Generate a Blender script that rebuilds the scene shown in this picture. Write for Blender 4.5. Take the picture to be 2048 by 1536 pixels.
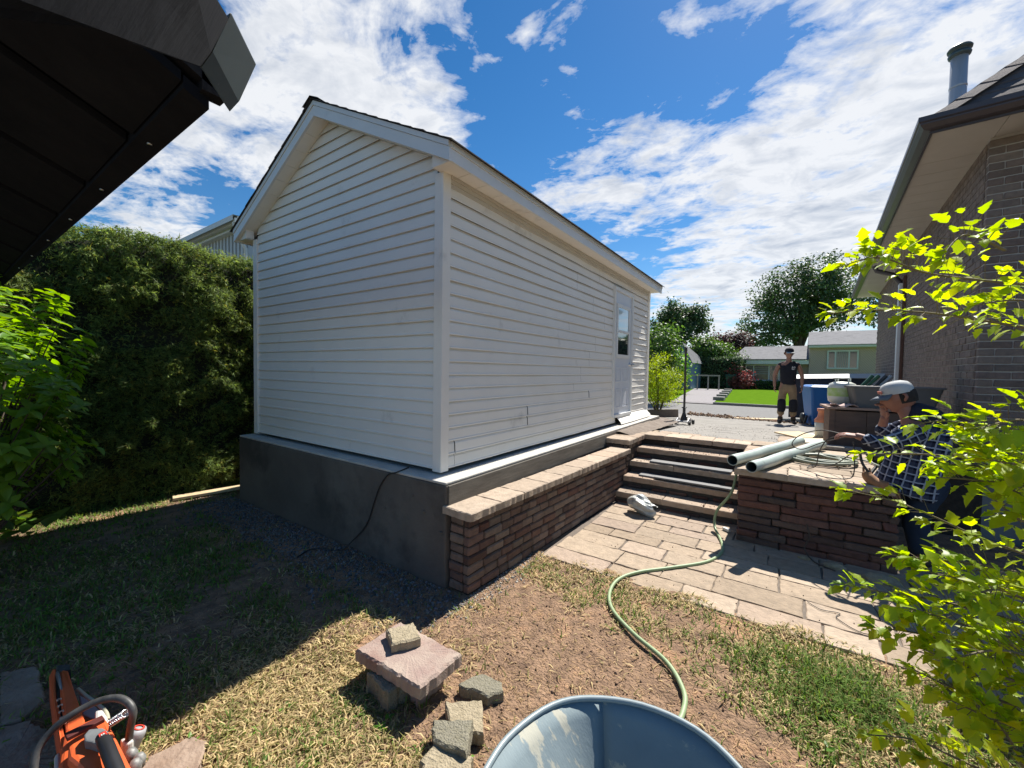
import bpy, bmesh, math, random
import numpy as np
from mathutils import Vector, Matrix, Euler

random.seed(7)
RNG = np.random.default_rng(11)
rad = math.radians
scene = bpy.context.scene
for o in list(bpy.data.objects):
    bpy.data.objects.remove(o)
C = bpy.data.collections.new('scene'); scene.collection.children.link(C)

# ------------------------------------------------------------ camera
F = 809.0; IW, IH = 2048, 1536
PITCH = rad(1.95); ROLL = 0.0154; YAW = rad(34.45); EYE = 1.58
fw = np.array([-math.sin(YAW)*math.cos(PITCH), math.cos(YAW)*math.cos(PITCH), -math.sin(PITCH)])
_r = np.array([math.cos(YAW), math.sin(YAW), 0.0]); _u = np.cross(_r, fw)
RT = _r*math.cos(ROLL)+_u*math.sin(ROLL); UP = _u*math.cos(ROLL)-_r*math.sin(ROLL)
cam_d = bpy.data.cameras.new('camera'); cam = bpy.data.objects.new('camera', cam_d); C.objects.link(cam)
cam_d.sensor_width = 36.0; cam_d.lens = 36.0*F/IW; cam_d.clip_start = 0.05; cam_d.clip_end = 3000
cam.matrix_world = Matrix(((RT[0], UP[0], -fw[0], 0), (RT[1], UP[1], -fw[1], 0), (RT[2], UP[2], -fw[2], EYE), (0, 0, 0, 1)))
scene.camera = cam

def ray(x, y): return fw+RT*((x-IW/2)/F)+UP*((IH/2-y)/F)
def at_depth(x, y, d):                     # where a sight line is d metres deep in the place
    v = np.array([0, 0, EYE])+ray(x, y)*d; return Vector(v)
def at_y(x, y, yy):
    r = ray(x, y); return Vector(np.array([0, 0, EYE])+r*(yy/r[1]))
def at_z(x, y, z):
    r = ray(x, y); t = (z-EYE)/r[2]; return Vector(np.array([0, 0, EYE])+r*t)

# ------------------------------------------------------------ sky, sun, exposure
SUN = Vector((0.075, 0.76, 1.0)).normalized()
elev = math.asin(SUN.z); azim = math.atan2(SUN.x, SUN.y)
w = bpy.data.worlds.new('World'); scene.world = w; w.use_nodes = True
nt = w.node_tree; N = nt.nodes; L = nt.links; N.clear()
def node(t, **k):
    n = N.new(t)
    for a, b in k.items(): setattr(n, a, b)
    return n
def vmath(op, a, b=None):
    n = node('ShaderNodeVectorMath', operation=op)
    for i, v in enumerate((a, b)):
        if v is None: continue
        if isinstance(v, (tuple, list, Vector)): n.inputs[i].default_value = tuple(v)
        else: L.new(v, n.inputs[i])
    return n
def smath(op, a, b=None, c=None, clamp=False):
    n = node('ShaderNodeMath', operation=op); n.use_clamp = clamp
    for i, v in enumerate((a, b, c)):
        if v is None: continue
        if isinstance(v, (int, float)): n.inputs[i].default_value = v
        else: L.new(v, n.inputs[i])
    return n.outputs[0]
out = node('ShaderNodeOutputWorld'); bg = node('ShaderNodeBackground'); L.new(bg.outputs[0], out.inputs[0])
sky = node('ShaderNodeTexSky', sky_type='NISHITA'); sky.sun_disc = False
sky.sun_elevation = elev; sky.sun_rotation = azim; sky.air_density = 1.0; sky.dust_density = 0.1; sky.ozone_density = 3.0
bg.inputs[1].default_value = 0.13
tc = node('ShaderNodeTexCoord'); D = tc.outputs['Generated']
sep = node('ShaderNodeSeparateXYZ'); L.new(D, sep.inputs[0])
zc = smath('MAXIMUM', sep.outputs[2], 0.0)
den = smath('ADD', zc, 0.10)
px = smath('DIVIDE', sep.outputs[0], den); py = smath('DIVIDE', sep.outputs[1], den)
cmb = node('ShaderNodeCombineXYZ'); L.new(px, cmb.inputs[0]); L.new(py, cmb.inputs[1])
mp = node('ShaderNodeMapping'); mp.inputs['Rotation'].default_value = (0, 0, rad(-40)); mp.inputs['Scale'].default_value = (1.0, 1.25, 1)
L.new(cmb.outputs[0], mp.inputs[0])
def noise(scale, det, rough, dist, off):
    a = vmath('ADD', mp.outputs[0], (off, off*.7, off*.3))
    n = node('ShaderNodeTexNoise'); n.inputs['Scale'].default_value = scale; n.inputs['Detail'].default_value = det
    n.inputs['Roughness'].default_value = rough; n.inputs['Distortion'].default_value = dist
    L.new(a.outputs[0], n.inputs['Vector']); return n.outputs[0]
n1 = noise(0.8, 3, .5, .3, 3.1); n2 = noise(3.4, 12, .62, .5, 8.2); n3 = noise(3.6, 6, .6, .8, 1.7); n4 = noise(11, 6, .6, .25, 5.3)
# where the photographed sky is overcast and where it is clear (directions of cloud banks)
banks = [((1850,120),.34,.24),((1620,380),.26,.19),((1560,560),.22,.18),((1900,420),.3,.12),((1330,330),.11,.24),((1180,290),.10,.22),((1090,400),.08,.20),((1220,400),.08,.16),
 ((560,110),.26,.16),((700,190),.14,.14),((380,290),.18,.20),((560,330),.12,.16),((820,60),.20,.16),((880,260),.10,.22),((270,430),.12,.22),((1060,60),.10,.18),((1130,230),.05,.06),((1370,45),.035,.22),((1145,130),.03,.16),((1190,100),.03,.16),
 ((1390,600),.12,.20),((1300,500),.10,-.16),((1000,180),.12,-.22),((1240,180),.16,-.26),((1420,120),.10,-.26),((330,385),.05,-.34),((480,410),.06,-.34),((960,330),.06,-.12),((1040,270),.08,-.24),((1500,490),.05,-.16),((440,350),.03,-.1),((1730,330),.05,-.10),((1790,450),.05,-.10),((1560,100),.08,-.14)]
cov = None
for (x, y), s, wt in banks:
    d = Vector(ray(x, y)).normalized()
    dist = vmath('DISTANCE', D, tuple(d)).outputs['Value']
    q = smath('MULTIPLY', smath('MULTIPLY', dist, dist), -1.0/(s*s))
    e = smath('MULTIPLY', smath('EXPONENT', q), wt)
    cov = e if cov is None else smath('ADD', cov, e)
c0 = smath('ADD', smath('ADD', smath('MULTIPLY', n1, .35), smath('MULTIPLY', n2, 1.7)), smath('MULTIPLY', n4, .80))
c0 = smath('ADD', c0, smath('MULTIPLY', cov, 1.15)); c0 = smath('ADD', c0, -1.52)
alpha = smath('MULTIPLY', c0, 2.7, clamp=True)
alpha = smath('POWER', alpha, .8)
# thick parts show grey bellies
bel = smath('MULTIPLY', smath('ADD', smath('ADD', smath('MULTIPLY', c0, .60), -.16), smath('MULTIPLY', smath('ADD', n3, -.5), 2.2)), 1.3, clamp=True)
cr = node('ShaderNodeMixRGB'); cr.inputs[1].default_value = (3.25, 3.3, 3.38, 1); cr.inputs[2].default_value = (1.65, 1.85, 2.2, 1)
L.new(bel, cr.inputs[0])
hs = node('ShaderNodeHueSaturation'); hs.inputs['Saturation'].default_value = 1.33; hs.inputs['Value'].default_value = 0.42; L.new(sky.outputs[0], hs.inputs['Color'])
mx = node('ShaderNodeMixRGB'); L.new(smath('MULTIPLY', alpha, .93), mx.inputs[0]); L.new(hs.outputs[0], mx.inputs[1]); L.new(cr.outputs[0], mx.inputs[2])
L.new(mx.outputs[0], bg.inputs[0])

sl = bpy.data.lights.new('sun', 'SUN'); sl.energy = 4.0; sl.angle = rad(0.53); sl.color = (1.0, 0.955, 0.88)
so = bpy.data.objects.new('sun', sl); C.objects.link(so); so.rotation_euler = SUN.to_track_quat('Z', 'Y').to_euler(); so.location = (0, 0, 30)
scene.view_settings.view_transform = 'Standard'; scene.view_settings.look = 'None'
scene.view_settings.exposure = 1.15; scene.view_settings.gamma = 1.0; scene.view_settings.use_curve_mapping = False
scene.render.engine = 'CYCLES'
scene.cycles.max_bounces = 8; scene.cycles.transparent_max_bounces = 8

# ------------------------------------------------------------ materials
MATS = {}
def srgb(h):
    h = h.lstrip('#'); v = [int(h[i:i+2], 16)/255 for i in (0, 2, 4)]
    return tuple(c/12.92 if c <= .04045 else ((c+.055)/1.055)**2.4 for c in v)
def mat(name, c1, c2=None, scale=6, rough=.85, bump=0.0, bscale=80, metal=0, objvar=0.0, c3=None, c3scale=1.3, c3lo=.52, c3hi=.66, stretch=(1, 1, 1), spec=.5, trans=0, attr=None, obj=False, detail=6, coat=0):
    if name in MATS: return MATS[name]
    m = bpy.data.materials.new(name); m.use_nodes = True; t = m.node_tree; n = t.nodes; l = t.links
    b = n['Principled BSDF']; b.inputs['Roughness'].default_value = rough; b.inputs['Metallic'].default_value = metal
    b.inputs['Specular IOR Level'].default_value = spec; b.inputs['Coat Weight'].default_value = coat
    c1 = tuple(c1)+(1,); c2 = tuple(c2)+(1,) if c2 else tuple(x*.8 for x in c1[:3])+(1,)
    if obj:
        cv = n.new('ShaderNodeTexCoord').outputs['Object']
    else:
        cv = n.new('ShaderNodeNewGeometry').outputs['Position']
    mpn = n.new('ShaderNodeMapping'); mpn.inputs['Scale'].default_value = stretch; l.new(cv, mpn.inputs[0]); cv = mpn.outputs[0]
    if objvar:
        oi = n.new('ShaderNodeObjectInfo'); vm = n.new('ShaderNodeVectorMath'); vm.operation = 'SCALE'
        vm.inputs[0].default_value = (37, 53, 29); l.new(oi.outputs['Random'], vm.inputs['Scale'])
        va = n.new('ShaderNodeVectorMath'); l.new(cv, va.inputs[0]); l.new(vm.outputs[0], va.inputs[1]); cv = va.outputs[0]
    nz = n.new('ShaderNodeTexNoise'); nz.inputs['Scale'].default_value = scale; nz.inputs['Detail'].default_value = detail; nz.inputs['Roughness'].default_value = .6; l.new(cv, nz.inputs['Vector'])
    rp = n.new('ShaderNodeValToRGB'); rp.color_ramp.elements[0].position = .33; rp.color_ramp.elements[1].position = .68
    rp.color_ramp.elements[0].color = c1; rp.color_ramp.elements[1].color = c2; l.new(nz.outputs[0], rp.inputs[0]); col = rp.outputs[0]
    if c3:
        nz3 = n.new('ShaderNodeTexNoise'); nz3.inputs['Scale'].default_value = c3scale; nz3.inputs['Detail'].default_value = 8; nz3.inputs['Roughness'].default_value = .65; l.new(cv, nz3.inputs['Vector'])
        mr = n.new('ShaderNodeMapRange'); mr.inputs[1].default_value = c3lo; mr.inputs[2].default_value = c3hi; l.new(nz3.outputs[0], mr.inputs[0])
        mx = n.new('ShaderNodeMixRGB'); l.new(mr.outputs[0], mx.inputs[0]); l.new(col, mx.inputs[1]); mx.inputs[2].default_value = tuple(c3)+(1,); col = mx.outputs[0]
    if attr:
        at = n.new('ShaderNodeAttribute'); at.attribute_name = attr
        mx = n.new('ShaderNodeMixRGB'); mx.blend_type = 'MULTIPLY'; mx.inputs[0].default_value = 1; l.new(col, mx.inputs[1]); l.new(at.outputs['Color'], mx.inputs[2]); col = mx.outputs[0]
    if objvar:
        hv = n.new('ShaderNodeHueSaturation'); mr = n.new('ShaderNodeMapRange'); l.new(oi.outputs['Random'], mr.inputs[0])
        mr.inputs[3].default_value = 1-objvar; mr.inputs[4].default_value = 1+objvar; l.new(mr.outputs[0], hv.inputs['Value']); l.new(col, hv.inputs['Color']); col = hv.outputs[0]
    l.new(col, b.inputs['Base Color'])
    if bump:
        nb = n.new('ShaderNodeTexNoise'); nb.inputs['Scale'].default_value = bscale; nb.inputs['Detail'].default_value = 5; l.new(cv, nb.inputs['Vector'])
        bp = n.new('ShaderNodeBump'); bp.inputs['Strength'].default_value = min(1, bump); bp.inputs['Distance'].default_value = .01 if bump <= 1 else .01*bump; l.new(nb.outputs[0], bp.inputs['Height']); l.new(bp.outputs[0], b.inputs['Normal'])
    if trans:
        tr = n.new('ShaderNodeBsdfTranslucent'); hv = n.new('ShaderNodeHueSaturation'); hv.inputs['Value'].default_value = 1.9; hv.inputs['Saturation'].default_value = 1.15; hv.inputs['Hue'].default_value = .485
        l.new(col, hv.inputs['Color']); l.new(hv.outputs[0], tr.inputs[0])
        ms = n.new('ShaderNodeMixShader'); ms.inputs[0].default_value = trans; l.new(b.outputs[0], ms.inputs[1]); l.new(tr.outputs[0], ms.inputs[2]); l.new(ms.outputs[0], n['Material Output'].inputs[0])
    MATS[name] = m; return m
def multi(name, cols, rough=.85, bump=.4, bscale=60, dirt=None):
    """one of several colours per object, for bricks and stones"""
    m = mat(name, (1, 1, 1), (.72, .72, .72), scale=18, rough=rough, bump=bump, bscale=bscale, objvar=.12)
    t = m.node_tree; n = t.nodes; l = t.links; b = n['Principled BSDF']
    src = b.inputs['Base Color'].links[0].from_socket
    oi = n.new('ShaderNodeObjectInfo'); at = n.new('ShaderNodeMath'); at.operation = 'MULTIPLY'; at.inputs[1].default_value = 7.31; l.new(oi.outputs['Random'], at.inputs[0])
    fr = n.new('ShaderNodeMath'); fr.operation = 'FRACT'; l.new(at.outputs[0], fr.inputs[0])
    rp = n.new('ShaderNodeValToRGB'); cr = rp.color_ramp
    while len(cr.elements) > 1: cr.elements.remove(cr.elements[-1])
    cr.elements[0].position = 0; cr.elements[0].color = tuple(cols[0])+(1,)
    for i, c in enumerate(cols[1:], 1):
        e = cr.elements.new(i/(len(cols)-1)); e.color = tuple(c)+(1,)
    l.new(fr.outputs[0], rp.inputs[0])
    mx = n.new('ShaderNodeMixRGB'); mx.blend_type = 'MULTIPLY'; mx.inputs[0].default_value = 1; l.new(rp.outputs[0], mx.inputs[1]); l.new(src, mx.inputs[2]); l.new(mx.outputs[0], b.inputs['Base Color'])
    return m
def glass(name, col, rough=.05):
    m = bpy.data.materials.new(name); m.use_nodes = True; b = m.node_tree.nodes['Principled BSDF']
    b.inputs['Base Color'].default_value = tuple(col)+(1,); b.inputs['Roughness'].default_value = rough; b.inputs['Specular IOR Level'].default_value = 1.0
    b.inputs['Coat Weight'].default_value = 1.0; b.inputs['Coat Roughness'].default_value = .02; MATS[name] = m; return m

# ------------------------------------------------------------ geometry helpers
ORG = {}
def org(o): return ORG.get(o.name, Vector((0, 0, 0))) if o else Vector((0, 0, 0))
def tag(o, label=None, cat=None, group=None, kind=None):
    if label: o['label'] = label
    if cat: o['category'] = cat
    if group: o['group'] = group
    if kind: o['kind'] = kind
    return o
def thing(name, label, cat, loc=(0, 0, 0), rotz=0, group=None):
    o = bpy.data.objects.new(name, None); C.objects.link(o); o.location = loc; o.rotation_euler = (0, 0, rotz); o.empty_display_size = .1
    ORG[o.name] = Vector(loc); return tag(o, label, cat, group)
def link(name, me, m, parent=None, loc=(0, 0, 0), rot=(0, 0, 0), scale=(1, 1, 1), kind=None, label=None):
    o = bpy.data.objects.new(name, me); C.objects.link(o); o.location = loc; o.rotation_euler = rot; o.scale = scale
    if m is not None and len(me.materials) == 0: me.materials.append(m)
    if parent: o.parent = parent
    if kind: o['kind'] = kind
    if label: o['label'] = label
    return o
class MB:
    def __init__(s): s.v = []; s.f = []; s.sm = []
    def add(s, vs, fs, smooth=False):
        k = len(s.v); s.v += [tuple(v) for v in vs]; s.f += [tuple(i+k for i in f) for f in fs]; s.sm += [smooth]*len(fs); return s
    def box(s, lo, hi, M=None):
        x0, y0, z0 = lo; x1, y1, z1 = hi
        vs = [(x0,y0,z0),(x1,y0,z0),(x1,y1,z0),(x0,y1,z0),(x0,y0,z1),(x1,y0,z1),(x1,y1,z1),(x0,y1,z1)]
        if M is not None: vs = [M @ Vector(v) for v in vs]
        return s.add(vs, [(0,3,2,1),(4,5,6,7),(0,1,5,4),(1,2,6,5),(2,3,7,6),(3,0,4,7)])
    def prism(s, poly, fn, a, b):
        """poly of 2-d points, fn(u,v,t)->xyz, extruded t=a..b"""
        n = len(poly); vs = [fn(u, v, a) for u, v in poly]+[fn(u, v, b) for u, v in poly]
        return s.add(vs, [tuple(range(n))[::-1], tuple(range(n, 2*n))]+[(i, (i+1) % n, n+(i+1) % n, n+i) for i in range(n)])
    def tube(s, pts, r, seg=8, caps=True, smooth=True):
        pts = [Vector(p) for p in pts]; n = len(pts); rs = r if isinstance(r, (list, tuple)) else [r]*n
        vs = []; up = None
        for i, p in enumerate(pts):
            d = (pts[min(i+1, n-1)]-pts[max(i-1, 0)]); d = d.normalized() if d.length > 1e-9 else Vector((0, 0, 1))
            if up is None: up = d.orthogonal().normalized()
            up = (up-d*up.dot(d)); up = up.normalized() if up.length > 1e-6 else d.orthogonal().normalized()
            sd = d.cross(up)
            for k in range(seg):
                a = 2*math.pi*k/seg; vs.append(p+(up*math.cos(a)+sd*math.sin(a))*rs[i])
        fs = [(i*seg+k, i*seg+(k+1) % seg, (i+1)*seg+(k+1) % seg, (i+1)*seg+k) for i in range(n-1) for k in range(seg)]
        s.add(vs, fs, smooth)
        if caps: s.add([vs[k] for k in range(seg)][::-1], [tuple(range(seg))]); s.add([vs[(n-1)*seg+k] for k in range(seg)], [tuple(range(seg))])
        return s
    def lathe(s, prof, c=(0, 0, 0), seg=20, M=None, smooth=True, sx=1, sy=1):
        c = Vector(c); vs = []
        for r, z in prof:
            for k in range(seg):
                a = 2*math.pi*k/seg; v = Vector((r*math.cos(a)*sx, r*math.sin(a)*sy, z)); v = (M @ v) if M is not None else v; vs.append(v+c)
        n = len(prof); fs = [(i*seg+k, i*seg+(k+1) % seg, (i+1)*seg+(k+1) % seg, (i+1)*seg+k) for i in range(n-1) for k in range(seg)]
        return s.add(vs, fs, smooth)
    def mesh(s, name, off=(0, 0, 0)):
        me = bpy.data.meshes.new(name); off = Vector(off)
        me.from_pydata([tuple(Vector(v)-off) for v in s.v], [], s.f); me.polygons.foreach_set('use_smooth', s.sm); me.update(); return me
    def build(s, name, m, parent=None, kind=None, label=None, bevel=0, root=None):
        o = link(name, s.mesh(name, org(root or parent)), m, parent, kind=kind, label=label)
        if bevel:
            bv = o.modifiers.new('bevel', 'BEVEL'); bv.width = bevel; bv.segments = 2; bv.limit_method = 'ANGLE'
        return o
CB = {}
def cbox(dx, dy, dz, b=.006, jit=.003, var=0, mtl=None):
    """chamfered uneven block, 44 triangles"""
    key = (round(dx, 3), round(dy, 3), round(dz, 3), b, jit, var, mtl.name if mtl else '')
    if key in CB: return CB[key]
    rr = random.Random(hash(key[:6])); bm = bmesh.new(); bmesh.ops.create_cube(bm, size=1)
    for v in bm.verts: v.co = Vector((v.co.x*dx+rr.uniform(-jit, jit), v.co.y*dy+rr.uniform(-jit, jit), v.co.z*dz+rr.uniform(-jit, jit)*.7))
    bmesh.ops.bevel(bm, geom=list(bm.edges), offset=min(b, dz*.3, dx*.3, dy*.3), segments=1, affect='EDGES')
    for v in bm.verts: v.co += Vector([rr.uniform(-1, 1)*jit*.6 for _ in range(3)])
    me = bpy.data.meshes.new('block'); bm.to_mesh(me); bm.free()
    if mtl: me.materials.append(mtl)
    CB[key] = me; return me
def rough_slab(poly, z0, z1, seed=0, cham=.008, jit=.004, sub=.06):
    """flat stone from a polygon outline with worn, chipped edges"""
    rr = random.Random(seed); pts = []
    for i in range(len(poly)):
        a = Vector(poly[i]); b = Vector(poly[(i+1) % len(poly)]); k = max(1, int((b-a).length/sub))
        for j in range(k):
            p = a.lerp(b, j/k); pts.append(p+Vector((rr.uniform(-jit, jit), rr.uniform(-jit, jit))))
    c = sum(pts, Vector((0, 0)))/len(pts); n = len(pts)
    def sh(p, d): v = (c-p); return p+v.normalized()*d if v.length > d else p
    b = MB(); rows = [(0, z0), (0, z1-cham), (cham, z1)]; vs = []
    for d, z in rows:
        for p in pts: q = sh(p, d*rr.uniform(.7, 1.5)); vs.append((q.x, q.y, z+rr.uniform(-.0015, .0015)))
    fs = [(i*n+k, i*n+(k+1) % n, (i+1)*n+(k+1) % n, (i+1)*n+k) for i in range(2) for k in range(n)]
    vs.append((c.x, c.y, z1)); fs += [(2*n+k, 2*n+(k+1) % n, 3*n) for k in range(n)]
    return b.add(vs, fs)
def ico(r, sub=1, jit=0, seed=0, sc=(1, 1, 1)):
    bm = bmesh.new(); bmesh.ops.create_icosphere(bm, subdivisions=sub, radius=r); rr = random.Random(seed)
    for v in bm.verts: v.co = Vector((v.co.x*sc[0], v.co.y*sc[1], v.co.z*sc[2]))*(1+rr.uniform(-jit, jit))
    me = bpy.data.meshes.new('lump'); bm.to_mesh(me); bm.free(); return me
def np_mesh(name, verts, faces, colors=None, smooth=False):
    """verts (N,3), faces (M,k) arrays"""
    me = bpy.data.meshes.new(name); V = len(verts); M, k = faces.shape
    me.vertices.add(V); me.vertices.foreach_set('co', verts.astype(np.float32).ravel())
    me.loops.add(M*k); me.loops.foreach_set('vertex_index', faces.astype(np.int32).ravel())
    me.polygons.add(M); me.polygons.foreach_set('loop_start', np.arange(0, M*k, k, dtype=np.int32)); me.polygons.foreach_set('loop_total', np.full(M, k, dtype=np.int32))
    if smooth: me.polygons.foreach_set('use_smooth', np.ones(M, dtype=bool))
    me.update(calc_edges=True)
    if colors is not None:
        a = me.color_attributes.new('tint', 'FLOAT_COLOR', 'POINT'); cc = np.ones((V, 4), dtype=np.float32); cc[:, :3] = colors; a.data.foreach_set('color', cc.ravel())
    return me
def leaf_cloud(pos, size, normal=None, spread=1.0, aspect=.5, shape='leaf', tint=None, droop=0):
    """leaf-sized folded faces at given places; returns verts, faces, colours"""
    n = len(pos); nrm = RNG.normal(size=(n, 3))*spread
    if normal is not None: nrm += normal
    nrm /= np.linalg.norm(nrm, axis=1)[:, None]+1e-9
    t = RNG.normal(size=(n, 3)); t[:, 2] -= droop; t -= nrm*(t*nrm).sum(1)[:, None]; t /= np.linalg.norm(t, axis=1)[:, None]+1e-9
    s = np.cross(nrm, t); sz = (size*RNG.uniform(.6, 1.3, n))[:, None]; a = aspect
    if shape == 'leaf':      # base, sides, tip and a raised midrib: 4 triangles
        pts = [(0, 0, 0), (.45, a, .08), (1, 0, -.05), (.45, -a, .08), (.5, 0, -.06)]
        fc = [(0, 4, 1), (1, 4, 2), (2, 4, 3), (3, 4, 0)]
    elif shape == 'diamond': pts = [(0, 0, 0), (.5, a, .05), (1, 0, 0), (.5, -a, .05)]; fc = [(0, 1, 2), (0, 2, 3)]
    elif shape == 'spray':   # fan of scale foliage
        pts = [(0, -.05, 0), (.75, a*1.5, .05), (.15, .1, 0), (1.15, .0, -.10), (.2, -.1, 0), (.7, -a*1.6, .06)]; fc = [(0, 1, 2), (0, 2, 3), (0, 3, 4), (0, 4, 5)]
    k = len(pts); V = np.zeros((n, k, 3))
    for i, (u, v, h) in enumerate(pts): V[:, i] = pos+sz*(t*u+s*v+nrm*h)
    Fc = (np.arange(n)[:, None, None]*k+np.array(fc)[None]).reshape(-1, 3)
    col = None
    if tint is not None: col = np.repeat(tint, k, axis=0)
    return V.reshape(-1, 3), Fc, col
def mergec(lst):
    vs, fs, cs = [], [], []; k = 0
    for v, f, c in lst: vs.append(v); fs.append(f+k); cs.append(c if c is not None else np.ones_like(v)); k += len(v)
    return np.concatenate(vs), np.concatenate(fs), np.concatenate(cs)
def vnoise(x, y, s, seed=0):
    """smooth value noise 0..1"""
    r = np.random.default_rng(seed).random((64, 64)); x = np.asarray(x)*s+100; y = np.asarray(y)*s+100
    xi = np.floor(x).astype(int); yi = np.floor(y).astype(int); fx = x-xi; fy = y-yi; fx = fx*fx*(3-2*fx); fy = fy*fy*(3-2*fy)
    g = lambda a, b: r[a % 64, b % 64]
    return (g(xi, yi)*(1-fx)+g(xi+1, yi)*fx)*(1-fy)+(g(xi, yi+1)*(1-fx)+g(xi+1, yi+1)*fx)*fy
def fbm(x, y, s, seed=0): return (vnoise(x, y, s, seed)*.5+vnoise(x, y, s*2.1, seed+1)*.3+vnoise(x, y, s*4.3, seed+2)*.2)
def spline(pts, n=12, closed=False):
    P = [Vector(p) for p in pts]; o = []; m = len(P)
    rng = range(m if closed else m-1)
    for i in rng:
        g = lambda j: P[j % m] if closed else P[max(0, min(m-1, j))]
        p0, p1, p2, p3 = g(i-1), g(i), g(i+1), g(i+2)
        for k in range(n):
            t = k/n; o.append(.5*((2*p1)+(p2-p0)*t+(2*p0-5*p1+4*p2-p3)*t*t+(3*p1-p0-3*p2+p3)*t**3))
    if not closed: o.append(P[-1])
    return o
# ------------------------------------------------------------ colours
white_vinyl = mat('white_vinyl', (.86,.825,.76), (.82,.785,.72), scale=3, rough=.45, bump=.06, bscale=40, c3=(.50,.47,.42), c3scale=2.2, c3lo=.62, c3hi=.80)
white_trim = mat('white_trim', (.74,.75,.74), (.68,.69,.68), scale=4, rough=.4, c3=(.5,.5,.47), c3scale=3, c3lo=.62, c3hi=.85)
door_white = mat('door_white', (.62,.66,.72), (.58,.62,.69), rough=.35)
shingle_dark = mat('shingle_dark', (.03,.03,.035), (.07,.068,.07), scale=40, rough=.95, bump=.6, bscale=200)
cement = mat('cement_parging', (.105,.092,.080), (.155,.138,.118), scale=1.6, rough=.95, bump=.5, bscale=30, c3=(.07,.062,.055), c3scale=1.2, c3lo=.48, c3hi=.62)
slab_top = mat('slab_concrete', (.56,.54,.49), (.45,.43,.39), scale=7, rough=.9, bump=.4, bscale=90)
formboard = mat('weathered_form_wood', (.16,.145,.12), (.085,.075,.06), scale=5, rough=.9, bump=.4, bscale=60, stretch=(3,.6,6))
soil = mat('soil_dark', (.035,.026,.02), (.06,.045,.034), scale=20, rough=1, bump=.8, bscale=60)
brick_red = multi('garden_brick', [srgb('#64433a'), srgb('#8c7b6d'), srgb('#705246'), srgb('#807064'), srgb('#4d332c'), srgb('#917f70'), srgb('#795c50'), srgb('#6d6156')], bump=1, bscale=70)
wall_stone = multi('rustic_stone', [srgb('#6b473d'), srgb('#5d4038'), srgb('#785144'), srgb('#5f5048'), srgb('#4f3832'), srgb('#6d584d')], bump=1, bscale=45)
cap_stone = multi('cap_stone', [srgb('#b39c86'), srgb('#a8917c'), srgb('#bba893'), srgb('#a59380')], bump=.5, bscale=90)
paver = multi('paving_stone', [srgb('#a8957f'), srgb('#9c8973'), srgb('#b19e88'), srgb('#a5917f'), srgb('#a8937e')], bump=.7, bscale=50)
asphalt = mat('sandy_asphalt', (.22,.205,.185), (.30,.28,.25), scale=9, rough=.95, bump=.15, bscale=160, c3=(.13,.12,.11), c3scale=1.5, c3lo=.5, c3hi=.7, stretch=(1,2.2,1))
road_m = mat('road_asphalt', (.19,.185,.18), (.24,.235,.225), scale=12, rough=1, spec=.1)
green_far = mat('lawn_far', (.075,.15,.010), (.10,.19,.013), scale=3, rough=1, spec=0, bump=.5, bscale=30)
kerb_m = mat('kerb_concrete', (.25,.24,.22), (.18,.17,.16), rough=.95)
dry_soil = mat('yard_soil', (.34,.215,.132), (.15,.092,.058), scale=11, rough=1, bump=2.4, bscale=70, c3=(.40,.23,.13), c3scale=2.4, c3lo=.52, c3hi=.66, detail=14)
lumber = mat('new_lumber', (.50,.38,.22), (.60,.47,.29), scale=4, rough=.8, stretch=(.5,4,4), bump=.1)
grey_slat = mat('grey_slat', (.17,.17,.17), (.21,.205,.20), scale=6, rough=.8)
metal = mat('metal_plain', (.55,.56,.57), (.45,.46,.47), metal=1, rough=.3)
black_rubber = mat('black_rubber', (.02,.02,.02), (.03,.03,.03), rough=.55)
black_plastic = mat('black_plastic', (.018,.018,.02), (.03,.03,.032), rough=.4)

def terrace_z(y): return .70-.0525*(min(max(y, 5.8), 13.8)-5.8)

# ------------------------------------------------------------ ground
def grid(name, x0, x1, y0, y1, nx, ny, zf, m, kind='structure', parent=None):
    xs = np.linspace(x0, x1, nx); ys = np.linspace(y0, y1, ny); X, Y = np.meshgrid(xs, ys)
    Z = zf(X, Y); V = np.stack([X, Y, Z], -1).reshape(-1, 3); i = np.arange(nx-1)[None]+np.arange(ny-1)[:, None]*nx
    Fc = np.stack([i, i+1, i+nx+1, i+nx], -1).reshape(-1, 4)
    return link(name, np_mesh(name, V, Fc, smooth=True), m, kind=kind, parent=parent)
def yard_h(X, Y):
    h = .014*(fbm(X, Y, 1.7, 3)-.5)+.016*(fbm(X, Y, 7, 5)-.5)
    bare = np.exp(-(((X+.75)/1.1)**2+((Y-1.8)/.9)**2)); h -= .012*bare*(1-fbm(X, Y, 12, 9))
    h += .05*np.exp(-(((X+2.25)/.35)**2+((Y-1.35)/.22)**2))
    e = 3.04+.26*(fbm(X, Y, 2.6, 71)-.5)+.05*(fbm(X, Y, 11, 72)-.5); h += .022*np.exp(-((Y-e)/.10)**2)*fbm(X, Y, 8, 73)*(X > -1.75)
    m = np.clip((Y-e-.03)/.05, 0, 1)*np.clip((X+1.78)/.06, 0, 1); h = h*(1-m)-.035*m
    return h
grid('ground', -400, 400, -300, 900, 9, 9, lambda X, Y: -.12+0*X, mat('far_ground', (.10,.105,.06), (.14,.13,.09), scale=.3, rough=1))
grid('yard', -9.5, 5.5, -4, 5.9, 560, 400, yard_h, dry_soil)
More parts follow.
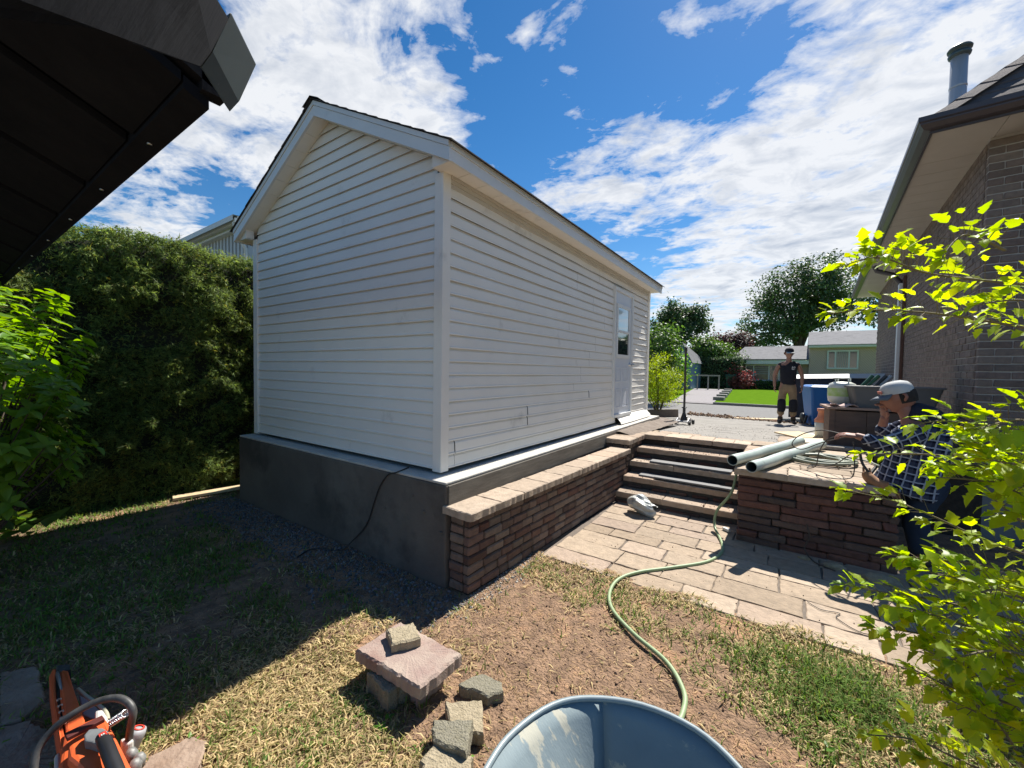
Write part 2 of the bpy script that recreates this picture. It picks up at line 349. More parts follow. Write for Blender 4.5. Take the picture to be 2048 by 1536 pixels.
# upper level: sloping drive from the steps to the street, flat beyond
def up_z(X, Y): return np.vectorize(terrace_z)(Y)-.012+.010*(fbm(X, Y, 1.2, 8)-.5)
grid('driveway', -6.6, 12, 6.0, 13.8, 60, 60, up_z, asphalt)
b = MB(); b.box((-6.6, 6.02, -.1), (-5.3, 6.05, .68)); b.box((-5.3, 7.9, -.1), (-2.0, 7.95, .58)); b.build('bank', soil, kind='structure')
fill = MB()
for (x0, y0, x1, y1, z) in [(-2.0, 5.16, -1.70, 6.02, .63), (-2.2, 5.8, -.37, 6.02, .63), (-.36, 4.40, .74, 6.02, .635), (.74, 5.95, 1.62, 6.02, .635)]: fill.box((x0, y0, -.1), (x1, y1, z))
fill.build('terrace_fill', soil, kind='structure')
grid('dirt_bank', -2.205, -1.715, 5.55, 8.1, 30, 90, lambda X, Y: np.maximum(.752-.10*np.clip((X+1.95)/.4, 0, 1)-.02*(fbm(X, Y, 6, 12))-.0*Y, np.vectorize(terrace_z)(Y)-.03)-.035*np.clip((Y-6.5)/1.5, 0, 1)-.06*np.clip((X+1.75)/.2, 0, 1)*np.clip((6.4-Y)/.3, 0, 1), mat('pale_dirt', (.24,.20,.165), (.16,.125,.10), scale=12, rough=1, bump=1, bscale=60))
grid('street', -90, 120, 13.8, 18.8, 40, 8, lambda X, Y: .27+0*X, road_m)
grid('neighbour_lawn', -160, 160, 18.9, 300, 20, 60, lambda X, Y: .33+.005*np.clip(Y-19, 0, 18), green_far)
k = MB(); k.box((-40, 18.75, .2), (-4.3, 18.92, .37)); k.box((-2.62, 18.75, .2), (30, 18.92, .37)); k.build('kerb', kerb_m, kind='structure')
nd = MB(); nd.add([(-4.3, 18.7, .30), (-2.62, 18.7, .30), (-2.62, 18.95, .345), (-3.7, 33, .425), (-5.9, 33, .425), (-4.3, 18.95, .345)], [(0, 1, 2, 5), (5, 2, 3, 4)])
nd.build('neighbour_driveway', mat('driveway_grey', (.23,.21,.21), (.27,.25,.25), rough=.95), kind='structure')

# ------------------------------------------------------------ concrete base of the shed
fb = thing('concrete_foundation', 'dark grey parged concrete base under the white shed', 'foundation', (-3.7, 2.1, 0))
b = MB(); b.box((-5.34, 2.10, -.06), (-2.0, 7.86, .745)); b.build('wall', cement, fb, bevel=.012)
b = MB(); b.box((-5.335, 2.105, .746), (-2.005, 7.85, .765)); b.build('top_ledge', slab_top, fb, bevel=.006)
b = MB(); b.box((-1.999, 2.12, .59), (-1.985, 5.15, .742)); b.build('form_board', formboard, fb)
b = MB()
for x in np.linspace(-2.9, -2.05, 7): b.lathe([(.0, .0), (.012, .001), (.007, .008), (0, .009)], (x+random.uniform(-.05, .05), 2.10, random.uniform(.2, .7)), seg=7, M=Matrix.Rotation(rad(90), 3, 'X'), sx=random.uniform(.6, 1.6))
b.build('cement_crumb', cement, fb)
cb = MB(); cpts = [(-2.55, 2.24, .772), (-2.52, 2.09, .765), (-2.62, 2.088, .73), (-2.72, 2.088, .62), (-2.79, 2.088, .48), (-2.86, 2.088, .32), (-2.93, 2.085, .22), (-3.05, 2.07, .10), (-3.12, 2.0, .02), (-3.25, 1.93, .015), (-3.35, 1.86, .012), (-3.3, 1.72, .012)]
cb.tube(spline(cpts, 8), .0055, 6); tag(cb.build('cable', black_rubber), 'thin black cable hanging down the grey shed foundation', 'cable')

# ------------------------------------------------------------ brick retaining wall left of the steps
SK = math.atan(.034)
rw = thing('brick_retaining_wall', 'low red and grey brick retaining wall with tan cap stones beside the shed', 'retaining wall', (-1.80, 2.12, 0), -SK)
b = MB(); b.box((-.17, .012, -.03), (-.012, 3.02, .545)); link('core', b.mesh('core'), soil, rw)
hs_ = .0675; rr = random.Random(3)
for r in range(8):
    z = hs_*(r+.5)+.003; y = 0
    while y < 2.98:
        ln = rr.choice([.115, .15, .175, .19, .21]); ln = min(ln, 3.01-y)
        if ln > .05: link('brick', cbox(.055, ln-.007, hs_-.007, .009, .003, rr.randrange(3), brick_red), None, rw, (-.0275+rr.uniform(-.004, .004), y+ln/2, z), (0, 0, rr.uniform(-.01, .01)))
        y += ln
    link('brick', cbox(.128, .06, hs_-.007, .010, .005, r % 3, brick_red), None, rw, (-.121+rr.uniform(-.003, .003), .03+rr.uniform(-.007, .004), z), (0, 0, rr.uniform(-.03, .03)))
y = -.04; i = 0
while y < 2.93:
    ln = [.34, .30, .36, .31, .37, .33, .35, .3, .36][i % 9]; ln = min(ln, 3.0-y)
    me = rough_slab([(-.22 if i == 0 else -.20, 0), (.055, 0), (.055, ln-.004), (-.20, ln-.004)], 0, .056, seed=i+5, cham=.007, jit=.0035, sub=.03).mesh('cap')
    link('cap_stone', me, cap_stone, rw, (0, y, .546)); y += ln; i += 1
# pier where the wall meets the steps
pr = thing('brick_pier', 'taller brick pier with tan cap at the left of the top step', 'pier', (-1.7, 5.15, 0))
b = MB(); b.box((-.29, .02, -.03), (-.02, .62, .64)); link('core', b.mesh('core'), soil, pr)
for r in range(9):
    z = .07*(r+.5)+.002; y = (r % 2)*.0
    ys = [0, .12, .30, .46, .64] if r % 2 else [0, .18, .34, .52, .64]
    for a, c in zip(ys, ys[1:]): link('brick', cbox(.06, c-a-.007, .063, .01, .004, r % 3, brick_red), None, pr, (-.03, (a+c)/2, z))
    xs = [-.30, -.16, -.062] if r % 2 else [-.30, -.21, -.062]
    for a, c in zip(xs, xs[1:]): link('brick', cbox(c-a-.007, .06, .063, .01, .004, r % 3, brick_red), None, pr, ((a+c)/2, .03, z))
for i, (x0, x1, y0, y1) in enumerate([(-.33, .035, -.03, .30), (-.33, .035, .305, .66)]):
    link('cap_stone', rough_slab([(x0, y0), (x1, y0), (x1, y1), (x0, y1)], 0, .06, seed=20+i, sub=.03).mesh('cap'), cap_stone, pr, (0, 0, .641))

# ------------------------------------------------------------ steps
st = thing('stone_steps', 'five wide tan stone steps with dark risers between the brick walls', 'steps', (-1.0, 5.2, 0))
fy = [4.72, 4.97, 5.23, 5.50, 5.775]
for i in range(4):
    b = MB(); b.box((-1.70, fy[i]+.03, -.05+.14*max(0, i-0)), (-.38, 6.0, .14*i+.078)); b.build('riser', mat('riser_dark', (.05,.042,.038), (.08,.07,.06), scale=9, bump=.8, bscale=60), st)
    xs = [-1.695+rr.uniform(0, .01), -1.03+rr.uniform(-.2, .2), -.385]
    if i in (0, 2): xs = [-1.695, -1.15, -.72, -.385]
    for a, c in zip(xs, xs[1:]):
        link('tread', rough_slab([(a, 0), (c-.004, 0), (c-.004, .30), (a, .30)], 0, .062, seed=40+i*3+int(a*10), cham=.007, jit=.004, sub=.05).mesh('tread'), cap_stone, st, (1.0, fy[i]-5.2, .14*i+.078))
xs = [-1.69, -1.40, -1.09, -.80, -.56, -.37]
for a, c in zip(xs, xs[1:]):
    link('tread', rough_slab([(a, 0), (c-.004, 0), (c-.004, .29), (a, .29)], 0, .062, seed=60+int(a*10), cham=.006, sub=.05).mesh('tread'), cap_stone, st, (1.0, fy[4]-5.2, .641))
b = MB(); b.box((-1.2, 5.765, .505), (-.52, 5.798, .60)); b.build('riser_block', cap_stone, st, label='tan block under the top step')
# stacked rubble strips in the risers
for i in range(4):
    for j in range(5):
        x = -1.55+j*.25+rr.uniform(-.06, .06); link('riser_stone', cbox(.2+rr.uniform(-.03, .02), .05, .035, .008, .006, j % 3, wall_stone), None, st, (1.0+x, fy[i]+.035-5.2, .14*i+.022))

def slat(name, p, q, w_, t_, m, label, cat, group=None, tilt=0):
    p = Vector(p); q = Vector(q); d = q-p
    b = MB(); b.box((0, -w_/2, 0), (d.length, w_/2, t_)); o = link(name, b.mesh(name), m); tag(o, label, cat, group)
    o.location = p; o.rotation_euler = (tilt, -math.asin(d.z/d.length), math.atan2(d.y, d.x)); bv = o.modifiers.new('b', 'BEVEL'); bv.width = .002; return o
slat('slat', (-1.45, 5.33, .427), (-.52, 5.32, .427), .14, .018, grey_slat, 'grey slat lying on the third stone step, one below the top two', 'slat', 'grey slats on the steps')
slat('slat', (-1.52, 5.13, .283), (-.62, 5.09, .283), .15, .018, grey_slat, 'longer grey slat at the back of the second step', 'slat', 'grey slats on the steps')
slat('slat', (-1.32, 5.05, .296), (-.47, 5.03, .296), .09, .018, grey_slat, 'grey slat at the front edge of the second step', 'slat', 'grey slats on the steps')

# ------------------------------------------------------------ rustic stone retaining wall right of the steps
sw = thing('stone_retaining_wall', 'dark reddish rustic stone retaining wall right of the steps', 'retaining wall', (-.37, 4.33, 0))
b = MB(); b.box((.03, .03, -.05), (1.09, 1.5, .634)); link('core', b.mesh('core'), soil, sw)
r = 0; z = -.005
while z < .62:
    h = [.068, .066, .07, .066, .069, .07, .065, .07, .071][r % 9]; x = 0
    while x < 1.08:
        ln = min(rr.choice([.17, .22, .28, .34]), 1.12-x)
        if ln > .04: link('stone', cbox(ln-.006, .07, h-.006, .010, .007, rr.randrange(3), wall_stone), None, sw, (x+ln/2, .035+rr.uniform(-.010, .006), z+h/2), (0, rr.uniform(-.012, .012), rr.uniform(-.02, .02)))
        x += ln
    for j in range(5): link('stone', cbox(.06, .25, h-.006, .01, .005, j % 3, wall_stone), None, sw, (.03, .20+j*.257, z+h/2))
    z += h; r += 1
x = -.035; i = 0
while x < 1.05:
    ln = [.42, .40, .30, .2][i]; link('cap_stone', rough_slab([(0, 0), (ln-.005, 0), (ln-.005, .30), (0, .30)], 0, .058, seed=70+i, sub=.04).mesh('cap'), cap_stone, sw, (x, -.045, .64)); x += ln; i += 1
for j in range(4):
    link('cap_stone', rough_slab([(0, 0), (.27, 0), (.27, .29), (0, .29)], 0, .058, seed=80+j, sub=.04).mesh('cap'), cap_stone, sw, (-.035, .262+j*.297, .64))
# pavers behind, on the terrace
tp = thing('terrace_paving', 'tan paving on the upper terrace right of the steps', 'paving', (0, 5.5, .64))
y = 4.59; i = 0
while y < 7.5:
    x = -.095+rr.uniform(-.02, 0); x1 = .74 if y < 5.9 else 1.55
    while x < x1-.05:
        ln = min(rr.choice([.22, .3, .38]), x1-x); zt = terrace_z(y+.12)-.64
        link('paver', rough_slab([(x, 0), (x+ln-.006, 0), (x+ln-.006, .232), (x, .232)], -.05, zt-.002, seed=i, sub=.06).mesh('p'), paver, tp, (0, y-5.5, 0)); x += ln; i += 1
    y += .238
for i, (x, y) in enumerate([(-1.95, 5.82), (-1.95, 6.05), (-1.7, 6.07), (-1.40, 6.07), (-1.10, 6.07), (-.8, 6.07), (-.5, 6.07), (-1.92, 6.3), (-1.62, 6.3), (-1.32, 6.3), (-.36, 5.9), (-.36, 6.15)]):
    link('paver', rough_slab([(0, 0), (.27, 0), (.27, .22), (0, .22)], -.05, terrace_z(y)-.642, seed=200+i, sub=.06).mesh('p'), paver, tp, (x, y-5.5, 0), (0, 0, rr.uniform(-.02, .02)))

# ------------------------------------------------------------ patio paving at the foot of the steps
pt = bpy.data.objects.new('patio', None); C.objects.link(pt); pt['kind'] = 'structure'; pt.location = (0, 4, 0)
ORG['patio'] = Vector((0, 4, 0))
b = MB(); b.box((-1.72, 3.01, -.05), (4.4, 4.95, .0)); b.build('bedding', mat('joint_sand', (.17,.135,.105), (.12,.095,.075), scale=14, bump=.6), pt)
rows = [(2.95, .23, -1.70), (3.18, .27, -1.69), (3.45, .25, -1.66), (3.70, .19, -1.66), (3.89, .24, -1.66), (4.13, .17, -1.67), (4.30, .24, -1.67), (4.54, .26, -1.67), (4.80, .2, -1.67)]
n = 0
for y, h, xs0 in rows:
    x = xs0
    while x < 4.0:
        ln = rr.choice([.27, .36, .46, .55]); 
        j = lambda: rr.uniform(-.006, .006)
        poly = [(x+.005+j(), .005+j()), (x+ln-.006+j(), .005+j()), (x+ln-.006+j(), h-.006+j()), (x+.005+j(), h-.006+j())]
        o = link('paving_stone', rough_slab(poly, -.04, .012+rr.uniform(-.003, .003), seed=300+n, cham=.005, jit=.004, sub=.05).mesh('stone'), paver, pt, (0, y-4, 0)); x += ln; n += 1
# ------------------------------------------------------------ the white shed
XL, XR, YF, YB, ZB, ZT = -5.23, -2.21, 2.26, 7.66, .80, 3.06
XM = (XL+XR)/2; RIDGE = 4.05; SL = (RIDGE-3.17)/(-2.0-XM)
shed = thing('shed', 'white vinyl sided garden shed with gable roof and side door', 'shed', (XM, 5, .77))
core = MB(); core.box((XL+.03, YF+.03, ZB-.0), (XR-.03, YB-.03, ZT+.02))
core.add([(XL+.03, YF+.03, ZT), (XR-.03, YF+.03, ZT), (XM, YF+.03, 3.90), (XL+.03, YB-.03, ZT), (XR-.03, YB-.03, ZT), (XM, YB-.03, 3.90)], [(0, 1, 2), (5, 4, 3), (0, 2, 5, 3), (1, 4, 5, 2)])
core.build('wall_frame', soil, shed)
LAP = .105
def roof_under(x): return RIDGE-.125-SL*abs(x-XM)
def lap_profile(out=1):  # distance out of the wall, height
    return [(.000, .013), (.0125, .012), (.0155, .001), (.0185, .000), (.0195, .009), (.0145, .018), (.011, LAP*.80), (.005, LAP*.93), (.001, LAP*.99), (-.001, LAP+.012)]
# gable wall boards
k = 0; z = ZB
while z < 3.92:
    x0, x1 = XL+.05, XR-.05; segs = [(x0, x1)]
    if 17 <= k <= 18: segs = [(x0, -4.25), (-4.247, x1)]
    for a, c in segs:
        b = MB(); prof = lap_profile(); vs = []
        for (o_, h) in prof:
            zz = z+h; lim = XM-(roof_under(XM)-zz)/SL if zz > ZT-.0 else a; a2 = max(a, lim) if zz > ZT else a; c2 = min(c, 2*XM-lim) if zz > ZT else c
            if a2 > c2: a2 = c2 = XM
            wv = .0015*math.sin(k*1.7)
            vs.append((a2, YF-o_+wv, zz)); vs.append((c2, YF-o_-wv, zz))
        b.add(vs, [(2*i, 2*i+1, 2*i+3, 2*i+2) for i in range(len(prof)-1)]); b.build('siding_board', white_vinyl, shed)
    z += LAP; k += 1
# door-side wall boards, with staggered butt joints
DY0, DY1 = 5.84, 6.70
k = 0; z = ZB
while z < ZT-.05:
    joint = [2.40, 2.40, 3.48, 3.48, 5.0, 4.55, 4.75, 4.75, 5.0, 5.0, 5.2, 5.2, 4.4, 5.5, 5.5, 5.1, 5.1, 4.6, 4.6, 5.3, 5.3, 4.9][k % 22]
    segs = [(YF+.05, joint), (joint+.003, DY0), (DY1, YB-.04)]
    if z+LAP > 2.83: segs = [(YF+.05, joint), (joint+.003, YB-.04)]
    if z < .90: segs = [(YF+.05 if k else YF+.02, joint), (joint+.003, 6.02), (6.023, YB-.04)]
    for si, (a, c) in enumerate(segs):
        flare = 0
        if z < .90 and a > 6: flare = .10 if k == 0 else .0
        pop = .006 if (k in (1, 2, 3, 4) and si == 1) else 0
        prof = lap_profile(); vs = []; hmax = min(LAP+.006, ZT+.0-z)
        ny = 8
        for (o_, h) in prof:
            h = min(h, hmax)
            for q in range(ny+1):
                y = a+(c-a)*q/ny; bulge = .003*math.sin(y*3.1+k*1.3)+.002*math.sin(y*7+k)
                fl = flare*(1-h/LAP)
                if a > DY1 and z >= .9: fl = .006*math.sin(k*2.1)+.004*math.sin(y*9)
                vs.append((XR+o_+pop+bulge+fl, y, z+h-(.02 if flare and h < .01 else 0)))
        b = MB(); b.add(vs, [(i*(ny+1)+q, i*(ny+1)+q+1, (i+1)*(ny+1)+q+1, (i+1)*(ny+1)+q) for i in range(len(prof)-1) for q in range(ny)]); b.build('siding_board', white_vinyl, shed)
    z += LAP; k += 1
# corner posts
def cpost(x, y, sx, sy, z1):
    b = MB(); b.box((min(x, x+sx*.06), min(y-sy*.03, y), ZB-.015), (max(x, x+sx*.06), max(y-sy*.03, y), z1)); b.box((min(x-sx*.03, x), min(y-sy*.03, y+sy*.055), ZB-.015), (max(x-sx*.03, x), max(y-sy*.03, y+sy*.055), z1)); b.build('corner_trim', white_vinyl, shed, bevel=.002)
cpost(XR, YF, -1, 1, 3.06); cpost(XL, YF, 1, 1, 3.06); cpost(XR, YB, -1, -1, 3.06)
# trim strips under the eave
b = MB()
for i, (o_, z0, z1) in enumerate([(.040, 3.035, 3.058), (.030, 3.006, 3.034), (.020, 2.975, 3.005)]): b.box((XR, YF+.055, z0), (XR+o_, YB-.06, z1))
b.build('frieze_trim', mat('frieze', (.60,.56,.49), (.54,.50,.44), rough=.5), shed)
# fascia and soffit
YR, YE = 2.10, 7.78; XE = -2.0; XW = 2*XM-XE
def zr(x): return RIDGE-SL*abs(x-XM)
for s, xe in ((1, XE), (-1, XW)):
    f = MB(); 
    def P(x, dz, y): return (x, y, zr(x)+dz)
    for (dz0, dz1, y0) in ((-.135, -.042, YR), (-.040, 0.0, YR-.008)):
        f.add([P(XM, dz0, y0), P(xe, dz0, y0), P(xe, dz1, y0), P(XM, dz1, y0), P(XM, dz0, y0+.022), P(xe, dz0, y0+.022), P(xe, dz1, y0+.022), P(XM, dz1, y0+.022)], [(0, 1, 2, 3), (7, 6, 5, 4), (0, 4, 5, 1), (3, 2, 6, 7), (1, 5, 6, 2)] if s > 0 else [(3, 2, 1, 0), (4, 5, 6, 7), (1, 5, 4, 0), (7, 6, 2, 3), (2, 6, 5, 1)])
    f.build('rake_fascia', white_trim, shed)
    b = MB(); z1 = zr(xe)
    b.box((min(xe-s*.02, xe-s*.001), YR+.023, z1-.130), (max(xe-s*.02, xe-s*.001), YE, z1-.045)); b.box((min(xe-s*.02, xe+s*.008), YR+.016, z1-.043), (max(xe-s*.02, xe+s*.008), YE, z1-.002)); b.build('eave_fascia', white_trim, shed)
    xw = XR if s > 0 else XL; b = MB(); b.prism([(xw, 3.055), (xe-s*.021, 3.055), (xe-s*.021, zr(xe)-.10), (xw, zr(xw)-.10)], lambda u, v, t: (u, t, v), YF-.115, YF-.03); b.build('eave_return', white_vinyl, shed)
    # rake soffit panels
    n = 9
    for i in range(n):
        xa = XM+(xe-XM)*i/n; xb = XM+(xe-XM)*(i+1)/n-s*.004
        b = MB(); b.add([P(xa, -.128, YR+.02), P(xb, -.128, YR+.02), P(xb, -.122, YF+.02), P(xa, -.122, YF+.02), P(xa, -.118, YR+.02), P(xb, -.118, YR+.02), P(xb, -.112, YF+.02), P(xa, -.112, YF+.02)], [(0, 3, 2, 1), (4, 5, 6, 7), (0, 1, 5, 4), (1, 2, 6, 5), (2, 3, 7, 6), (3, 0, 4, 7)])
        b.build('soffit_panel', white_vinyl, shed)
    xw = XR if s > 0 else XL; n = 26
    for i in range(n):
        ya = YF-.1+(YE-YF+.1)*i/n; yb = YF-.1+(YE-YF+.1)*(i+1)/n-.005
        b = MB(); b.box((min(xw, xe-s*.02), ya, 3.060), (max(xw, xe-s*.02), yb, 3.066+.002*(i % 2))); b.build('soffit_panel', white_vinyl, shed)
# roof shingle courses, overlapping, with wavy butts at the rake edge
for s, xe in ((1, XE), (-1, XW)):
    n = 13; run = abs(xe-XM)+.03
    for i in range(n):
        t0 = run*i/n-.01; t1 = run*(i+1)/n+.012
        ys = np.linspace(YR-.025, YE+.02, 26); vs = []
        for y in ys:
            up = .008*rr.uniform(.2, 1.1)
            for t, dz in ((t0, .006), (t1, .012+up*.5), (t1, .006)):
                x = XM+s*t; vs.append((x, y+rr.uniform(-.004, .004), RIDGE-SL*t+dz))
        fs = []
        for q in range(25):
            for a in range(3): 
                c = (a+1) % 3; f4 = (q*3+a, q*3+c, q*3+3+c, q*3+3+a); fs.append(f4 if s > 0 else f4[::-1])
        fs += [(0, 2, 1), (75, 76, 77)]
        b = MB(); b.add(vs, fs); b.build('shingle_course', shingle_dark, shed)
for i in range(16):
    y0 = YR-.04+i*.36; b = MB(); b.add([(XM-.13, y0, RIDGE-.035), (XM, y0, RIDGE+.026), (XM+.13, y0, RIDGE-.035), (XM-.13, y0+.38, RIDGE-.045), (XM, y0+.38, RIDGE+.022), (XM+.13, y0+.38, RIDGE-.045), (XM-.13, y0, RIDGE-.045), (XM, y0, RIDGE+.022), (XM+.13, y0, RIDGE-.045)], [(0, 1, 4, 3), (1, 2, 5, 4), (0, 6, 7, 1), (1, 7, 8, 2)]); b.build('ridge_cap', shingle_dark, shed)
# door
b = MB(); b.box((XR+.002, DY0+.05, .93), (XR+.022, DY1-.05, 2.80)); door = b.build('door', door_white, shed, bevel=.003)
fr = MB(); fr.box((XR, DY0, .90), (XR+.045, DY0+.05, 2.85)); fr.box((XR, DY1-.05, .90), (XR+.045, DY1, 2.85)); fr.box((XR, DY0+.05, 2.80), (XR+.045, DY1-.05, 2.85)); fr.box((XR, DY0+.05, .885), (XR+.06, DY1-.05, .93))
o = fr.build('door_frame', white_trim, shed, bevel=.003)
x = XR+.0225
wf = MB()
for (y0, y1, z0, z1) in [(5.95, 6.0, 1.80, 2.62), (6.50, 6.55, 1.80, 2.62), (6.0, 6.50, 1.80, 1.85), (6.0, 6.50, 2.57, 2.62), (6.0, 6.50, 2.19, 2.225)]: wf.box((x, y0, z0), (x+.018, y1, z1))
w1 = wf.build('window_frame', white_trim, shed, bevel=.002); w1.parent = door; w1.matrix_parent_inverse = Matrix()
pane_lo = glass('pane_dark', (.02, .025, .03)); pane_hi = glass('pane_sky_tint', (.35, .42, .48), .12)  # upper pane's pale blue base colour stands in for reflected sky
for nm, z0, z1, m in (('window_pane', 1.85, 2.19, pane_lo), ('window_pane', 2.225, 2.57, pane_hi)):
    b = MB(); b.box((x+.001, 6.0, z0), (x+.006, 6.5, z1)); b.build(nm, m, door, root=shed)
for y0 in (5.97, 6.29):
    for (z0, z1) in ((1.02, 1.32), (1.42, 1.66)):
        b = MB(); y1 = y0+.24
        for q, (e, d) in enumerate(((0, .010), (.018, .0), (.045, .008))): pass
        b.box((x, y0, z0), (x+.007, y1, z0+.022)); b.box((x, y0, z1-.022), (x+.007, y1, z1)); b.box((x, y0, z0+.022), (x+.007, y0+.022, z1-.022)); b.box((x, y1-.022, z0+.022), (x+.007, y1, z1-.022)); b.box((x, y0+.04, z0+.04), (x+.005, y1-.04, z1-.04))
        b.build('raised_panel', door_white, door, root=shed, bevel=.004)
b = MB(); b.lathe([(.03, 0), (.03, .012), (.012, .02), (.012, .045), (.026, .05), (.028, .065), (.018, .08), (0, .082)], (x, 6.60, 1.70), 14, Matrix.Rotation(rad(90), 3, 'Y')); b.build('handle', metal, door, root=shed)

# ------------------------------------------------------------ brick house on the right
XH, YH = 1.60, 6.20; ZW = 4.02; HB = .62
house = thing('brick_house', 'brown brick house with pale soffit, brown gutter and hip roof', 'house', (XH+2, YH+3, 0))
hb = multi('house_brick', [srgb('#7a6d66'), srgb('#85776d'), srgb('#70645e'), srgb('#8a7b70'), srgb('#7c6b63'), srgb('#73655d')], bump=1.0, bscale=60)
hb2 = mat('house_brick_far', srgb('#8a7b71'), srgb('#655850'), scale=11, c3=srgb('#54483f'), c3scale=5, c3lo=.55, c3hi=.7, rough=.95, bump=.8, bscale=60)
mortar = mat('mortar', (.46,.43,.40), (.38,.36,.33), scale=20, rough=1, bump=.3)
conc = mat('house_concrete', (.20,.20,.20), (.26,.26,.255), scale=3, rough=.95, bump=.2)
b = MB(); b.box((XH+.010, YH+.010, HB), (XH+7, YH+10, ZW)); b.build('mortar_wall', mortar, house)
b = MB(); b.box((XH+.02, YH+.02, -.15), (XH+7, YH+10, HB)); b.build('foundation', conc, house)
CH = .0785; ncs = int((ZW-HB)/CH); cnt = 0; far_b = MB()
BL = .235
for r in range(ncs):
    z = HB+CH*(r+.5); off = (r % 2)*BL/2
    x = XH; first = True                       # front face
    while x < XH+6.8:
        ln = BL/2 if (first and r % 2) else BL; first = False
        if x < XH+.62 and cnt < 210:
            link('brick', cbox(ln-.010, .08, CH-.010, .005, .003, rr.randrange(3), hb), None, house, (x+ln/2-XH-2, YH+.04-YH-3+rr.uniform(-.003, .002), z)); cnt += 1
        else: far_b.box((x+.005, YH, z-CH/2+.005), (x+ln-.005, YH+.04, z+CH/2-.005))
        x += ln
cnt2 = 0
for r in range(ncs):                           # side face towards the drive
    z = HB+CH*(r+.5); y = YH+(.0 if r % 2 else BL/2)
    if not r % 2: 
        pass
    y = YH+.081; first = True
    while y < YH+9.8:
        ln = (BL/2 if r % 2 == 0 else BL)-(.081 if first else 0) if first else BL; first = False
        if y < YH+.75 and cnt2 < 88 and r > 8: link('brick', cbox(.08, ln-.010, CH-.010, .005, .003, rr.randrange(3), hb), None, house, (.04-2+rr.uniform(-.003, .002), y+ln/2-YH-3, z)); cnt2 += 1
        else: far_b.box((XH, y+.005, z-CH/2+.005), (XH+.04, y+ln-.005, z+CH/2-.005))
        y += ln
o = far_b.build('brickwork', hb2, house, kind='stuff')
# soffit, gutter
OV = .50; GX, GY = XH-OV, YH-OV
soff = mat('house_soffit', (.42,.38,.34), (.46,.42,.375), scale=3, rough=.6); brown = mat('brown_metal', (.045,.038,.045), (.06,.05,.055), rough=.35, spec=.6)
ny = 30
for i in range(ny):
    y0 = YH+(10.5/ny)*i; b = MB(); b.box((GX+.02, y0, ZW), (XH+.03, y0+10.5/ny-.006, ZW+.012)); 
    if i: b.build('soffit_panel', soff, house)
b = MB(); b.prism([(GX+.02, GY+.02), (XH+.03, YH+.03), (XH+.03, YH+.345), (GX+.02, YH+.345)], lambda u, v, t: (u, v, t), ZW, ZW+.012); b.build('soffit_panel', soff, house)
nx = 18
for i in range(nx):
    x0 = XH+.035+i*.36; b = MB(); b.box((x0, GY+.02, ZW), (x0+.345, YH+.03, ZW+.010)); b.box((x0+.345, GY+.02, ZW-.006), (x0+.360, YH+.03, ZW+.012)); b.build('soffit_panel', soff, house)
b = MB(); b.prism([(GX+.02, GY+.02), (XH+.03, GY+.02), (XH+.03, YH+.028)], lambda u, v, t: (u, v, t), ZW, ZW+.010); b.build('soffit_panel', soff, house)
gp = [(0, 0), (-.055, .01), (-.085, .05), (-.085, .062), (-.10, .075), (-.10, .12), (-.09, .12), (-.09, .08), (-.02, .08), (0, .12)]
b = MB(); b.prism(gp, lambda u, v, t: (GX+u, t+(0 if t > 8 else u), ZW+.0+v), GY, YH+10.6); b.build('gutter', brown, house)
b = MB(); b.prism(gp, lambda u, v, t: (t+(0 if t > 5 else u), GY+u, ZW+.0+v), GX, XH+7); b.build('gutter', brown, house)
b = MB(); b.box((GX, GY+.02, ZW-.02), (GX+.02, YH+10.6, ZW+.12)); b.box((GX, GY, ZW-.02), (XH+7, GY+.02, ZW+.12)); b.build('fascia', brown, house)
# roof: stepped shingle courses on two hip slopes
shg = mat('brown_shingle', (.085,.07,.068), (.14,.115,.11), scale=14, rough=.95, bump=.8, bscale=150, c3=(.05,.045,.05), c3scale=6)
RS = .95; nR = 30; cz = ZW+.115
for i in range(nR):
    d0 = i*.13-.05; d1 = d0+.15
    z0 = cz+d0*RS+.014; z1 = cz+d1*RS
    tabs = []; b = MB(); x = GX+d0+ (0.15 if i % 2 else 0)
    b.add([(GX+d0, GY+d0, z0), (XH+7, GY+d0, z0), (XH+7, GY+d1, z1), (GX+d1, GY+d1, z1), (GX+d0, GY+d0, z0-.014), (XH+7, GY+d0, z0-.014)], [(0, 1, 2, 3), (4, 5, 1, 0)])
    b.build('shingle_course', shg, house)
    b = MB(); b.add([(GX+d0, GY+d0, z0), (GX+d0, YH+10.6-d0, z0), (GX+d1, YH+10.6-d1, z1), (GX+d1, GY+d1, z1), (GX+d0, GY+d0, z0-.014), (GX+d0, YH+10.6-d0, z0-.014)], [(3, 2, 1, 0), (0, 1, 5, 4)])
    b.build('shingle_course', shg, house)
tb = MB()
for i in range(nR):
    d0 = i*.13-.05; z0 = cz+d0*RS+.0145; x = GX+d0+.2*((i*7) % 5)/5
    while x < XH+4.5: tb.box((x, GY+d0-.001, z0-.010), (x+.008, GY+d0+.10, z0+.0005), Matrix.Identity(4)); x += .33
tb.build('shingle_slots', shingle_dark, house, kind='stuff')
# hip caps
for i in range(16):
    d0 = i*.2; b = MB(); p = Vector((GX+d0, GY+d0, cz+d0*RS+.02)); q = p+Vector((.22, .22, .22*RS)); sx = Vector((.10, -.10, -.015))
    b.add([p-sx*1+Vector((0, 0, -.03)), p+Vector((0, 0, .02)), p+sx+Vector((0, 0, -.03)), q-sx+Vector((0, 0, -.04)), q+Vector((0, 0, .005)), q+sx+Vector((0, 0, -.04))], [(0, 1, 4, 3), (1, 2, 5, 4), (0, 2, 1)]); b.build('hip_cap', shg, house)
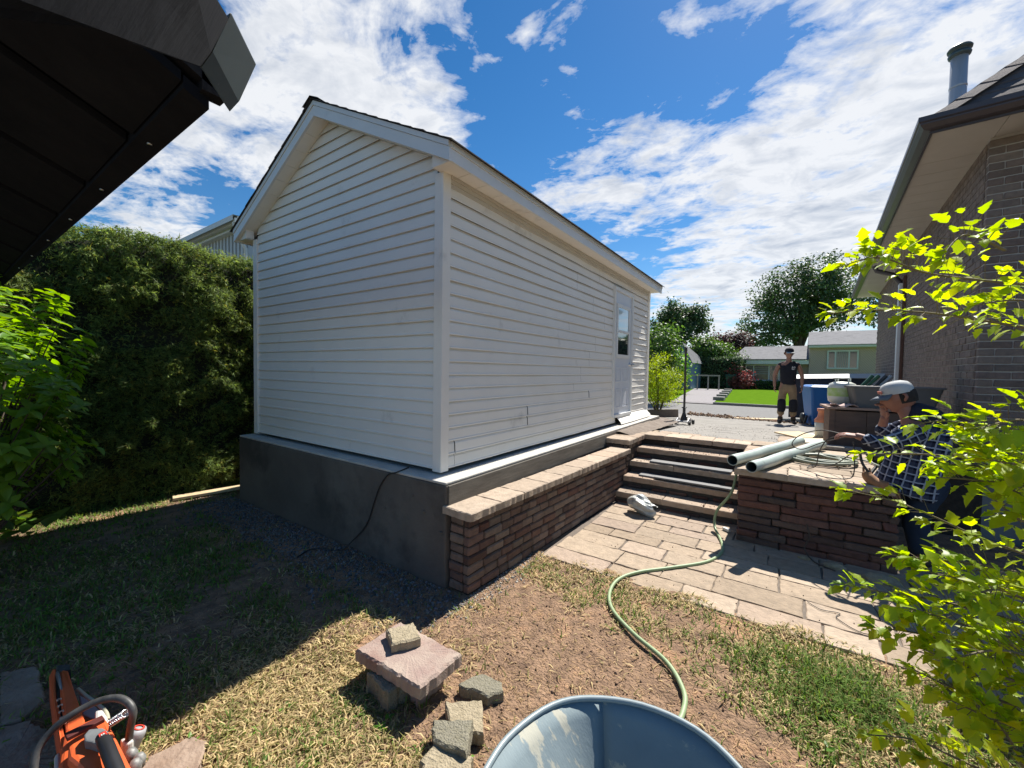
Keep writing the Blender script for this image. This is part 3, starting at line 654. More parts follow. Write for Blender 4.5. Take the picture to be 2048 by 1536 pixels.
# chimney pipe
steel = mat('steel_flue', (.55,.54,.53), (.42,.42,.42), scale=3, rough=.45, metal=.55, stretch=(4,4,.4))
cx, cy = 1.98, 7.75
chm = thing('chimney_pipe', 'round steel chimney pipe with flat green-black cap on the house roof', 'chimney', (cx, cy, 4.6))

HR = rad(-2.9); oc = Vector((XH+2, YH+3, 0)); cc0 = Vector((XH, YH, 0)); house.rotation_euler.z = HR; house.location = cc0+Matrix.Rotation(HR, 3, 'Z') @ (oc-cc0)
cx, cy = 1.75, 8.0; chm.location = (cx, cy, 4.5); ORG[chm.name] = Vector((cx, cy, 4.5))
b = MB(); b.lathe([(.085, 0), (.085, 1.42), (.075, 1.425)], (cx, cy, 4.5), 24); b.lathe([(.086, .98), (.089, .985), (.089, 1.005), (.086, 1.01)], (cx, cy, 4.5), 24); b.build('pipe', steel, chm)
b = MB(); b.lathe([(.082, 1.38), (.108, 1.40), (.115, 1.425), (.108, 1.44), (.092, 1.45), (.092, 1.47), (.12, 1.48), (.124, 1.50), (.11, 1.52), (0, 1.53)], (cx, cy, 4.5), 24); b.build('cap', mat('flue_cap', (.10,.14,.14), (.07,.09,.09), rough=.4, metal=.5), chm)
ds = thing('downspout', 'white downspout between two brown trim strips on the brick house side', 'downspout', (1.58, 9.6, .6))
b = MB(); b.box((1.50, 9.45, .55), (1.595, 9.60, 3.62)); b.build('pipe', white_trim, ds, bevel=.01)
b = MB(); b.tube([(1.55, 9.52, 3.6), (1.40, 9.52, 3.82), (1.16, 9.52, 3.92), (1.12, 9.52, 4.03)], .045, 8); b.build('elbow', brown, ds)
rbrown = mat('red_brown_trim', (.10,.045,.03), (.13,.06,.04), rough=.5)
for y0, y1 in ((9.36, 9.43), (9.78, 9.88)):
    b = MB(); b.box((1.55, y0, .6), (1.595, y1, 3.75)); b.build('trim_strip', rbrown, ds)
b = MB(); b.tube([(1.57, 9.83, 3.72), (1.45, 9.83, 3.85), (1.25, 9.83, 3.93)], .03, 6); b.build('elbow', rbrown, ds)
tf = thing('timber_wall', 'pale timber stud frame against the grey house foundation', 'frame', (1.7, 6.1, 0))
for (x0, x1, z0, z1) in [(1.50, 1.56, -.12, .50), (1.93, 1.99, -.12, .50), (2.4, 2.46, -.12, .50)]:
    b = MB(); b.box((x0+.06, 6.02, z0), (x1+.06, 6.10, z1)); b.build('stud', lumber, tf, bevel=.003)
b = MB(); b.box((1.54, 6.02, .503), (3.2, 6.10, .563)); b.build('top_plate', lumber, tf, bevel=.003)
b = MB(); b.box((1.54, 6.105, -.12), (3.2, 6.16, .56)); b.build('panel', mat('grey_panel', (.23,.23,.235), (.20,.2,.205), scale=3, rough=.8), tf)
b = MB(); b.box((1.25, 6.0, -.1), (1.30, 6.06, .5)); b.build('stud', mat('old_lumber', (.20,.15,.10), (.15,.11,.075), rough=.9), tf)

ds.location = (1.835, 11.25, .42); ds.rotation_euler.z = HR
# ------------------------------------------------------------ dark eave overhead at the left
ev = thing('black_roof_eave', 'black boarded eave of a garden roof overhead at the left', 'eave', (-2.6, .4, 2.1))
blk = mat('black_stain', (.010,.011,.014), (.015,.016,.019), scale=5, rough=1.0, spec=.03, bump=.2, bscale=30); blk_sky = mat('black_skylit', (.022,.032,.03), (.03,.042,.04), scale=8, rough=.5, spec=.4, c3=(.10,.12,.11), c3scale=30, c3lo=.66, c3hi=.72)  # same black paint; the corner cap's paler copy has sky light in its colour
TA = math.tan(rad(24.6)); E0 = (.405, 2.2)
def ez(y): return E0[1]+(E0[0]-y)*TA
X1e = -1.18
yb = E0[0]-.05; w_ = .545; i = 0
b = MB(); b.add([(X1e, E0[0], E0[1]), (-6.5, E0[0]-.03, E0[1]), (-6.5, yb, ez(yb)), (X1e, yb, ez(yb)), (X1e, E0[0], E0[1]+.03), (-6.5, E0[0]-.03, E0[1]+.03), (-6.5, yb, ez(yb)+.03), (X1e, yb, ez(yb)+.03)], [(0, 1, 2, 3), (7, 6, 5, 4), (1, 0, 4, 5), (3, 2, 6, 7), (0, 3, 7, 4), (2, 1, 5, 6)]); b.build('border_board', blk, ev)
x = X1e-.0
while x > -6.4:
    b = MB(); yt = -1.6; yy = yb-.004; xa, xb = x-(w_-.055 if x < X1e-.1 else .39), x
    b.add([(xa, yy, ez(yy)+.012), (xb, yy, ez(yy)+.012), (xb, yt, ez(yt)+.012), (xa, yt, ez(yt)+.012), (xa, yy, ez(yy)+.035), (xb, yy, ez(yy)+.035), (xb, yt, ez(yt)+.035), (xa, yt, ez(yt)+.035)], [(0, 1, 2, 3), (7, 6, 5, 4), (1, 0, 4, 5), (3, 2, 6, 7), (1, 5, 6, 2), (3, 7, 4, 0)]); b.build('soffit_board', blk, ev); x = xa-.055
b = MB(); yt = -1.65; b.add([(X1e+.02, E0[0]+.0, E0[1]+.045), (-6.5, E0[0]-.03, E0[1]+.045), (-6.5, yt, ez(yt)+.05), (X1e+.02, yt, ez(yt)+.05), (X1e+.02, E0[0]+.0, E0[1]+.10), (-6.5, E0[0]-.03, E0[1]+.10), (-6.5, yt, ez(yt)+.12), (X1e+.02, yt, ez(yt)+.12)], [(0, 1, 2, 3), (7, 6, 5, 4), (1, 0, 4, 5), (3, 2, 6, 7), (1, 5, 6, 2), (3, 7, 4, 0)]); b.build('roof_deck', blk, ev)
# rake beam with its cut end
def lerp2(a, c, t): return tuple(a[i]+(c[i]-a[i])*t for i in range(3))
yf = E0[0]+.035
prof = [(X1e+.018, E0[1]+.035), (X1e+.045, E0[1]-.008), (X1e+.10, E0[1]-.012), (X1e+.155, E0[1]+.05), (X1e+.055, E0[1]+.20), (X1e+.02, E0[1]+.17)]
prof = [(X1e+.012, E0[1]+.012), (X1e+.045, E0[1]-.022), (X1e+.085, E0[1]-.030), (X1e+.145, E0[1]+.040), (X1e+.05, E0[1]+.205), (X1e+.0, E0[1]+.15)]
rings = []
for (b0, t0, y0) in (((478, 204), (513, 127), .415), ((425, 102), (463, 22), .27), ((330, -50), (400, -150), .06), ((150, -400), (250, -600), -.25)):
    if y0 > 0: bo = at_y(*b0, y0); to = at_y(*t0, y0+.01)
    else: bo = rings[-1][0]+(rings[-1][0]-rings[-2][0])*3; to = rings[-1][1]+(rings[-1][1]-rings[-2][1])*3
    rings.append([bo, to, to+Vector((-.16, 0, .03)), bo+Vector((-.05, .0, -.006))])
for (i0, i1, nm_, mm_) in ((0, 1, 'corner_cap', blk_sky), (1, 3, 'rake_beam', blk)):
    rg_ = rings[i0:i1+1]; rg_ = [[v.copy() for v in r_] for r_ in rg_]
    if nm_ == 'rake_beam':
        for r_ in rg_: r_[0] += Vector((-.006, 0, 0)); r_[1] += Vector((-.008, 0, -.006))
    nn = len(rg_)-1; b = MB(); b.add([v for r_ in rg_ for v in r_], [(i*4+k, i*4+(k+1) % 4, (i+1)*4+(k+1) % 4, (i+1)*4+k) for i in range(nn) for k in range(4)]+[(3, 2, 1, 0), tuple(nn*4+q for q in range(4))]); b.build(nm_, mm_, ev, bevel=.003)
b = MB()
for (x_, y_, yy_) in ((470, 60, .40), (490, 130, .41), (468, 150, .40)): 
    p = at_y(x_, y_, yy_-.06)
b2 = MB()
for i in range(6): p = Vector((X1e-.35-i*.545, E0[0]-.025, ez(E0[0]-.025)-.0)); b2.lathe([(0, -.003), (.006, -.003), (.006, .002), (0, .002)], p, 8)
b2.build('nail_heads', metal, ev)
b = MB(); b.box((X1e-.02, E0[0]-.02, E0[1]+.03), (X1e+.02, E0[0]+.03, E0[1]+.16)); b.build('end_block', blk, ev)

# ------------------------------------------------------------ neighbouring buildings
corr = mat('ribbed_steel', (.36,.40,.42), (.40,.44,.46), scale=2, rough=.45, metal=.1); gut = mat('gutter_grey', (.50,.54,.54), (.45,.5,.5), rough=.4)
nb_ = thing('ribbed_metal_building', 'grey ribbed metal building rising behind the cedar hedge', 'building', (-18, 9, 0))
cxn, cyn, zt = -17.2, 7.0, 7.0
b = MB()
for i in range(46):
    x0 = cxn-i*.32; b.box((x0-.30, cyn, 5.0), (x0-.15, cyn+.08, zt-.25)); b.box((x0-.15, cyn+.05, 5.0), (x0, cyn+.10, zt-.25))
b.box((cxn-15, cyn+.35, 0), (cxn-.6, cyn+.5, 5.1)); b.build('fascia_panel', corr, nb_)
b = MB(); b.box((cxn-.6, cyn, 0), (cxn, cyn+.5, 5.0)); 
for i in range(40): b.box((cxn-.02, cyn+.1+i*.4, 0), (cxn+.06, cyn+.32+i*.4, zt-.3))
b.box((cxn-.4, cyn+.1, 0), (cxn-.01, cyn+16, zt-.3)); b.build('wall', corr, nb_)
b = MB(); b.box((cxn-15, cyn-.2, zt-.25), (cxn+.25, cyn+.3, zt-.18)); b.box((cxn-15, cyn-.35, zt-.12), (cxn+.3, cyn-.2, zt+.08)); b.box((cxn+.1, cyn-.44, zt-.16), (cxn+.3, cyn+16, zt+.0)); b.build('gutter', gut, nb_)
b = MB(); b.tube([(cxn+.15, cyn-.4, zt-.15), (cxn+.18, cyn-.35, zt-.5), (cxn+.15, cyn-.02, zt-1.0), (cxn+.12, cyn-.02, 3)], .07, 8); b.build('downspout', gut, nb_)
b = MB(); b.add([(cxn-15, cyn-.5, zt+.1), (cxn+.3, cyn-.5, zt+.1), (cxn+.3, cyn+16, zt+.35), (cxn-15, cyn+16, zt+.35), (cxn-15, cyn-.5, zt-.1), (cxn+.3, cyn-.5, zt-.1)], [(0, 1, 2, 3), (4, 5, 1, 0)]); b.build('roof', gut, nb_)

roofg = mat('grey_shingle_roof', (.15,.15,.155), (.20,.195,.20), scale=6, rough=.95, bump=.4, bscale=30, c3=(.11,.11,.115), c3scale=3)
tan_side = mat('tan_siding', (.44,.33,.29), (.47,.36,.32), rough=.8); far_white = mat('far_white', (.62,.63,.61), (.55,.56,.55), rough=.6); far_glass = glass('far_glass', (.05,.055,.06), .15)
curt = mat('pale_curtain', (.33,.34,.32), (.25,.26,.25), rough=.9); far_brick = mat('far_brick', (.24,.15,.12), (.20,.13,.11), scale=10, rough=.9)
def frame_house(name, label, cat, O, ang):
    t = thing(name, label, cat, O, 0); Mx = Matrix.Translation(O) @ Matrix.Rotation(ang, 4, 'Z'); return t, Mx
def fbox(t, M_, nm, m, *boxes, kind=None, parent=None):
    b = MB()
    for lo, hi in boxes: b.box(lo, hi, M_)
    return b.build(nm, m, parent or t, kind=kind, root=t)
# houses face the camera direction; x to the right along their front
ang = 0.0
O1 = Vector((-3.85, 37.4, .42)); h1, M1 = frame_house('low_house', 'low grey roofed house with wide white window behind the lawn', 'house', O1, ang); M1 = M1 @ Matrix.Diagonal((.71, 1, .89, 1))
Wd = 7.0; fbox(h1, M1, 'wall', tan_side, ((.2, .3, 0), (Wd, 6, 2.45)))
fbox(h1, M1, 'brick_front', far_brick, ((.25, .22, 0), (1.2, .30, 2.3)))
fbox(h1, M1, 'corner_post', far_white, ((0, -.3, 0), (.22, -.05, 2.35)))
fbox(h1, M1, 'eave_board', far_white, ((-.2, -.45, 2.18), (Wd, -.35, 2.50))); fbox(h1, M1, 'eave_trim', far_white, ((-.25, -.5, 2.53), (Wd, -.35, 2.60)))
b = MB(); b.add([M1 @ Vector(v) for v in [(-.25, -.5, 2.61), (Wd, -.5, 2.61), (Wd, 3.4, 3.95), (.75, 3.4, 3.95), (-.25, -.5, 2.55), (Wd, -.5, 2.55), (.75, 7, 2.6), (Wd, 7, 2.6)]], [(0, 1, 2, 3), (4, 5, 1, 0), (3, 2, 7, 6), (0, 3, 6)]); b.build('roof', roofg, h1)
fw_ = fbox(h1, M1, 'window', far_white, ((1.25, .1, .75), (1.38, .29, 2.15)), ((2.0, .1, .75), (2.13, .29, 2.15)), ((3.45, .1, .75), (3.58, .29, 2.15)), ((4.4, .1, .75), (4.5, .29, 2.15)), ((1.25, .08, 2.05), (4.5, .29, 2.17)), ((1.25, .08, .68), (4.5, .29, .8)))
for x0, x1 in ((1.38, 2.0), (2.13, 3.45), (3.58, 4.4)): fbox(h1, M1, 'pane', far_glass, ((x0, .18, .8), (x1, .2, 2.05)), parent=fw_)
fbox(h1, M1, 'blind', curt, *[((2.16, .15, 1.3+i*.17), (3.42, .165, 1.38+i*.17)) for i in range(4)], parent=fw_)
fbox(h1, M1, 'door', curt, ((5.6, .2, .3), (6.5, .29, 2.2)))
O2 = M1 @ Vector((Wd+.02, -.3, 0)); h2, M2 = frame_house('split_level_house', 'taller tan house with diagonal siding and grey roof beyond the street', 'house', O2, ang); M2 = M2 @ Matrix.Diagonal((.72, 1, .875, 1))
W2 = 7.0; fbox(h2, M2, 'wall', tan_side, ((0, 0, 0), (W2, 6, 3.62)))
b = MB()
for i in range(60):
    x0 = -3.5+i*.19; lo = max(0, -x0); hi = min(3.6, W2-x0)
    if i < 19: pts = [(x0+3.6*(1-0), 3.6)]
    # diagonal battens rising to the left
    xa, za, xb, zb = x0, 3.55, x0+3.2, .35
    if xa < 0: za -= -xa; xa = 0
    if xb > W2: zb += xb-W2; xb = W2
    if xb-xa > .1:
        # cut around the window 1.5..3.8 x 1.9..3.3
        n = 14
        for j in range(n):
            u0, u1 = xa+(xb-xa)*j/n, xa+(xb-xa)*(j+1)/n; v0, v1 = za+(zb-za)*j/n, za+(zb-za)*(j+1)/n
            if 1.35 < (u0+u1)/2 < 4.0 and 1.75 < (v0+v1)/2 < 3.4: continue
            b.add([M2 @ Vector(v) for v in [(u0, -.02, v0-.05), (u1, -.02, v1-.05), (u1, -.02, v1+.03), (u0, -.02, v0+.03), (u0, 0, v0-.06), (u1, 0, v1-.06)]], [(0, 1, 2, 3), (4, 5, 1, 0)])
b.build('diagonal_siding', mat('tan_siding2', (.58,.43,.37), (.52,.385,.33), rough=.8), h2)
fbox(h2, M2, 'eave_board', far_white, ((-.1, -.5, 3.64), (W2, -.4, 3.80)), ((-.1, -.45, 3.58), (W2, 0, 3.63)))
b = MB(); b.add([M2 @ Vector(v) for v in [(-.15, -.52, 3.82), (W2, -.52, 3.82), (W2, 3.4, 5.25), (.05, 3.4, 5.25), (-.15, -.52, 3.76), (W2, -.52, 3.76), (.05, 7, 3.8), (W2, 7, 3.8), (-.1, 6, 0)]], [(0, 1, 2, 3), (4, 5, 1, 0), (3, 2, 7, 6), (0, 3, 6)]); b.build('roof', roofg, h2)
fr2 = fbox(h2, M2, 'window', far_white, ((1.45, -.1, 1.85), (1.58, -.03, 3.35)), ((3.75, -.1, 1.85), (3.88, -.03, 3.35)), ((2.05, -.1, 1.9), (2.17, -.03, 3.3)), ((3.1, -.1, 1.9), (3.22, -.03, 3.3)), ((1.45, -.11, 3.25), (3.88, -.03, 3.37)), ((1.45, -.12, 1.82), (3.88, -.03, 1.95)))
for x0, x1 in ((1.58, 2.05), (2.17, 3.1), (3.22, 3.75)): fbox(h2, M2, 'pane', far_glass, ((x0, -.06, 1.95), (x1, -.045, 3.25)), parent=fr2)
fbox(h2, M2, 'curtain', curt, *[((2.2+i*.15, -.07, 1.98), (2.27+i*.15, -.061, 3.24)) for i in range(6)], parent=fr2)
# blue house
O3 = Vector((-7.9, 31.5, .4)); h3, M3 = frame_house('blue_house', 'blue grey gabled house partly behind the black jack handle', 'house', O3, rad(0)); M3 = M3 @ Matrix.Diagonal((.43, 1, .80, 1))
blue = mat('blue_siding', (.12,.20,.29), (.14,.22,.31), rough=.7)
b = MB(); b.box((0, 0, 0), (4.6, 7, 2.6), M3); b.add([M3 @ Vector(v) for v in [(0, 0, 2.6), (4.6, 0, 2.6), (3.2, 0, 4.2), (0, 7, 2.6), (4.6, 7, 2.6), (.6, 7, 4.2)]], [(0, 1, 2), (5, 4, 3)]); b.build('wall', blue, h3)
b = MB(); b.add([M3 @ Vector(v) for v in [(-.3, -.2, 2.4), (3.2, -.2, 4.3), (4.9, -.2, 2.4), (-3.3, 7.2, 2.4), (.0, 7.2, 4.3), (4.9, 7.2, 2.4), (-.3, -.2, 2.3), (3.2, -.2, 4.2), (4.9, -.2, 2.3)]], [(0, 1, 4, 3), (1, 2, 5, 4), (6, 7, 1, 0), (7, 8, 2, 1)]); b.build('roof', roofg, h3)
fbox(h3, M3, 'window', far_glass, ((3.4, -.03, 1.1), (3.9, .0, 2.0)))
dk = thing('garden_railing', 'small pale wooden railing on the grass by the blue house', 'railing', (-6.6, 32.2, .4)); M4 = Matrix.Translation((-6.1, 31.0, .42)) @ Matrix.Rotation(rad(20), 4, 'Z')
oldw = mat('old_wood', (.30,.28,.25), (.24,.22,.2), rough=.9)
fbox(dk, M4, 'rail', oldw, ((0, 0, .95), (2.2, .08, 1.05)))
for i in range(4): fbox(dk, M4, 'post', oldw, ((i*.7, 0, 0), (.08+i*.7, .08, .95)))
# ------------------------------------------------------------ props
def obox(name, m, dims, loc, rz=0, bevel=.004, label=None, cat=None, group=None, rx=0, ry=0):
    b = MB(); dx, dy, dz = dims; b.box((-dx/2, -dy/2, 0), (dx/2, dy/2, dz)); o = link(name, b.mesh(name), m, None, loc, (rx, ry, rz)); bv = o.modifiers.new('b', 'BEVEL'); bv.width = bevel; bv.segments = 2
    return tag(o, label, cat, group)
# two drain pipes
galv = mat('drain_pipe', (.36,.43,.40), (.43,.50,.46), scale=6, rough=.45, c3=(.22,.24,.21), c3scale=9, c3lo=.62, c3hi=.75, bump=.15, bscale=20)
for (a, c, lab) in [((-.42, 4.35, .755), (.13, 6.12, .762), 'pale green drain pipe nearest the steps, hose passing below its mouth'), ((-.25, 4.16, .752), (.33, 6.0, .762), 'pale green drain pipe nearest the coiled hose')]:
    a = Vector(a); c = Vector(c); t = thing('drain_pipe', lab, 'pipe', a, 0, 'drain pipes lying on the terrace wall')
    b = MB(); pts = [a.lerp(c, i/14) for i in range(15)]; R0 = .050
    pts = [p+Vector((.006*math.sin(i*1.1+a.x*5), 0, 0)) for i, p in enumerate(pts)]
    b.tube(pts, [R0*(1+.03*math.sin(i*2.3)) for i in range(15)], 20, caps=False); b.tube(pts, R0*.88, 20, caps=False)
    d = (c-a).normalized(); up = Vector((0, 0, 1)); sd = d.cross(up); up = sd.cross(d)
    for e, P0 in ((0, pts[0]), (14, pts[-1])):
        ring = [P0+(up*math.cos(2*math.pi*k/20)+sd*math.sin(2*math.pi*k/20))*r for r in (R0, R0*.88) for k in range(20)]
        b.add(ring, [(k, (k+1) % 20, 20+(k+1) % 20, 20+k) for k in range(20)])
    b.build('tube', galv, t)
    ic = MB(); ic.tube(pts[:8], R0*.86, 20, caps=False); ic.build('inside', mat('pipe_inside', (.07,.09,.085), (.05,.06,.06), rough=.7), t)
# green hose from the pipe to the wheelbarrow
hose_m = mat('green_hose', (.24,.33,.16), (.30,.37,.21), scale=30, rough=.5, c3=(.38,.40,.30), c3scale=14, c3lo=.6, c3hi=.75)
hp = [(-.40, 4.62, .66), (-.44, 4.52, .40), (-.56, 4.50, .20), (-.57, 4.44, .06), (-.50, 4.25, .025), (-.45, 4.05, .022), (-.45, 3.85, .022), (-.53, 3.62, .022), (-.74, 3.35, .022), (-.92, 3.13, .024), (-1.01, 2.93, .024), (-1.0, 2.72, .022), (-.91, 2.53, .022), (-.72, 2.37, .022), (-.50, 2.24, .022), (-.38, 2.08, .022), (-.355, 1.95, .022), (-.37, 1.84, .022), (-.42, 1.72, .022), (-.46, 1.55, .022)]
b = MB(); b.tube(spline(hp, 8), .0125, 10); tag(b.build('hose', hose_m), 'long pale green garden hose snaking from the steps over paving and dirt', 'hose')
# coiled hose on the terrace
b = MB(); cpt = []; cxx, cyy = .26, 5.16
for i in range(150):
    a = i*.26; R_ = .26-.0006*i+.05*math.sin(i*.19); cpt.append((cxx+R_*1.15*math.cos(a)+.02*math.sin(i*.7), cyy+R_*1.0*math.sin(a)+.02*math.cos(i*.5), .715+.010*(i*.26/6.28 % 3)+.004*math.sin(i)))
b.tube(spline(cpt, 2), .012, 7); b.tube(spline([(-.12, 5.0, .712), (-.2, 5.3, .712), (.1, 5.6, .712), (.6, 5.5, .712), (.74, 5.2, .712)], 8), .009, 7)
tag(b.build('hose_coil', mat('olive_hose', (.20,.23,.16), (.27,.29,.22), scale=20, rough=.5)), 'flat coil of olive hose on the terrace beside the pipes', 'hose')
# thin cord looping from the bending man's hand
b = MB(); H = (.42, 4.44, 1.07)
for pts in [[H, (.25, 4.6, 1.08), (.10, 4.75, 1.0), (.04, 4.8, .90), (.12, 4.8, .86), (.26, 4.65, .96), (.42, 4.44, 1.06)], [H, (.30, 4.5, 1.02), (.24, 4.52, .9), (.22, 4.55, .76), (.16, 4.6, .72), (.2, 4.7, .73), (.35, 4.6, .78), (.47, 4.42, .95)], [(.46, 4.42, 1.02), (.47, 4.40, .85), (.46, 4.38, .74), (.40, 4.34, .715), (.30, 4.32, .712), (.22, 4.36, .715)]]:
    b.tube(spline(pts, 8), .0045, 6)
tag(b.build('cord', mat('dark_cord', (.045,.04,.035), (.06,.055,.05), rough=.6)), 'thin dark cord looping from the hand of the plaid jacketed man', 'cord')
b = MB(); b.tube(spline([(.50, 4.40, .95), (.52, 4.38, .85), (.58, 4.36, .76), (.60, 4.36, .72)], 6), .010, 8); b.tube([(.62, 4.5, .82), (.57, 4.42, .76)], .012, 6); tag(b.build('air_line', black_rubber), 'short black tool cable dropping beside the leather glove', 'cable')
gl = MB(); gl.tube(spline([(.55, 4.38, .79), (.555, 4.37, .755), (.60, 4.34, .715), (.66, 4.31, .70)], 5), [.020, .03, .034, .036, .038, .04, .041, .042, .042, .042, .042, .042, .042, .042, .042, .042][:16], 10)
for dx in (-.02, .0, .02): gl.tube([(.55+dx, 4.38, .78), (.545+dx, 4.40, .82)], [.010, .006], 7)
tag(gl.build('leather_glove', mat('tan_leather', (.34,.17,.08), (.27,.13,.06), scale=20, rough=.8)), 'tan leather work glove on the wall cap next to the plaid jacket', 'glove')
# rubble crumbs on cap
# white plastic bag
bag = MB(); nU, nV = 22, 14; vs = []; rb = random.Random(5)
ph = [rb.uniform(0, 6) for _ in range(6)]
for v in range(nV):
    tt = v/(nV-1)
    for u in range(nU):
        a = 2*math.pi*u/nU; r = .12*math.sin(math.pi*min(1, .12+tt*.80))**.6*(1+.16*math.sin(3*a+ph[0]+tt*4)+.12*math.sin(5*a+ph[1]-tt*5)+.07*math.sin(9*a+ph[2]+tt*9))
        vs.append((-1.30+(tt-.5)*.30+.02*math.sin(a*2), 4.50+r*math.cos(a)*.75-.05*tt, .105+r*math.sin(a)*.78+.02*math.sin(tt*6)))
bag.add(vs, [(v*nU+u, v*nU+(u+1) % nU, (v+1)*nU+(u+1) % nU, (v+1)*nU+u) for v in range(nV-1) for u in range(nU)]+[tuple(range(nU))[::-1]])
o = bag.build('plastic_bag', mat('bag_white', (.52,.53,.50), (.40,.41,.38), scale=12, rough=.35, bump=.9, bscale=28, c3=(.28,.27,.22), c3scale=7, c3lo=.55, c3hi=.7)); tag(o, 'crumpled white plastic bag lying before the bottom step', 'bag')
obox('small_carton', mat('carton_white', (.7,.7,.68), rough=.6), (.075, .03, .028), (-.47, 4.50, .014), rad(-35), .002, 'tiny white carton on the paving below the hose', 'carton')

# stones by the wheelbarrow
ston = lambda nm, cs, **k: multi(nm, cs, bump=.9, bscale=70, **k)
slabm = mat('pink_slab', srgb('#937d74'), srgb('#a8988a'), scale=7, rough=.9, bump=.5, bscale=120, c3=srgb('#87695f'), c3scale=4, c3lo=.5, c3hi=.7)
yst = mat('buff_stone', srgb('#a89b82'), srgb('#8f836b'), scale=40, rough=.95, bump=1, bscale=110); gst = mat('grey_buff_stone', srgb('#8b8676'), srgb('#77725f'), scale=60, rough=.95, bump=1, bscale=130)
def zq(pts, z): return [at_z(x, y, z).to_2d() for x, y in pts]
def stone(name, px, z0, z1, m, label, cat='stone', seed=1, tilt=None, group=None, cham=.006):
    poly = zq(px, z1); c = sum(poly, Vector((0, 0)))/len(poly)
    area = sum(poly[i].x*poly[(i+1) % len(poly)].y-poly[(i+1) % len(poly)].x*poly[i].y for i in range(len(poly)))
    if area < 0: poly = poly[::-1]
    me = rough_slab([p-c for p in poly], z0-z1, 0, seed=seed, cham=cham*1.3, jit=.005, sub=.018).mesh(name)
    o = link(name, me, m, None, (c.x, c.y, z1)); 
    if tilt: o.rotation_euler = tilt
    return tag(o, label, cat, group)
stone('stone_slab', [(712, 1298), (801, 1241), (922, 1307), (841, 1375)], .105, .165, slabm, 'large square pinkish slab lying on top of smaller blocks', 'slab', 3, cham=.008)
stone('stone_block', [(773, 1257), (828, 1243), (841, 1275), (785, 1288)], .168, .214, yst, 'small buff block on top of the large pinkish slab', 'stone', 4)
stone('stone_block', [(735, 1343), (790, 1330), (830, 1352), (775, 1384)], .0, .10, gst, 'dark block supporting the left corner of the big slab', 'stone', 5)
stone('stone_block', [(800, 1340), (850, 1310), (885, 1335), (835, 1372)], .0, .10, slabm, 'reddish block under the front corner of the big slab', 'stone', 15)
stone('stone_block', [(780, 1290), (830, 1270), (870, 1300), (820, 1320)], .0, .10, gst, 'hidden back block below the middle of the big slab', 'stone', 25)
stone('broken_stone', [(918, 1366), (930, 1358), (965, 1345), (1003, 1362), (1006, 1382), (975, 1392), (945, 1378), (925, 1376)], .0, .05, gst, 'rough broken grey stone right of the big slab', 'stone', 6)
stone('stone_block', [(890, 1402), (966, 1399), (966, 1468), (900, 1455)], .0, .055, yst, 'flat buff block half under the tilted grey one', 'stone', 7)
stone('stone_block', [(863, 1436), (944, 1441), (934, 1508), (866, 1478)], .03, .088, gst, 'tilted grey block overlapping the flat buff one', 'stone', 8, tilt=(rad(4), rad(-5), 0))
stone('stone_block', [(842, 1520), (868, 1484), (946, 1512), (935, 1560), (850, 1570)], .0, .062, yst, 'buff block nearest the bottom edge beside the wheelbarrow', 'stone', 9)
# flagstones at the left
for px_, lab, sd in [([(0, 1345), (75, 1330), (90, 1400), (40, 1440), (0, 1450)], 'shaded flagstone at the left edge above the saw', 31), ([(-60, 1462), (60, 1440), (120, 1470), (100, 1600), (-80, 1600)], 'shaded flagstone beneath the orange saw', 32), ([(300, 1510), (385, 1470), (415, 1480), (400, 1540), (330, 1600), (230, 1600)], 'sunlit flagstone at the bottom right of the orange saw', 33)]:
    stone('flagstone', px_, -.03, .016, mat('flagstone_tan', srgb('#9b8878'), srgb('#85705f'), scale=9, rough=.95, bump=1, bscale=40), lab, 'flagstone', sd, group='flagstones set in the grass')
# plank by the foundation
o = slat('plank', (-5.88, 1.62, .012), (-5.62, 2.62, .035), .13, .03, lumber, 'new pale plank lying by the hedge at the foundation corner', 'plank')

# ------------------------------------------------------------ wheelbarrow
WZ = .60
wb = thing('wheelbarrow', 'grey blue wheelbarrow with plaster stained tub', 'wheelbarrow', (-.30, .62, 0))
tubm = mat('tub_blue_grey', srgb('#778488'), srgb('#828f92'), scale=5, rough=.75, spec=.2, c3=srgb('#a8a698'), c3scale=6, c3lo=.57, c3hi=.60, stretch=(1, 2.2, .7), bump=.1)
rim = [Vector(p) for p in [(-.18, 1.19), (-.33, 1.185), (-.47, 1.12), (-.555, 1.03), (-.60, .89), (-.60, .78), (-.565, .62), (-.50, .45), (-.40, .28), (-.25, .22), (-.08, .26), (.06, .40), (.12, .56), (.13, .74), (.11, .88), (.04, 1.02), (-.06, 1.13)]]
rimc = Vector((-.25, .70)); rim = [Vector((rimc.x+(p.x-rimc.x)*.955, rimc.y+(p.y-rimc.y)*.985)) for p in rim]; rs = spline([(p.x, p.y, 0) for p in rim], 4, True); n = len(rs)
def tz(p, t):  # tub wall point: t=0 rim, 1 bottom
    s_ = 1-.52*t; q = Vector((p.x, p.y))-rimc; return (rimc.x+q.x*s_+.02*t, rimc.y+q.y*s_-.09*t, WZ-.27*t)
b = MB(); fl = [Vector((-.36, 1.0)), Vector((.0, .93)), Vector((-.02, .36)), Vector((-.30, .42))]   # floor corners; sharp folds run up to the rim
cor = []
for c_ in (Vector((-.44, 1.14)), Vector((.08, .95)), Vector((.03, .36)), Vector((-.50, .45))): cor.append(min(range(n), key=lambda i: (Vector((rs[i].x, rs[i].y))-c_).length))
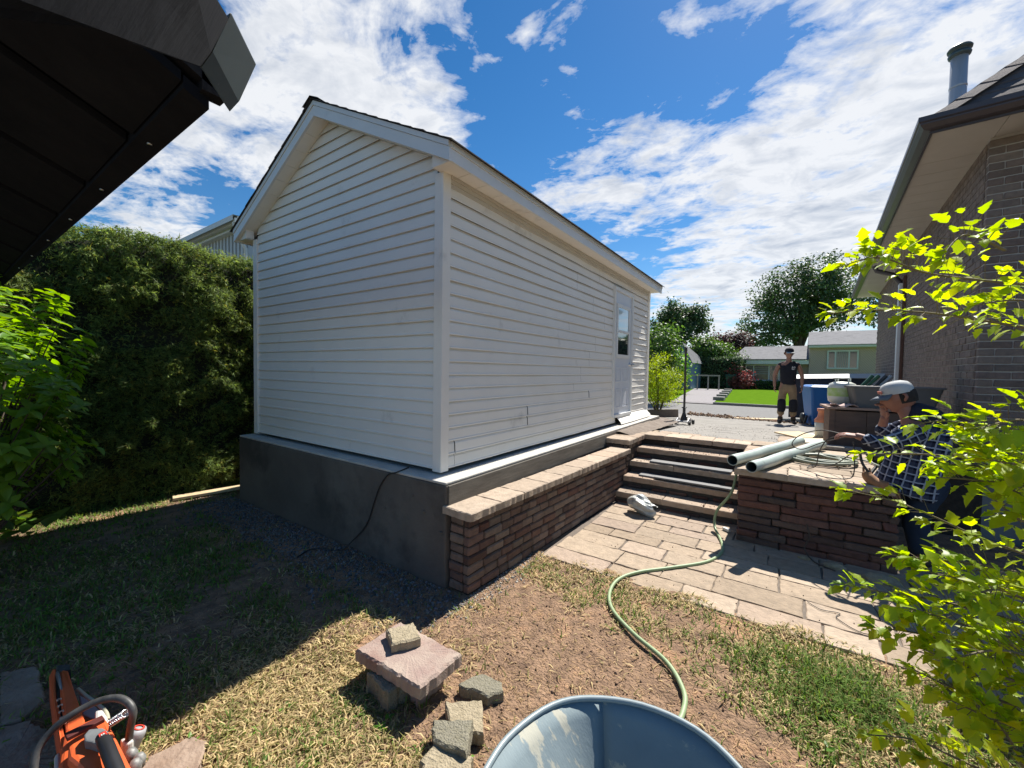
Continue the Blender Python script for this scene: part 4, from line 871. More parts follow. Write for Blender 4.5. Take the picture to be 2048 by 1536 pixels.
for k in range(4):
    i0, i1 = cor[k], cor[(k+1) % 4]; step = 1 if ((i1-i0) % n) > ((i0-i1) % n) else -1
    idx = [i0]; 
    while idx[-1] != i1: idx.append((idx[-1]+(-1 if ((i0-i1) % n) < ((i1-i0) % n) else 1)) % n)
    m_ = len(idx); vs = []
    for t_ in (0, .12, .35, .65, 1):
        for j, ii in enumerate(idx):
            p = rs[ii]; q = fl[k].lerp(fl[(k+1) % 4], j/(m_-1)); e_ = t_**.9; vs.append((p.x+(q.x-p.x)*e_, p.y+(q.y-p.y)*e_, WZ-.30*t_))
    b.add(vs, [(r_*m_+j, r_*m_+j+1, (r_+1)*m_+j+1, (r_+1)*m_+j) for r_ in range(4) for j in range(m_-1)], True)
b.add([(p.x, p.y, WZ-.3001) for p in fl], [(0, 1, 2, 3)])
o = b.build('tub', tubm, wb); so_ = o.modifiers.new('s', 'SOLIDIFY'); so_.thickness = .004
b = MB(); b.tube([(p.x, p.y, WZ+.002) for p in rs]+[(rs[0].x, rs[0].y, WZ+.002)], .0085, 8, caps=False); b.build('rim', mat('tub_rim', srgb('#8a9699'), srgb('#7a8689'), rough=.35), wb)
b = MB(); b.tube(spline([(-.37, .95, .30), (-.42, .5, .30), (-.5, .1, .42), (-.55, -.5, .58)], 5), .018, 8); b.tube(spline([(-.10, .95, .30), (-.05, .5, .30), (.02, .1, .42), (.06, -.5, .58)], 5), .018, 8); b.build('frame', black_plastic, wb)
b = MB(); b.lathe([(.06, -.035), (.17, -.04), (.19, 0), (.17, .04), (.06, .035)], (-.24, 1.0, .19), 24, Matrix.Rotation(rad(90), 3, 'Y')); b.build('wheel', black_rubber, wb)
for s in (-1, 1):
    b = MB(); b.tube([(-.24+s*.2, .35, .33), (-.24+s*.22, .25, .0), (-.24+s*.2, .15, .38)], .015, 8); b.build('leg', black_plastic, wb)
# ------------------------------------------------------------ orange cut-off saw
SZ = {}
saw = thing('cutoff_saw', 'orange cut-off saw with black wrap handle at the left corner', 'power saw', (-2.1, .3, 0))
org_m = mat('saw_orange', (.72,.13,.035), (.60,.10,.03), scale=9, rough=.42, c3=(.55,.22,.12), c3scale=14, c3lo=.62, c3hi=.8); dusty = mat('dusty_black', (.025,.025,.025), (.07,.07,.068), scale=30, rough=.5, c3=(.16,.16,.15), c3scale=6, c3lo=.55, c3hi=.8); wht = mat('dusty_white', (.62,.60,.55), (.5,.48,.44), scale=9, rough=.6)
def S(x, y, z): return at_z(x, y, z)
def loft(polys, nm, m, bevel=.004, parent=saw, root=None, smooth=False):
    b = MB(); n = len(polys[0]); vs = [v for p in polys for v in p]; fs = [(i*n+k, i*n+(k+1) % n, (i+1)*n+(k+1) % n, (i+1)*n+k) for i in range(len(polys)-1) for k in range(n)]
    fs += [tuple(range(n))[::-1], tuple(range((len(polys)-1)*n, len(polys)*n))]; b.add(vs, fs, smooth); return b.build(nm, m, parent, bevel=bevel, root=root)
def plate(px, z, th, nm, m, bevel=.004, shrink=0):
    top = [S(x, y, zz) for (x, y), zz in zip(px, z if isinstance(z, list) else [z]*len(px))]; bot = [p-Vector((0, 0, th)) for p in top]
    a = sum(top[i].x*top[(i+1) % len(top)].y-top[(i+1) % len(top)].x*top[i].y for i in range(len(top)))
    if a < 0: top = top[::-1]; bot = bot[::-1]
    return loft([bot, top], nm, m, bevel)
# body shroud (low at the far end, high towards the rear handle)
plate([(130, 1458), (205, 1428), (216, 1440), (262, 1530), (285, 1640), (150, 1700), (105, 1600), (122, 1500)], [.25, .26, .26, .27, .26, .24, .22, .24], .20, 'body', org_m, .012)
plate([(137, 1490), (200, 1455), (225, 1475), (248, 1535), (262, 1600), (190, 1620), (160, 1540), (135, 1520)], [.285, .29, .29, .30, .29, .27, .28, .275], .03, 'top_cover', org_m, .010)
plate([(129, 1466), (204, 1430), (210, 1437), (134, 1476)], .288, .014, 'vent_slot', mat('saw_dark_red', (.10,.02,.015), rough=.6), .002)
# blade guard: two shells with a dark gap, and the blade
plate([(98, 1352), (106, 1337), (112, 1338), (112, 1392), (126, 1450), (132, 1495), (120, 1500), (104, 1400)], [.19, .20, .20, .21, .22, .24, .23, .20], .12, 'guard_shell', org_m, .005)
plate([(119, 1345), (126, 1339), (136, 1341), (152, 1390), (170, 1440), (168, 1450), (132, 1462), (121, 1400)], [.215, .22, .22, .225, .235, .24, .235, .22], .14, 'guard_shell', org_m, .006)
plate([(112, 1340), (119, 1340), (122, 1400), (126, 1440), (119, 1440), (113, 1395)], .20, .14, 'guard_gap', dusty, .002)
plate([(112, 1330), (140, 1328), (142, 1338), (114, 1341)], .17, .10, 'nozzle', dusty, .004)
plate([(158, 1390), (176, 1398), (205, 1425), (212, 1445), (180, 1436), (166, 1430)], .13, .02, 'belt_cover', mat('grey_plastic', (.22,.21,.25), (.28,.27,.3), rough=.5), .004)
ax_ = (S(150, 1460, .2)-S(112, 1345, .2)); ax_.z = 0; nn_ = ax_.cross(Vector((0, 0, 1))).normalized(); b = MB(); b.lathe([(0, -.002), (.115, -.002), (.115, .002), (0, .002)], tuple(S(119, 1400, .135)), 30, Vector((0, 0, 1)).rotation_difference(nn_).to_matrix()); b.build('blade', mat('blade_steel', (.25,.25,.25), (.18,.18,.18), rough=.5, metal=.7), saw)
b = MB(); b.tube(spline([S(66, 1545, .22), S(75, 1500, .27), S(105, 1460, .31), (S(140, 1432, .34)), S(185, 1407, .355), S(225, 1396, .36), S(252, 1402, .35), S(266, 1422, .32), S(262, 1450, .27), S(258, 1478, .20)], 8), .0115, 12); b.build('wrap_handle', dusty, saw)
# rear handle
plate([(168, 1470), (178, 1458), (205, 1455), (217, 1462), (216, 1480), (198, 1490), (182, 1484), (170, 1482)], .315, .03, 'handle_base', mat('saw_grey_plastic', (.16,.17,.17), (.11,.115,.12), scale=20, rough=.5), .004)
b = MB(); b.tube(spline([S(203, 1474, .325), S(212, 1490, .335), S(222, 1515, .335), S(234, 1545, .33), S(246, 1580, .32)], 6), [.016]*4+[.019]*21, 12); b.build('rear_handle', black_plastic, saw)
b = MB(); p = S(206, 1470, .340); b.box((p.x-.012, p.y-.009, p.z-.004), (p.x+.012, p.y+.009, p.z+.003)); b.build('trigger_label', mat('label_red', (.6,.05,.03), rough=.5), saw)
b = MB(); p = S(206, 1470, .3435); b.box((p.x-.006, p.y-.004, p.z), (p.x+.006, p.y-.001, p.z+.001)); b.box((p.x-.006, p.y+.001, p.z), (p.x+.006, p.y+.004, p.z+.001)); b.build('label_marks', wht, saw)
# water hose, spring, filler cap, filter, clamps
b = MB(); b.tube(spline([S(156, 1378, .19), S(172, 1392, .20), S(195, 1408, .21), S(212, 1425, .22), S(216, 1440, .23)], 6), .0065, 8); b.build('water_hose', mat('hose_cream', (.5,.47,.33), (.4,.38,.3), rough=.5), saw)
a = S(218, 1448, .22); c = S(252, 1426, .30); d = (c-a); u1 = d.orthogonal().normalized(); v1 = d.normalized().cross(u1); pts = [a+d*(i/110)+(u1*math.cos(i*.5)+v1*math.sin(i*.5))*.012 for i in range(111)]
b = MB(); b.tube(pts, .0032, 6); b.build('spring', metal, saw)
p = S(274, 1464, .20); b = MB(); b.lathe([(0, -.05), (.028, -.05), (.028, .0), (.025, .012), (.0, .013)], tuple(p), 18, Matrix.Rotation(rad(-25), 3, 'X')); b.build('filler_cap', mat('cap_grey', (.30,.30,.31), (.4,.4,.4), rough=.5), saw)
b = MB(); b.lathe([(.012, .0132), (.018, .0135), (.018, .016), (.012, .016)], tuple(p), 18, Matrix.Rotation(rad(-25), 3, 'X')); b.build('cap_ring', mat('label_red', (.6,.05,.03)), saw)
plate([(240, 1478), (262, 1470), (268, 1480), (256, 1488), (246, 1490)], .20, .10, 'filter_housing', wht, .006)
plate([(190, 1420), (206, 1418), (216, 1434), (210, 1446), (190, 1440)], .24, .07, 'filter_housing', wht, .008)
for q, (x, y) in enumerate([(262, 1508), (278, 1518), (270, 1530)]):
    b = MB(); p = S(x, y, .20); b.lathe([(0, -.03), (.016, -.028), (.02, 0), (.012, .016), (0, .018)], tuple(p), 10); b.build('clamp_screw', mat('clamp_metal', (.3,.3,.28), (.12,.12,.12), scale=60, metal=.3, rough=.6), saw)
plate([(250, 1500), (276, 1505), (288, 1545), (268, 1560), (250, 1530)], .17, .09, 'muffler', dusty, .006)
plate([(108, 1510), (122, 1500), (125, 1560), (108, 1600)], .20, .16, 'pulley_cover', wht, .008)
# raised letters on the guard shell, faint
lt = MB()
for i in range(5):
    p = S(119+i*2.2, 1400+i*12, .222+.004*i)
    lt.box((p.x-.006, p.y-.008, p.z+.001), (p.x+.006, p.y-.004, p.z+.0035)); lt.box((p.x-.006, p.y+.002, p.z+.001), (p.x+.006, p.y+.006, p.z+.0035)); lt.box((p.x-.006, p.y-.004, p.z+.001), (p.x-.002, p.y+.002, p.z+.0035))
lt.build('moulded_letters', mat('letters_pale', (.6,.4,.3), rough=.6), saw)
# ------------------------------------------------------------ things on the upper level
def tpos(x, y): return Vector((x, y, terrace_z(y)))
# trolley jack with upright handle
jp = tpos(-1.73, 8.68)-Vector((0, 0, .008)); jk = thing('trolley_jack', 'silver trolley jack with its black handle upright near the shed corner', 'jack', jp)
js = mat('jack_silver', (.62,.62,.62), (.35,.35,.36), scale=12, rough=.35, metal=.6)
J = lambda x, y, z: jp+Vector((x, y, z))
for s in (-1, 1):
    b = MB(); b.prism([(-.18, .03), (.20, .03), (.20, .09), (.05, .14), (-.12, .12), (-.18, .07)], lambda u, v, t: J(t, -u, v), s*.10, s*.115); b.build('side_plate', js, jk)
b = MB(); b.box(J(-.10, -.18, .06), J(.10, -.02, .085)); b.build('front_plate', js, jk, bevel=.006)
b = MB(); b.lathe([(0, 0), (.04, 0), (.045, .02), (.03, .03), (0, .03)], J(0, .15, .125), 14); b.build('saddle', js, jk)
for (x, y, r) in [(-.13, -.13, .04), (.13, -.13, .04), (-.15, .12, .05), (.15, .12, .05)]:
    b = MB(); b.lathe([(0, -.02), (r, -.02), (r, .02), (0, .02)], J(x, y, r), 14, Matrix.Rotation(rad(90), 3, 'Y')); b.build('wheel', black_rubber, jk)
b = MB(); b.lathe([(.07, .08), (.06, .14), (.04, .20), (.028, .24), (.028, .34)], J(0, -.02, 0), 12); b.build('handle_socket', black_plastic, jk)
b = MB(); b.lathe([(.021, .3), (.021, 1.46), (.027, 1.47), (.027, 1.55), (.02, 1.56), (0, 1.56)], J(0, -.02, 0), 12); b.lathe([(.05, .335), (.05, .35), (.02, .352)], J(0, -.02, 0), 12); b.build('handle', black_plastic, jk)
# hollow concrete block
bp_ = tpos(-2.02, 8.15); hb_ = thing('concrete_block', 'flat hollow concrete block beside the shed corner', 'block', bp_)
cbm = mat('block_concrete', (.30,.28,.25), (.24,.22,.19), scale=30, rough=1, bump=.8, bscale=80); b = MB(); Mb = Matrix.Translation(bp_) @ Matrix.Rotation(rad(12), 4, 'Z')
b.box((-.2, 0, 0), (.2, .19, .025), Mb); b.box((-.2, 0, .068), (.2, .19, .093), Mb)
for x in (-.2, -.015, .17): b.box((x, .001, .025), (x+.03, .189, .068), Mb)
b.build('shell', cbm, hb_)
# planter frame with yellow shrub
pp = tpos(-3.0, 10.6)
o = obox('timber_edging', mat('grey_timber', (.24,.2,.17), (.18,.15,.12), scale=5, rough=.9, stretch=(1,5,5)), (1.3, .10, .20), tpos(-2.86, 10.4)-Vector((0, 0, .02)), rad(24), .006, 'low timber edging at the foot of the yellow shrub', 'timber', ry=rad(-3))
# loose boards
for (x, y, l, w_, rz, lab, m) in [(-.42, 13.2, 1.7, .28, rad(10), 'pale board lying on the drive beside the standing man', lumber), (.16, 7.85, .42, .60, rad(35), 'square of pale plywood on the terrace behind the pipes', lumber), (.42, 7.0, .60, .40, rad(20), 'cream board on the terrace propped in front of the crate', mat('cream_board', (.56,.50,.38), (.48,.42,.31), rough=.8))]:
    obox('board', m, (l, w_, .022), tpos(x, y)+Vector((0, 0, .02)), rz, .002, lab, 'board', 'loose boards on the upper level', ry=rad(-1.5))
obox('paper_sheet', mat('paper_white', (.7,.7,.72), rough=.7), (.30, .22, .004), tpos(.25, 8.6)+Vector((0, 0, .004)), .4, .001, 'white paper sheet by the blue bin', 'paper')
# blue recycling bin
bb = tpos(.66, 12.5); bin_ = thing('recycling_bin', 'blue wheeled recycling bin in front of the black trailer box', 'bin', bb, 0); blu = mat('bin_blue', (.012,.13,.42), (.018,.15,.46), rough=.4)
Mb = Matrix.Translation(bb) @ Matrix.Rotation(rad(14), 4, 'Z')
def frus(lo, hi, z0, z1, M_, r=.05, seg=4):
    b = MB(); out_ = []
    for (hx, hy), z in ((lo, z0), (hi, z1)):
        ring = []
        for sx, sy, a0 in ((1, 1, 0), (-1, 1, 90), (-1, -1, 180), (1, -1, 270)):
            for k in range(seg+1): a = rad(a0+90*k/seg); ring.append(M_ @ Vector((sx*(hx-r)+r*math.cos(a), sy*(hy-r)+r*math.sin(a), z)))
        out_.append(ring)
    n = len(out_[0]); b.add(out_[0]+out_[1], [(k, (k+1) % n, n+(k+1) % n, n+k) for k in range(n)]+[tuple(range(n))[::-1], tuple(range(n, 2*n))]); return b
frus((.25, .28), (.33, .38), .02, .90, Mb).build('body', blu, bin_)
b = frus((.35, .40), (.36, .41), .90, .945, Mb); b2 = frus((.35, .40), (.27, .31), .946, .985, Mb); b.add(b2.v, b2.f); b.build('lid', blu, bin_)
for s in (-1, 1):
    b = MB(); b.lathe([(0, -.03), (.13, -.03), (.13, .03), (0, .03)], Mb @ Vector((s*.29, .30, .13)), 16, Matrix.Rotation(rad(14), 3, 'Z') @ Matrix.Rotation(rad(90), 3, 'Y')); b.build('wheel', black_rubber, bin_)
b = MB(); b.lathe([(0, -.025), (.10, -.025), (.12, 0), (.10, .025), (0, .025)], Mb @ Vector((-.34, -.1, .13)), 14, Matrix.Rotation(rad(104), 3, 'Y')); b.build('wheel', black_rubber, bin_)
b = MB()
for i, x in enumerate((.05, .09, .13, .20, .235, .27)): b.box((x, -.372, .715), (x+.025, -.362, .735), Mb)
b.build('stencilled_marks', far_white, bin_)
# black trailer box with white rail
tr0 = tpos(1.0, 13.75); trl = thing('black_trailer_box', 'black flat sided trailer box with a white top rail behind the blue bin', 'trailer', tr0)
Mt = Matrix.Translation(tr0) @ Matrix.Rotation(ang, 4, 'Z')
navy = mat('navy_panel', (.016,.018,.028), (.022,.024,.034), rough=.5)
b = MB(); b.box((-1.0, 0, .10), (.72, .9, 1.22), Mt); b.build('side_panel', navy, trl, bevel=.01)
b = MB(); b.add([Mt @ Vector(v) for v in [(-1.15, -.10, 1.18), (1.35, -.10, 1.26), (1.50, .12, 1.38), (-1.15, .12, 1.29), (-1.15, .95, 1.18), (1.35, .95, 1.26), (1.50, .95, 1.38), (-1.15, .95, 1.29)]], [(0, 1, 2, 3), (7, 6, 5, 4), (3, 2, 6, 7), (0, 4, 5, 1), (1, 5, 6, 2), (0, 3, 7, 4)]); b.build('top_rail', far_white, trl)
b = MB(); b.box((.72, .05, .85), (1.15, .5, 1.2), Mt); b.build('white_bracket', far_white, trl); b = MB(); b.box((.80, .04, 1.02), (1.08, .049, 1.10), Mt); b.build('bracket_slot', navy, trl)
b = MB(); b.box((-1.05, -.2, -.02), (.6, .0, .05), Mt); b.build('base_strip', far_white, trl)
# wooden crates with tub and tank
cr0 = tpos(.46, 6.55); crt = thing('wooden_crate', 'brown wooden cabinet crate on the terrace under the grey tub', 'crate', cr0); cw = mat('brown_crate', (.15,.095,.07), (.10,.065,.05), scale=5, rough=.85, stretch=(1,1,4), bump=.2, bscale=30)
Mc = Matrix.Translation(cr0) @ Matrix.Rotation(rad(6), 4, 'Z')
for (a, c, nm) in [((0, .0, .05), (.34, .02, .25), 'panel'), ((.345, .0, .05), (.66, .02, .25), 'panel'), ((0, .0, .27), (.34, .02, .47), 'panel'), ((.345, .0, .27), (.66, .02, .47), 'panel'), ((.0, .0, .0), (.9, .03, .05), 'rail'), ((0, -.004, .25), (.9, .022, .27), 'rail'), ((-.03, -.01, .0), (.03, .05, .49), 'corner_post'), ((.66, .0, .05), (.95, .02, .47), 'panel'), ((0, .03, .0), (.95, .5, .47), 'box_side')]:
    b = MB(); b.box(a, c, Mc); b.build(nm, cw, crt, bevel=.003)
b = MB(); b.box((-.05, -.04, .49), (1.0, .52, .52), Mc); b.build('lid', mat('tan_crate_lid', (.33,.22,.17), (.28,.19,.15), rough=.85), crt, bevel=.003)
c1 = cr0+Vector((0, 0, .52)); Mc2 = Matrix.Translation(c1) @ Matrix.Rotation(rad(6), 4, 'Z')
tbm = mat('grey_tub', (.115,.115,.115), (.135,.13,.13), rough=.6); tub2 = thing('storage_tub', 'dark grey plastic storage tub on the brown crate', 'tub', Mc2 @ Vector((.65, .2, 0)))
b = frus((.36, .17), (.42, .22), .002, .26, Mc2 @ Matrix.Translation((.60, .2, 0)), .03); b.build('body', tbm, tub2)
b = frus((.435, .235), (.435, .235), .25, .27, Mc2 @ Matrix.Translation((.60, .2, 0)), .03); b.build('rim', tbm, tub2)
tools = thing('tool_bundle', 'green handled tools sticking out of the grey tub', 'tools', Mc2 @ Vector((.6, .3, .2)))
for i, (dx, c) in enumerate([(.32, (.03,.10,.05)), (.38, (.04,.13,.06)), (.45, (.05,.05,.05)), (.50, (.45,.45,.45))]):
    b = MB(); p = Mc2 @ Vector((dx, .28, .24)); b.tube([p, p+Vector((.13, .05, .16))], [.016, .022], 8); b.build('tool_handle', mat('tool%d' % i, c, rough=.5), tools)
tk = Mc2 @ Vector((.17, .42, 0)); tank = thing('propane_tank', 'white gas tank with green label beside the grey tub', 'gas tank', tk); tw = mat('tank_white', (.66,.68,.62), (.55,.56,.5), rough=.4)
b = MB(); b.lathe([(.10, .0), (.10, .02), (.145, .05), (.155, .10), (.155, .24), (.14, .285), (.09, .31), (0, .315)], tk, 22); b.build('body', tw, tank)
b = MB(); b.lathe([(.157, .12), (.157, .23)], tk, 22); b.build('label_band', mat('lime_label', (.35,.55,.12), (.55,.6,.45), scale=9, rough=.5), tank)
b = MB(); b.tube([tk+Vector((.09*math.cos(a), .09*math.sin(a), .36)) for a in np.linspace(.3, 5.4, 16)], .008, 6)
for a in (.3, 2, 3.7, 5.4): b.tube([tk+Vector((.09*math.cos(a), .09*math.sin(a), .30)), tk+Vector((.09*math.cos(a), .09*math.sin(a), .36))], .008, 6)
b.build('collar', tw, tank)
rg = MB(); q = Mc2 @ Vector((.12, .05, .002)); vs = []
for i in range(7):
    for j in range(5): vs.append(q+Vector((-.13+.045*i, -.07+.04*j, .02+.018*math.sin(i*1.7+j)+.012*math.cos(j*2+i))))
rg.add(vs, [(i*5+j, (i+1)*5+j, (i+1)*5+j+1, i*5+j+1) for i in range(6) for j in range(4)], True); o = rg.build('rag', mat('pink_rag', (.5,.36,.32), (.42,.3,.28), scale=9, rough=.9)); tag(o, 'pinkish rag on the crate lid in front of the gas tank', 'rag'); sm_ = o.modifiers.new('s', 'SOLIDIFY'); sm_.thickness = .004
bk = tpos(.42, 7.8); bkt = thing('caulk_bucket', 'narrow white container with orange lid between bin and crate', 'container', bk)
b = MB(); b.lathe([(0, 0), (.07, 0), (.08, .26), (0, .26)], bk, 14); b.build('body', tw, bkt); b = MB(); b.lathe([(.085, .26), (.085, .30), (.05, .34), (.04, .42), (.055, .43), (.055, .47), (0, .47)], bk, 14); b.build('lid', mat('orange_pale', (.62,.25,.14), (.5,.22,.14), rough=.6), bkt)
wc = tpos(1.02, 5.62); wc.z = .70; cab = thing('cream_box', 'small cream lidded box partly behind the plaid jacket', 'box', wc)
b = MB(); b.box(wc+Vector((-.14, 0, 0)), wc+Vector((.3, .3, .33))); b.build('body', mat('cream_box', (.36,.35,.30), (.3,.29,.25), rough=.8), cab, bevel=.005); b = MB(); b.box(wc+Vector((-.17, -.03, .33)), wc+Vector((.33, .33, .37))); b.build('lid', far_white, cab, bevel=.008)
o = obox('paving_slab', cbm, (.45, .16, .04), tpos(.50, 6.2)+Vector((0, 0, .01)), rad(0), .004, 'grey slab lying at the foot of the brown crate', 'slab')
# green bin at the far house
gb = Vector((-3.75, 35.6, .41)); gbn = thing('green_bin', 'dark green wheeled bin beside the low house', 'bin', gb); Mg = Matrix.Translation(gb) @ Matrix.Rotation(ang, 4, 'Z'); gm = mat('bin_green', (.02,.09,.05), (.03,.11,.06), rough=.5)
frus((.28, .28), (.38, .38), 0, 1.0, Mg).build('body', gm, gbn); frus((.40, .40), (.36, .36), 1.0, 1.12, Mg).build('lid', gm, gbn)
# kerb edging stones by the far lawn
for i in range(5):
    yy = 30.5-2.4*i; p = Vector((-2.5-.075*(yy-18.7), yy, .33+.005*(yy-19))); obox('edging_stone', kerb_m, (.45, .6, .16), p, ang, .02, ['farthest grey edging stone, next to the dark green bin', 'second grey edging stone from the dark green bin', 'middle grey edging stone between far drive and bright lawn', 'second nearest grey edging stone left of the bright lawn', 'nearest grey edging stone, by the far kerb'][i], 'stone', 'edging stones by the far drive')
# ------------------------------------------------------------ people
def skin(name, joints, edges, m, parent, sub=2, root=0, origin=None):
    """one continuous tapering surface grown round connected joints {key:(x,y,z,rx,ry)}"""
    keys = list(joints); idx = {k: i for i, k in enumerate(keys)}; off = org(parent)
    me = bpy.data.meshes.new(name); me.from_pydata([Vector(joints[k][:3])-off for k in keys], [(idx[a], idx[c]) for a, c in edges], []); me.update()
    o = bpy.data.objects.new(name, me); C.objects.link(o)
    md = o.modifiers.new('skin', 'SKIN'); md.use_smooth_shade = True
    sv = me.skin_vertices[0].data
    for i, k in enumerate(keys):
        j = joints[k]; sv[i].radius = (j[3], j[4] if len(j) > 4 else j[3]); sv[i].use_root = (i == root)
    ss = o.modifiers.new('sub', 'SUBSURF'); ss.levels = sub; ss.render_levels = sub
    bpy.context.view_layer.update(); dg = bpy.context.evaluated_depsgraph_get(); nm = bpy.data.meshes.new_from_object(o.evaluated_get(dg)); nm.name = name
    o.modifiers.clear(); o.data = nm; nm.materials.clear(); nm.materials.append(m); o.parent = parent; bpy.data.meshes.remove(me)
    return o
def join_mb(o, b):
    """put more surface into the same body mesh"""
    bm = bmesh.new(); bm.from_mesh(o.data); k = len(bm.verts); off = org(o.parent)
    vs = [bm.verts.new(Vector(v)-off) for v in b.v]
    for f, s in zip(b.f, b.sm):
        try: ff = bm.faces.new([vs[i] for i in f]); ff.smooth = True
        except ValueError: pass
    bm.to_mesh(o.data); bm.free()
def head_mb(c, face, up, R=.098, jaw=1.0):
    """head with brow, nose, mouth and chin; face and up are directions"""
    face = Vector(face).normalized(); up = Vector(up).normalized(); sd = up.cross(face).normalized(); up = face.cross(sd)
    b = MB(); nu, nv = 28, 20; vs = []
    for v in range(nv+1):
        th = math.pi*v/nv
        for u in range(nu):
            ph = 2*math.pi*u/nu; x = math.sin(th)*math.cos(ph); y = math.sin(th)*math.sin(ph); z = math.cos(th)
            r = 1.0; fx = max(0, x)
            px_ = x*1.02*R; py_ = y*.78*R; pz_ = z*1.20*R
            if z < -.1: k = (-.1-z); py_ *= 1-.30*k; px_ = px_*(1-.12*k)+.012*k*(x > 0)
            nose = math.exp(-((y/.16)**2))*math.exp(-(((z+.12)/.20)**2))*(x > .3); px_ += .028*nose*(1-.4*max(0, z+.1))
            eye = (math.exp(-(((abs(y)-.34)/.15)**2))*math.exp(-(((z-.10)/.10)**2)))*(x > .3); px_ -= .012*eye
            brow = math.exp(-(((z-.28)/.10)**2))*(x > .3)*math.exp(-((y/.6)**2)); px_ += .006*brow
            lip = math.exp(-((y/.26)**2))*(math.exp(-(((z+.46)/.05)**2))+math.exp(-(((z+.58)/.05)**2)))*(x > .2); px_ += .006*lip
            chin = math.exp(-((y/.3)**2))*math.exp(-(((z+.85)/.14)**2))*(x > 0); px_ += .014*chin
            vs.append(Vector(c)+face*px_+sd*py_+up*pz_)
    b.add(vs, [(v*nu+u, (v+1)*nu+u, (v+1)*nu+(u+1) % nu, v*nu+(u+1) % nu) for v in range(nv) for u in range(nu)], True)
    for s in (-1, 1):
        e = Vector(c)+sd*s*.080*R/.1+up*.0-face*.01
        b.tube([e+up*.028, e+up*.022+sd*s*.012-face*.012, e+sd*s*.014-face*.014, e-up*.022+sd*s*.008, e-up*.03], [.006, .010, .011, .010, .006], 7)
    return b, face, sd, up
def hand_mb(w_, d, palm_n, L_=.19, curl=.35, s=1, spreadf=.12):
    """palm with four unequal bent fingers and a thumb; w_ wrist, d pointing along the hand"""
    w_ = Vector(w_); d = Vector(d).normalized(); n = Vector(palm_n); n = (n-d*n.dot(d)).normalized(); sd = d.cross(n)*s; b = MB()
    pl = L_*.52
    for k in range(5):
        t = k/4; 
    b.lathe([(0, -.02), (.024, -.012), (.034, .02), (.040, .055), (.040, .08), (.030, .098), (0, .104)], w_, 12, Matrix((sd*1.0, n*.42, d)).transposed().to_3x3())
    for i, (o_, ln) in enumerate([(-.030, .078), (-.010, .088), (.010, .083), (.029, .066)]):
        p = w_+d*.088+sd*o_; pts = [p-d*.02, p]; a = curl*.5
        for seg, f in enumerate((.45, .32, .25)):
            dirv = (d*math.cos(a)+n*math.sin(a)+sd*o_*spreadf*10).normalized(); p = p+dirv*ln*f; pts.append(p.copy()); a += curl
        b.tube(pts, [.010, .0095, .009, .008, .0065], 8)
    p = w_+d*.025-sd*.030; q = p-sd*.026+d*.026+n*.008; r = q-sd*.006+d*.030+n*.012; b.tube([w_+d*.01-sd*.012, p, q, r], [.013, .012, .0105, .008], 8)
    return b
skin_m = mat('skin_tan', (.40,.22,.155), (.34,.175,.12), scale=9, rough=.55, spec=.4)
skin_r = mat('skin_red', (.36,.17,.12), (.27,.12,.085), scale=9, rough=.55, spec=.4)

def folds(o, amp=.012, size=.09):
    tx = bpy.data.textures.new('folds', 'CLOUDS'); tx.noise_scale = size; tx.noise_depth = 2
    s_ = o.modifiers.new('sub', 'SUBSURF'); s_.levels = s_.render_levels = 1
    d_ = o.modifiers.new('folds', 'DISPLACE'); d_.texture = tx; d_.strength = amp*2; d_.mid_level = .5; d_.texture_coords = 'LOCAL'
# --- standing man in a black sleeveless shirt
g = Vector((-.03, 11.75, terrace_z(11.75)-.005)); fwd = Vector((.10, -1, 0)).normalized(); sdv = Vector((-fwd.y, fwd.x, 0))   # sdv = to his left
pm = thing('person', 'person standing on the drive in black sleeveless shirt, black cap and tan work trousers', 'person', g)
def Q(s, f, z, r, r2=None):   # s towards picture right, f forward
    p = g+(-sdv if False else Vector((1, .1, 0)).normalized())*s+fwd*f+Vector((0, 0, z)); return (p.x, p.y, p.z, r, r2 or r)
J_ = dict(pel=Q(0, 0, .98, .14, .11), waist=Q(0, 0, 1.12, .14, .10), chest=Q(0, -.01, 1.34, .155, .115), neckb=Q(0, -.01, 1.50, .075, .07), neck=Q(0, .01, 1.57, .052), hd=Q(.0, .01, 1.66, .06),
  sL=Q(.185, -.01, 1.44, .062), eL=Q(.275, -.02, 1.17, .046), wL=Q(.275, .03, .93, .031), hL=Q(.27, .04, .88, .03), sR=Q(-.185, -.01, 1.44, .062), eR=Q(-.275, -.03, 1.17, .046), wR=Q(-.27, .02, .93, .031), hR=Q(-.265, .03, .88, .03),
  hipL=Q(.095, 0, .92, .085), kL=Q(.115, .02, .52, .055), aL=Q(.12, -.01, .10, .042), tL=Q(.14, .13, .04, .035), hipR=Q(-.095, 0, .92, .085), kR=Q(-.12, .03, .52, .055), aR=Q(-.13, .0, .10, .042), tR=Q(-.15, .14, .04, .035))
ED = [('pel', 'waist'), ('waist', 'chest'), ('chest', 'neckb'), ('neckb', 'neck'), ('neck', 'hd'), ('chest', 'sL'), ('sL', 'eL'), ('eL', 'wL'), ('wL', 'hL'), ('chest', 'sR'), ('sR', 'eR'), ('eR', 'wR'), ('wR', 'hR'), ('pel', 'hipL'), ('hipL', 'kL'), ('kL', 'aL'), ('aL', 'tL'), ('pel', 'hipR'), ('hipR', 'kR'), ('kR', 'aR'), ('aR', 'tR')]
body = skin('body', J_, ED, skin_m, pm)
hc = Vector(Q(0, .02, 1.70, 0)[:3]); hb_m, ff, hs__, hu = head_mb(hc, fwd+Vector((.25, 0, -.12)), (0, 0, 1), .104); join_mb(body, hb_m)
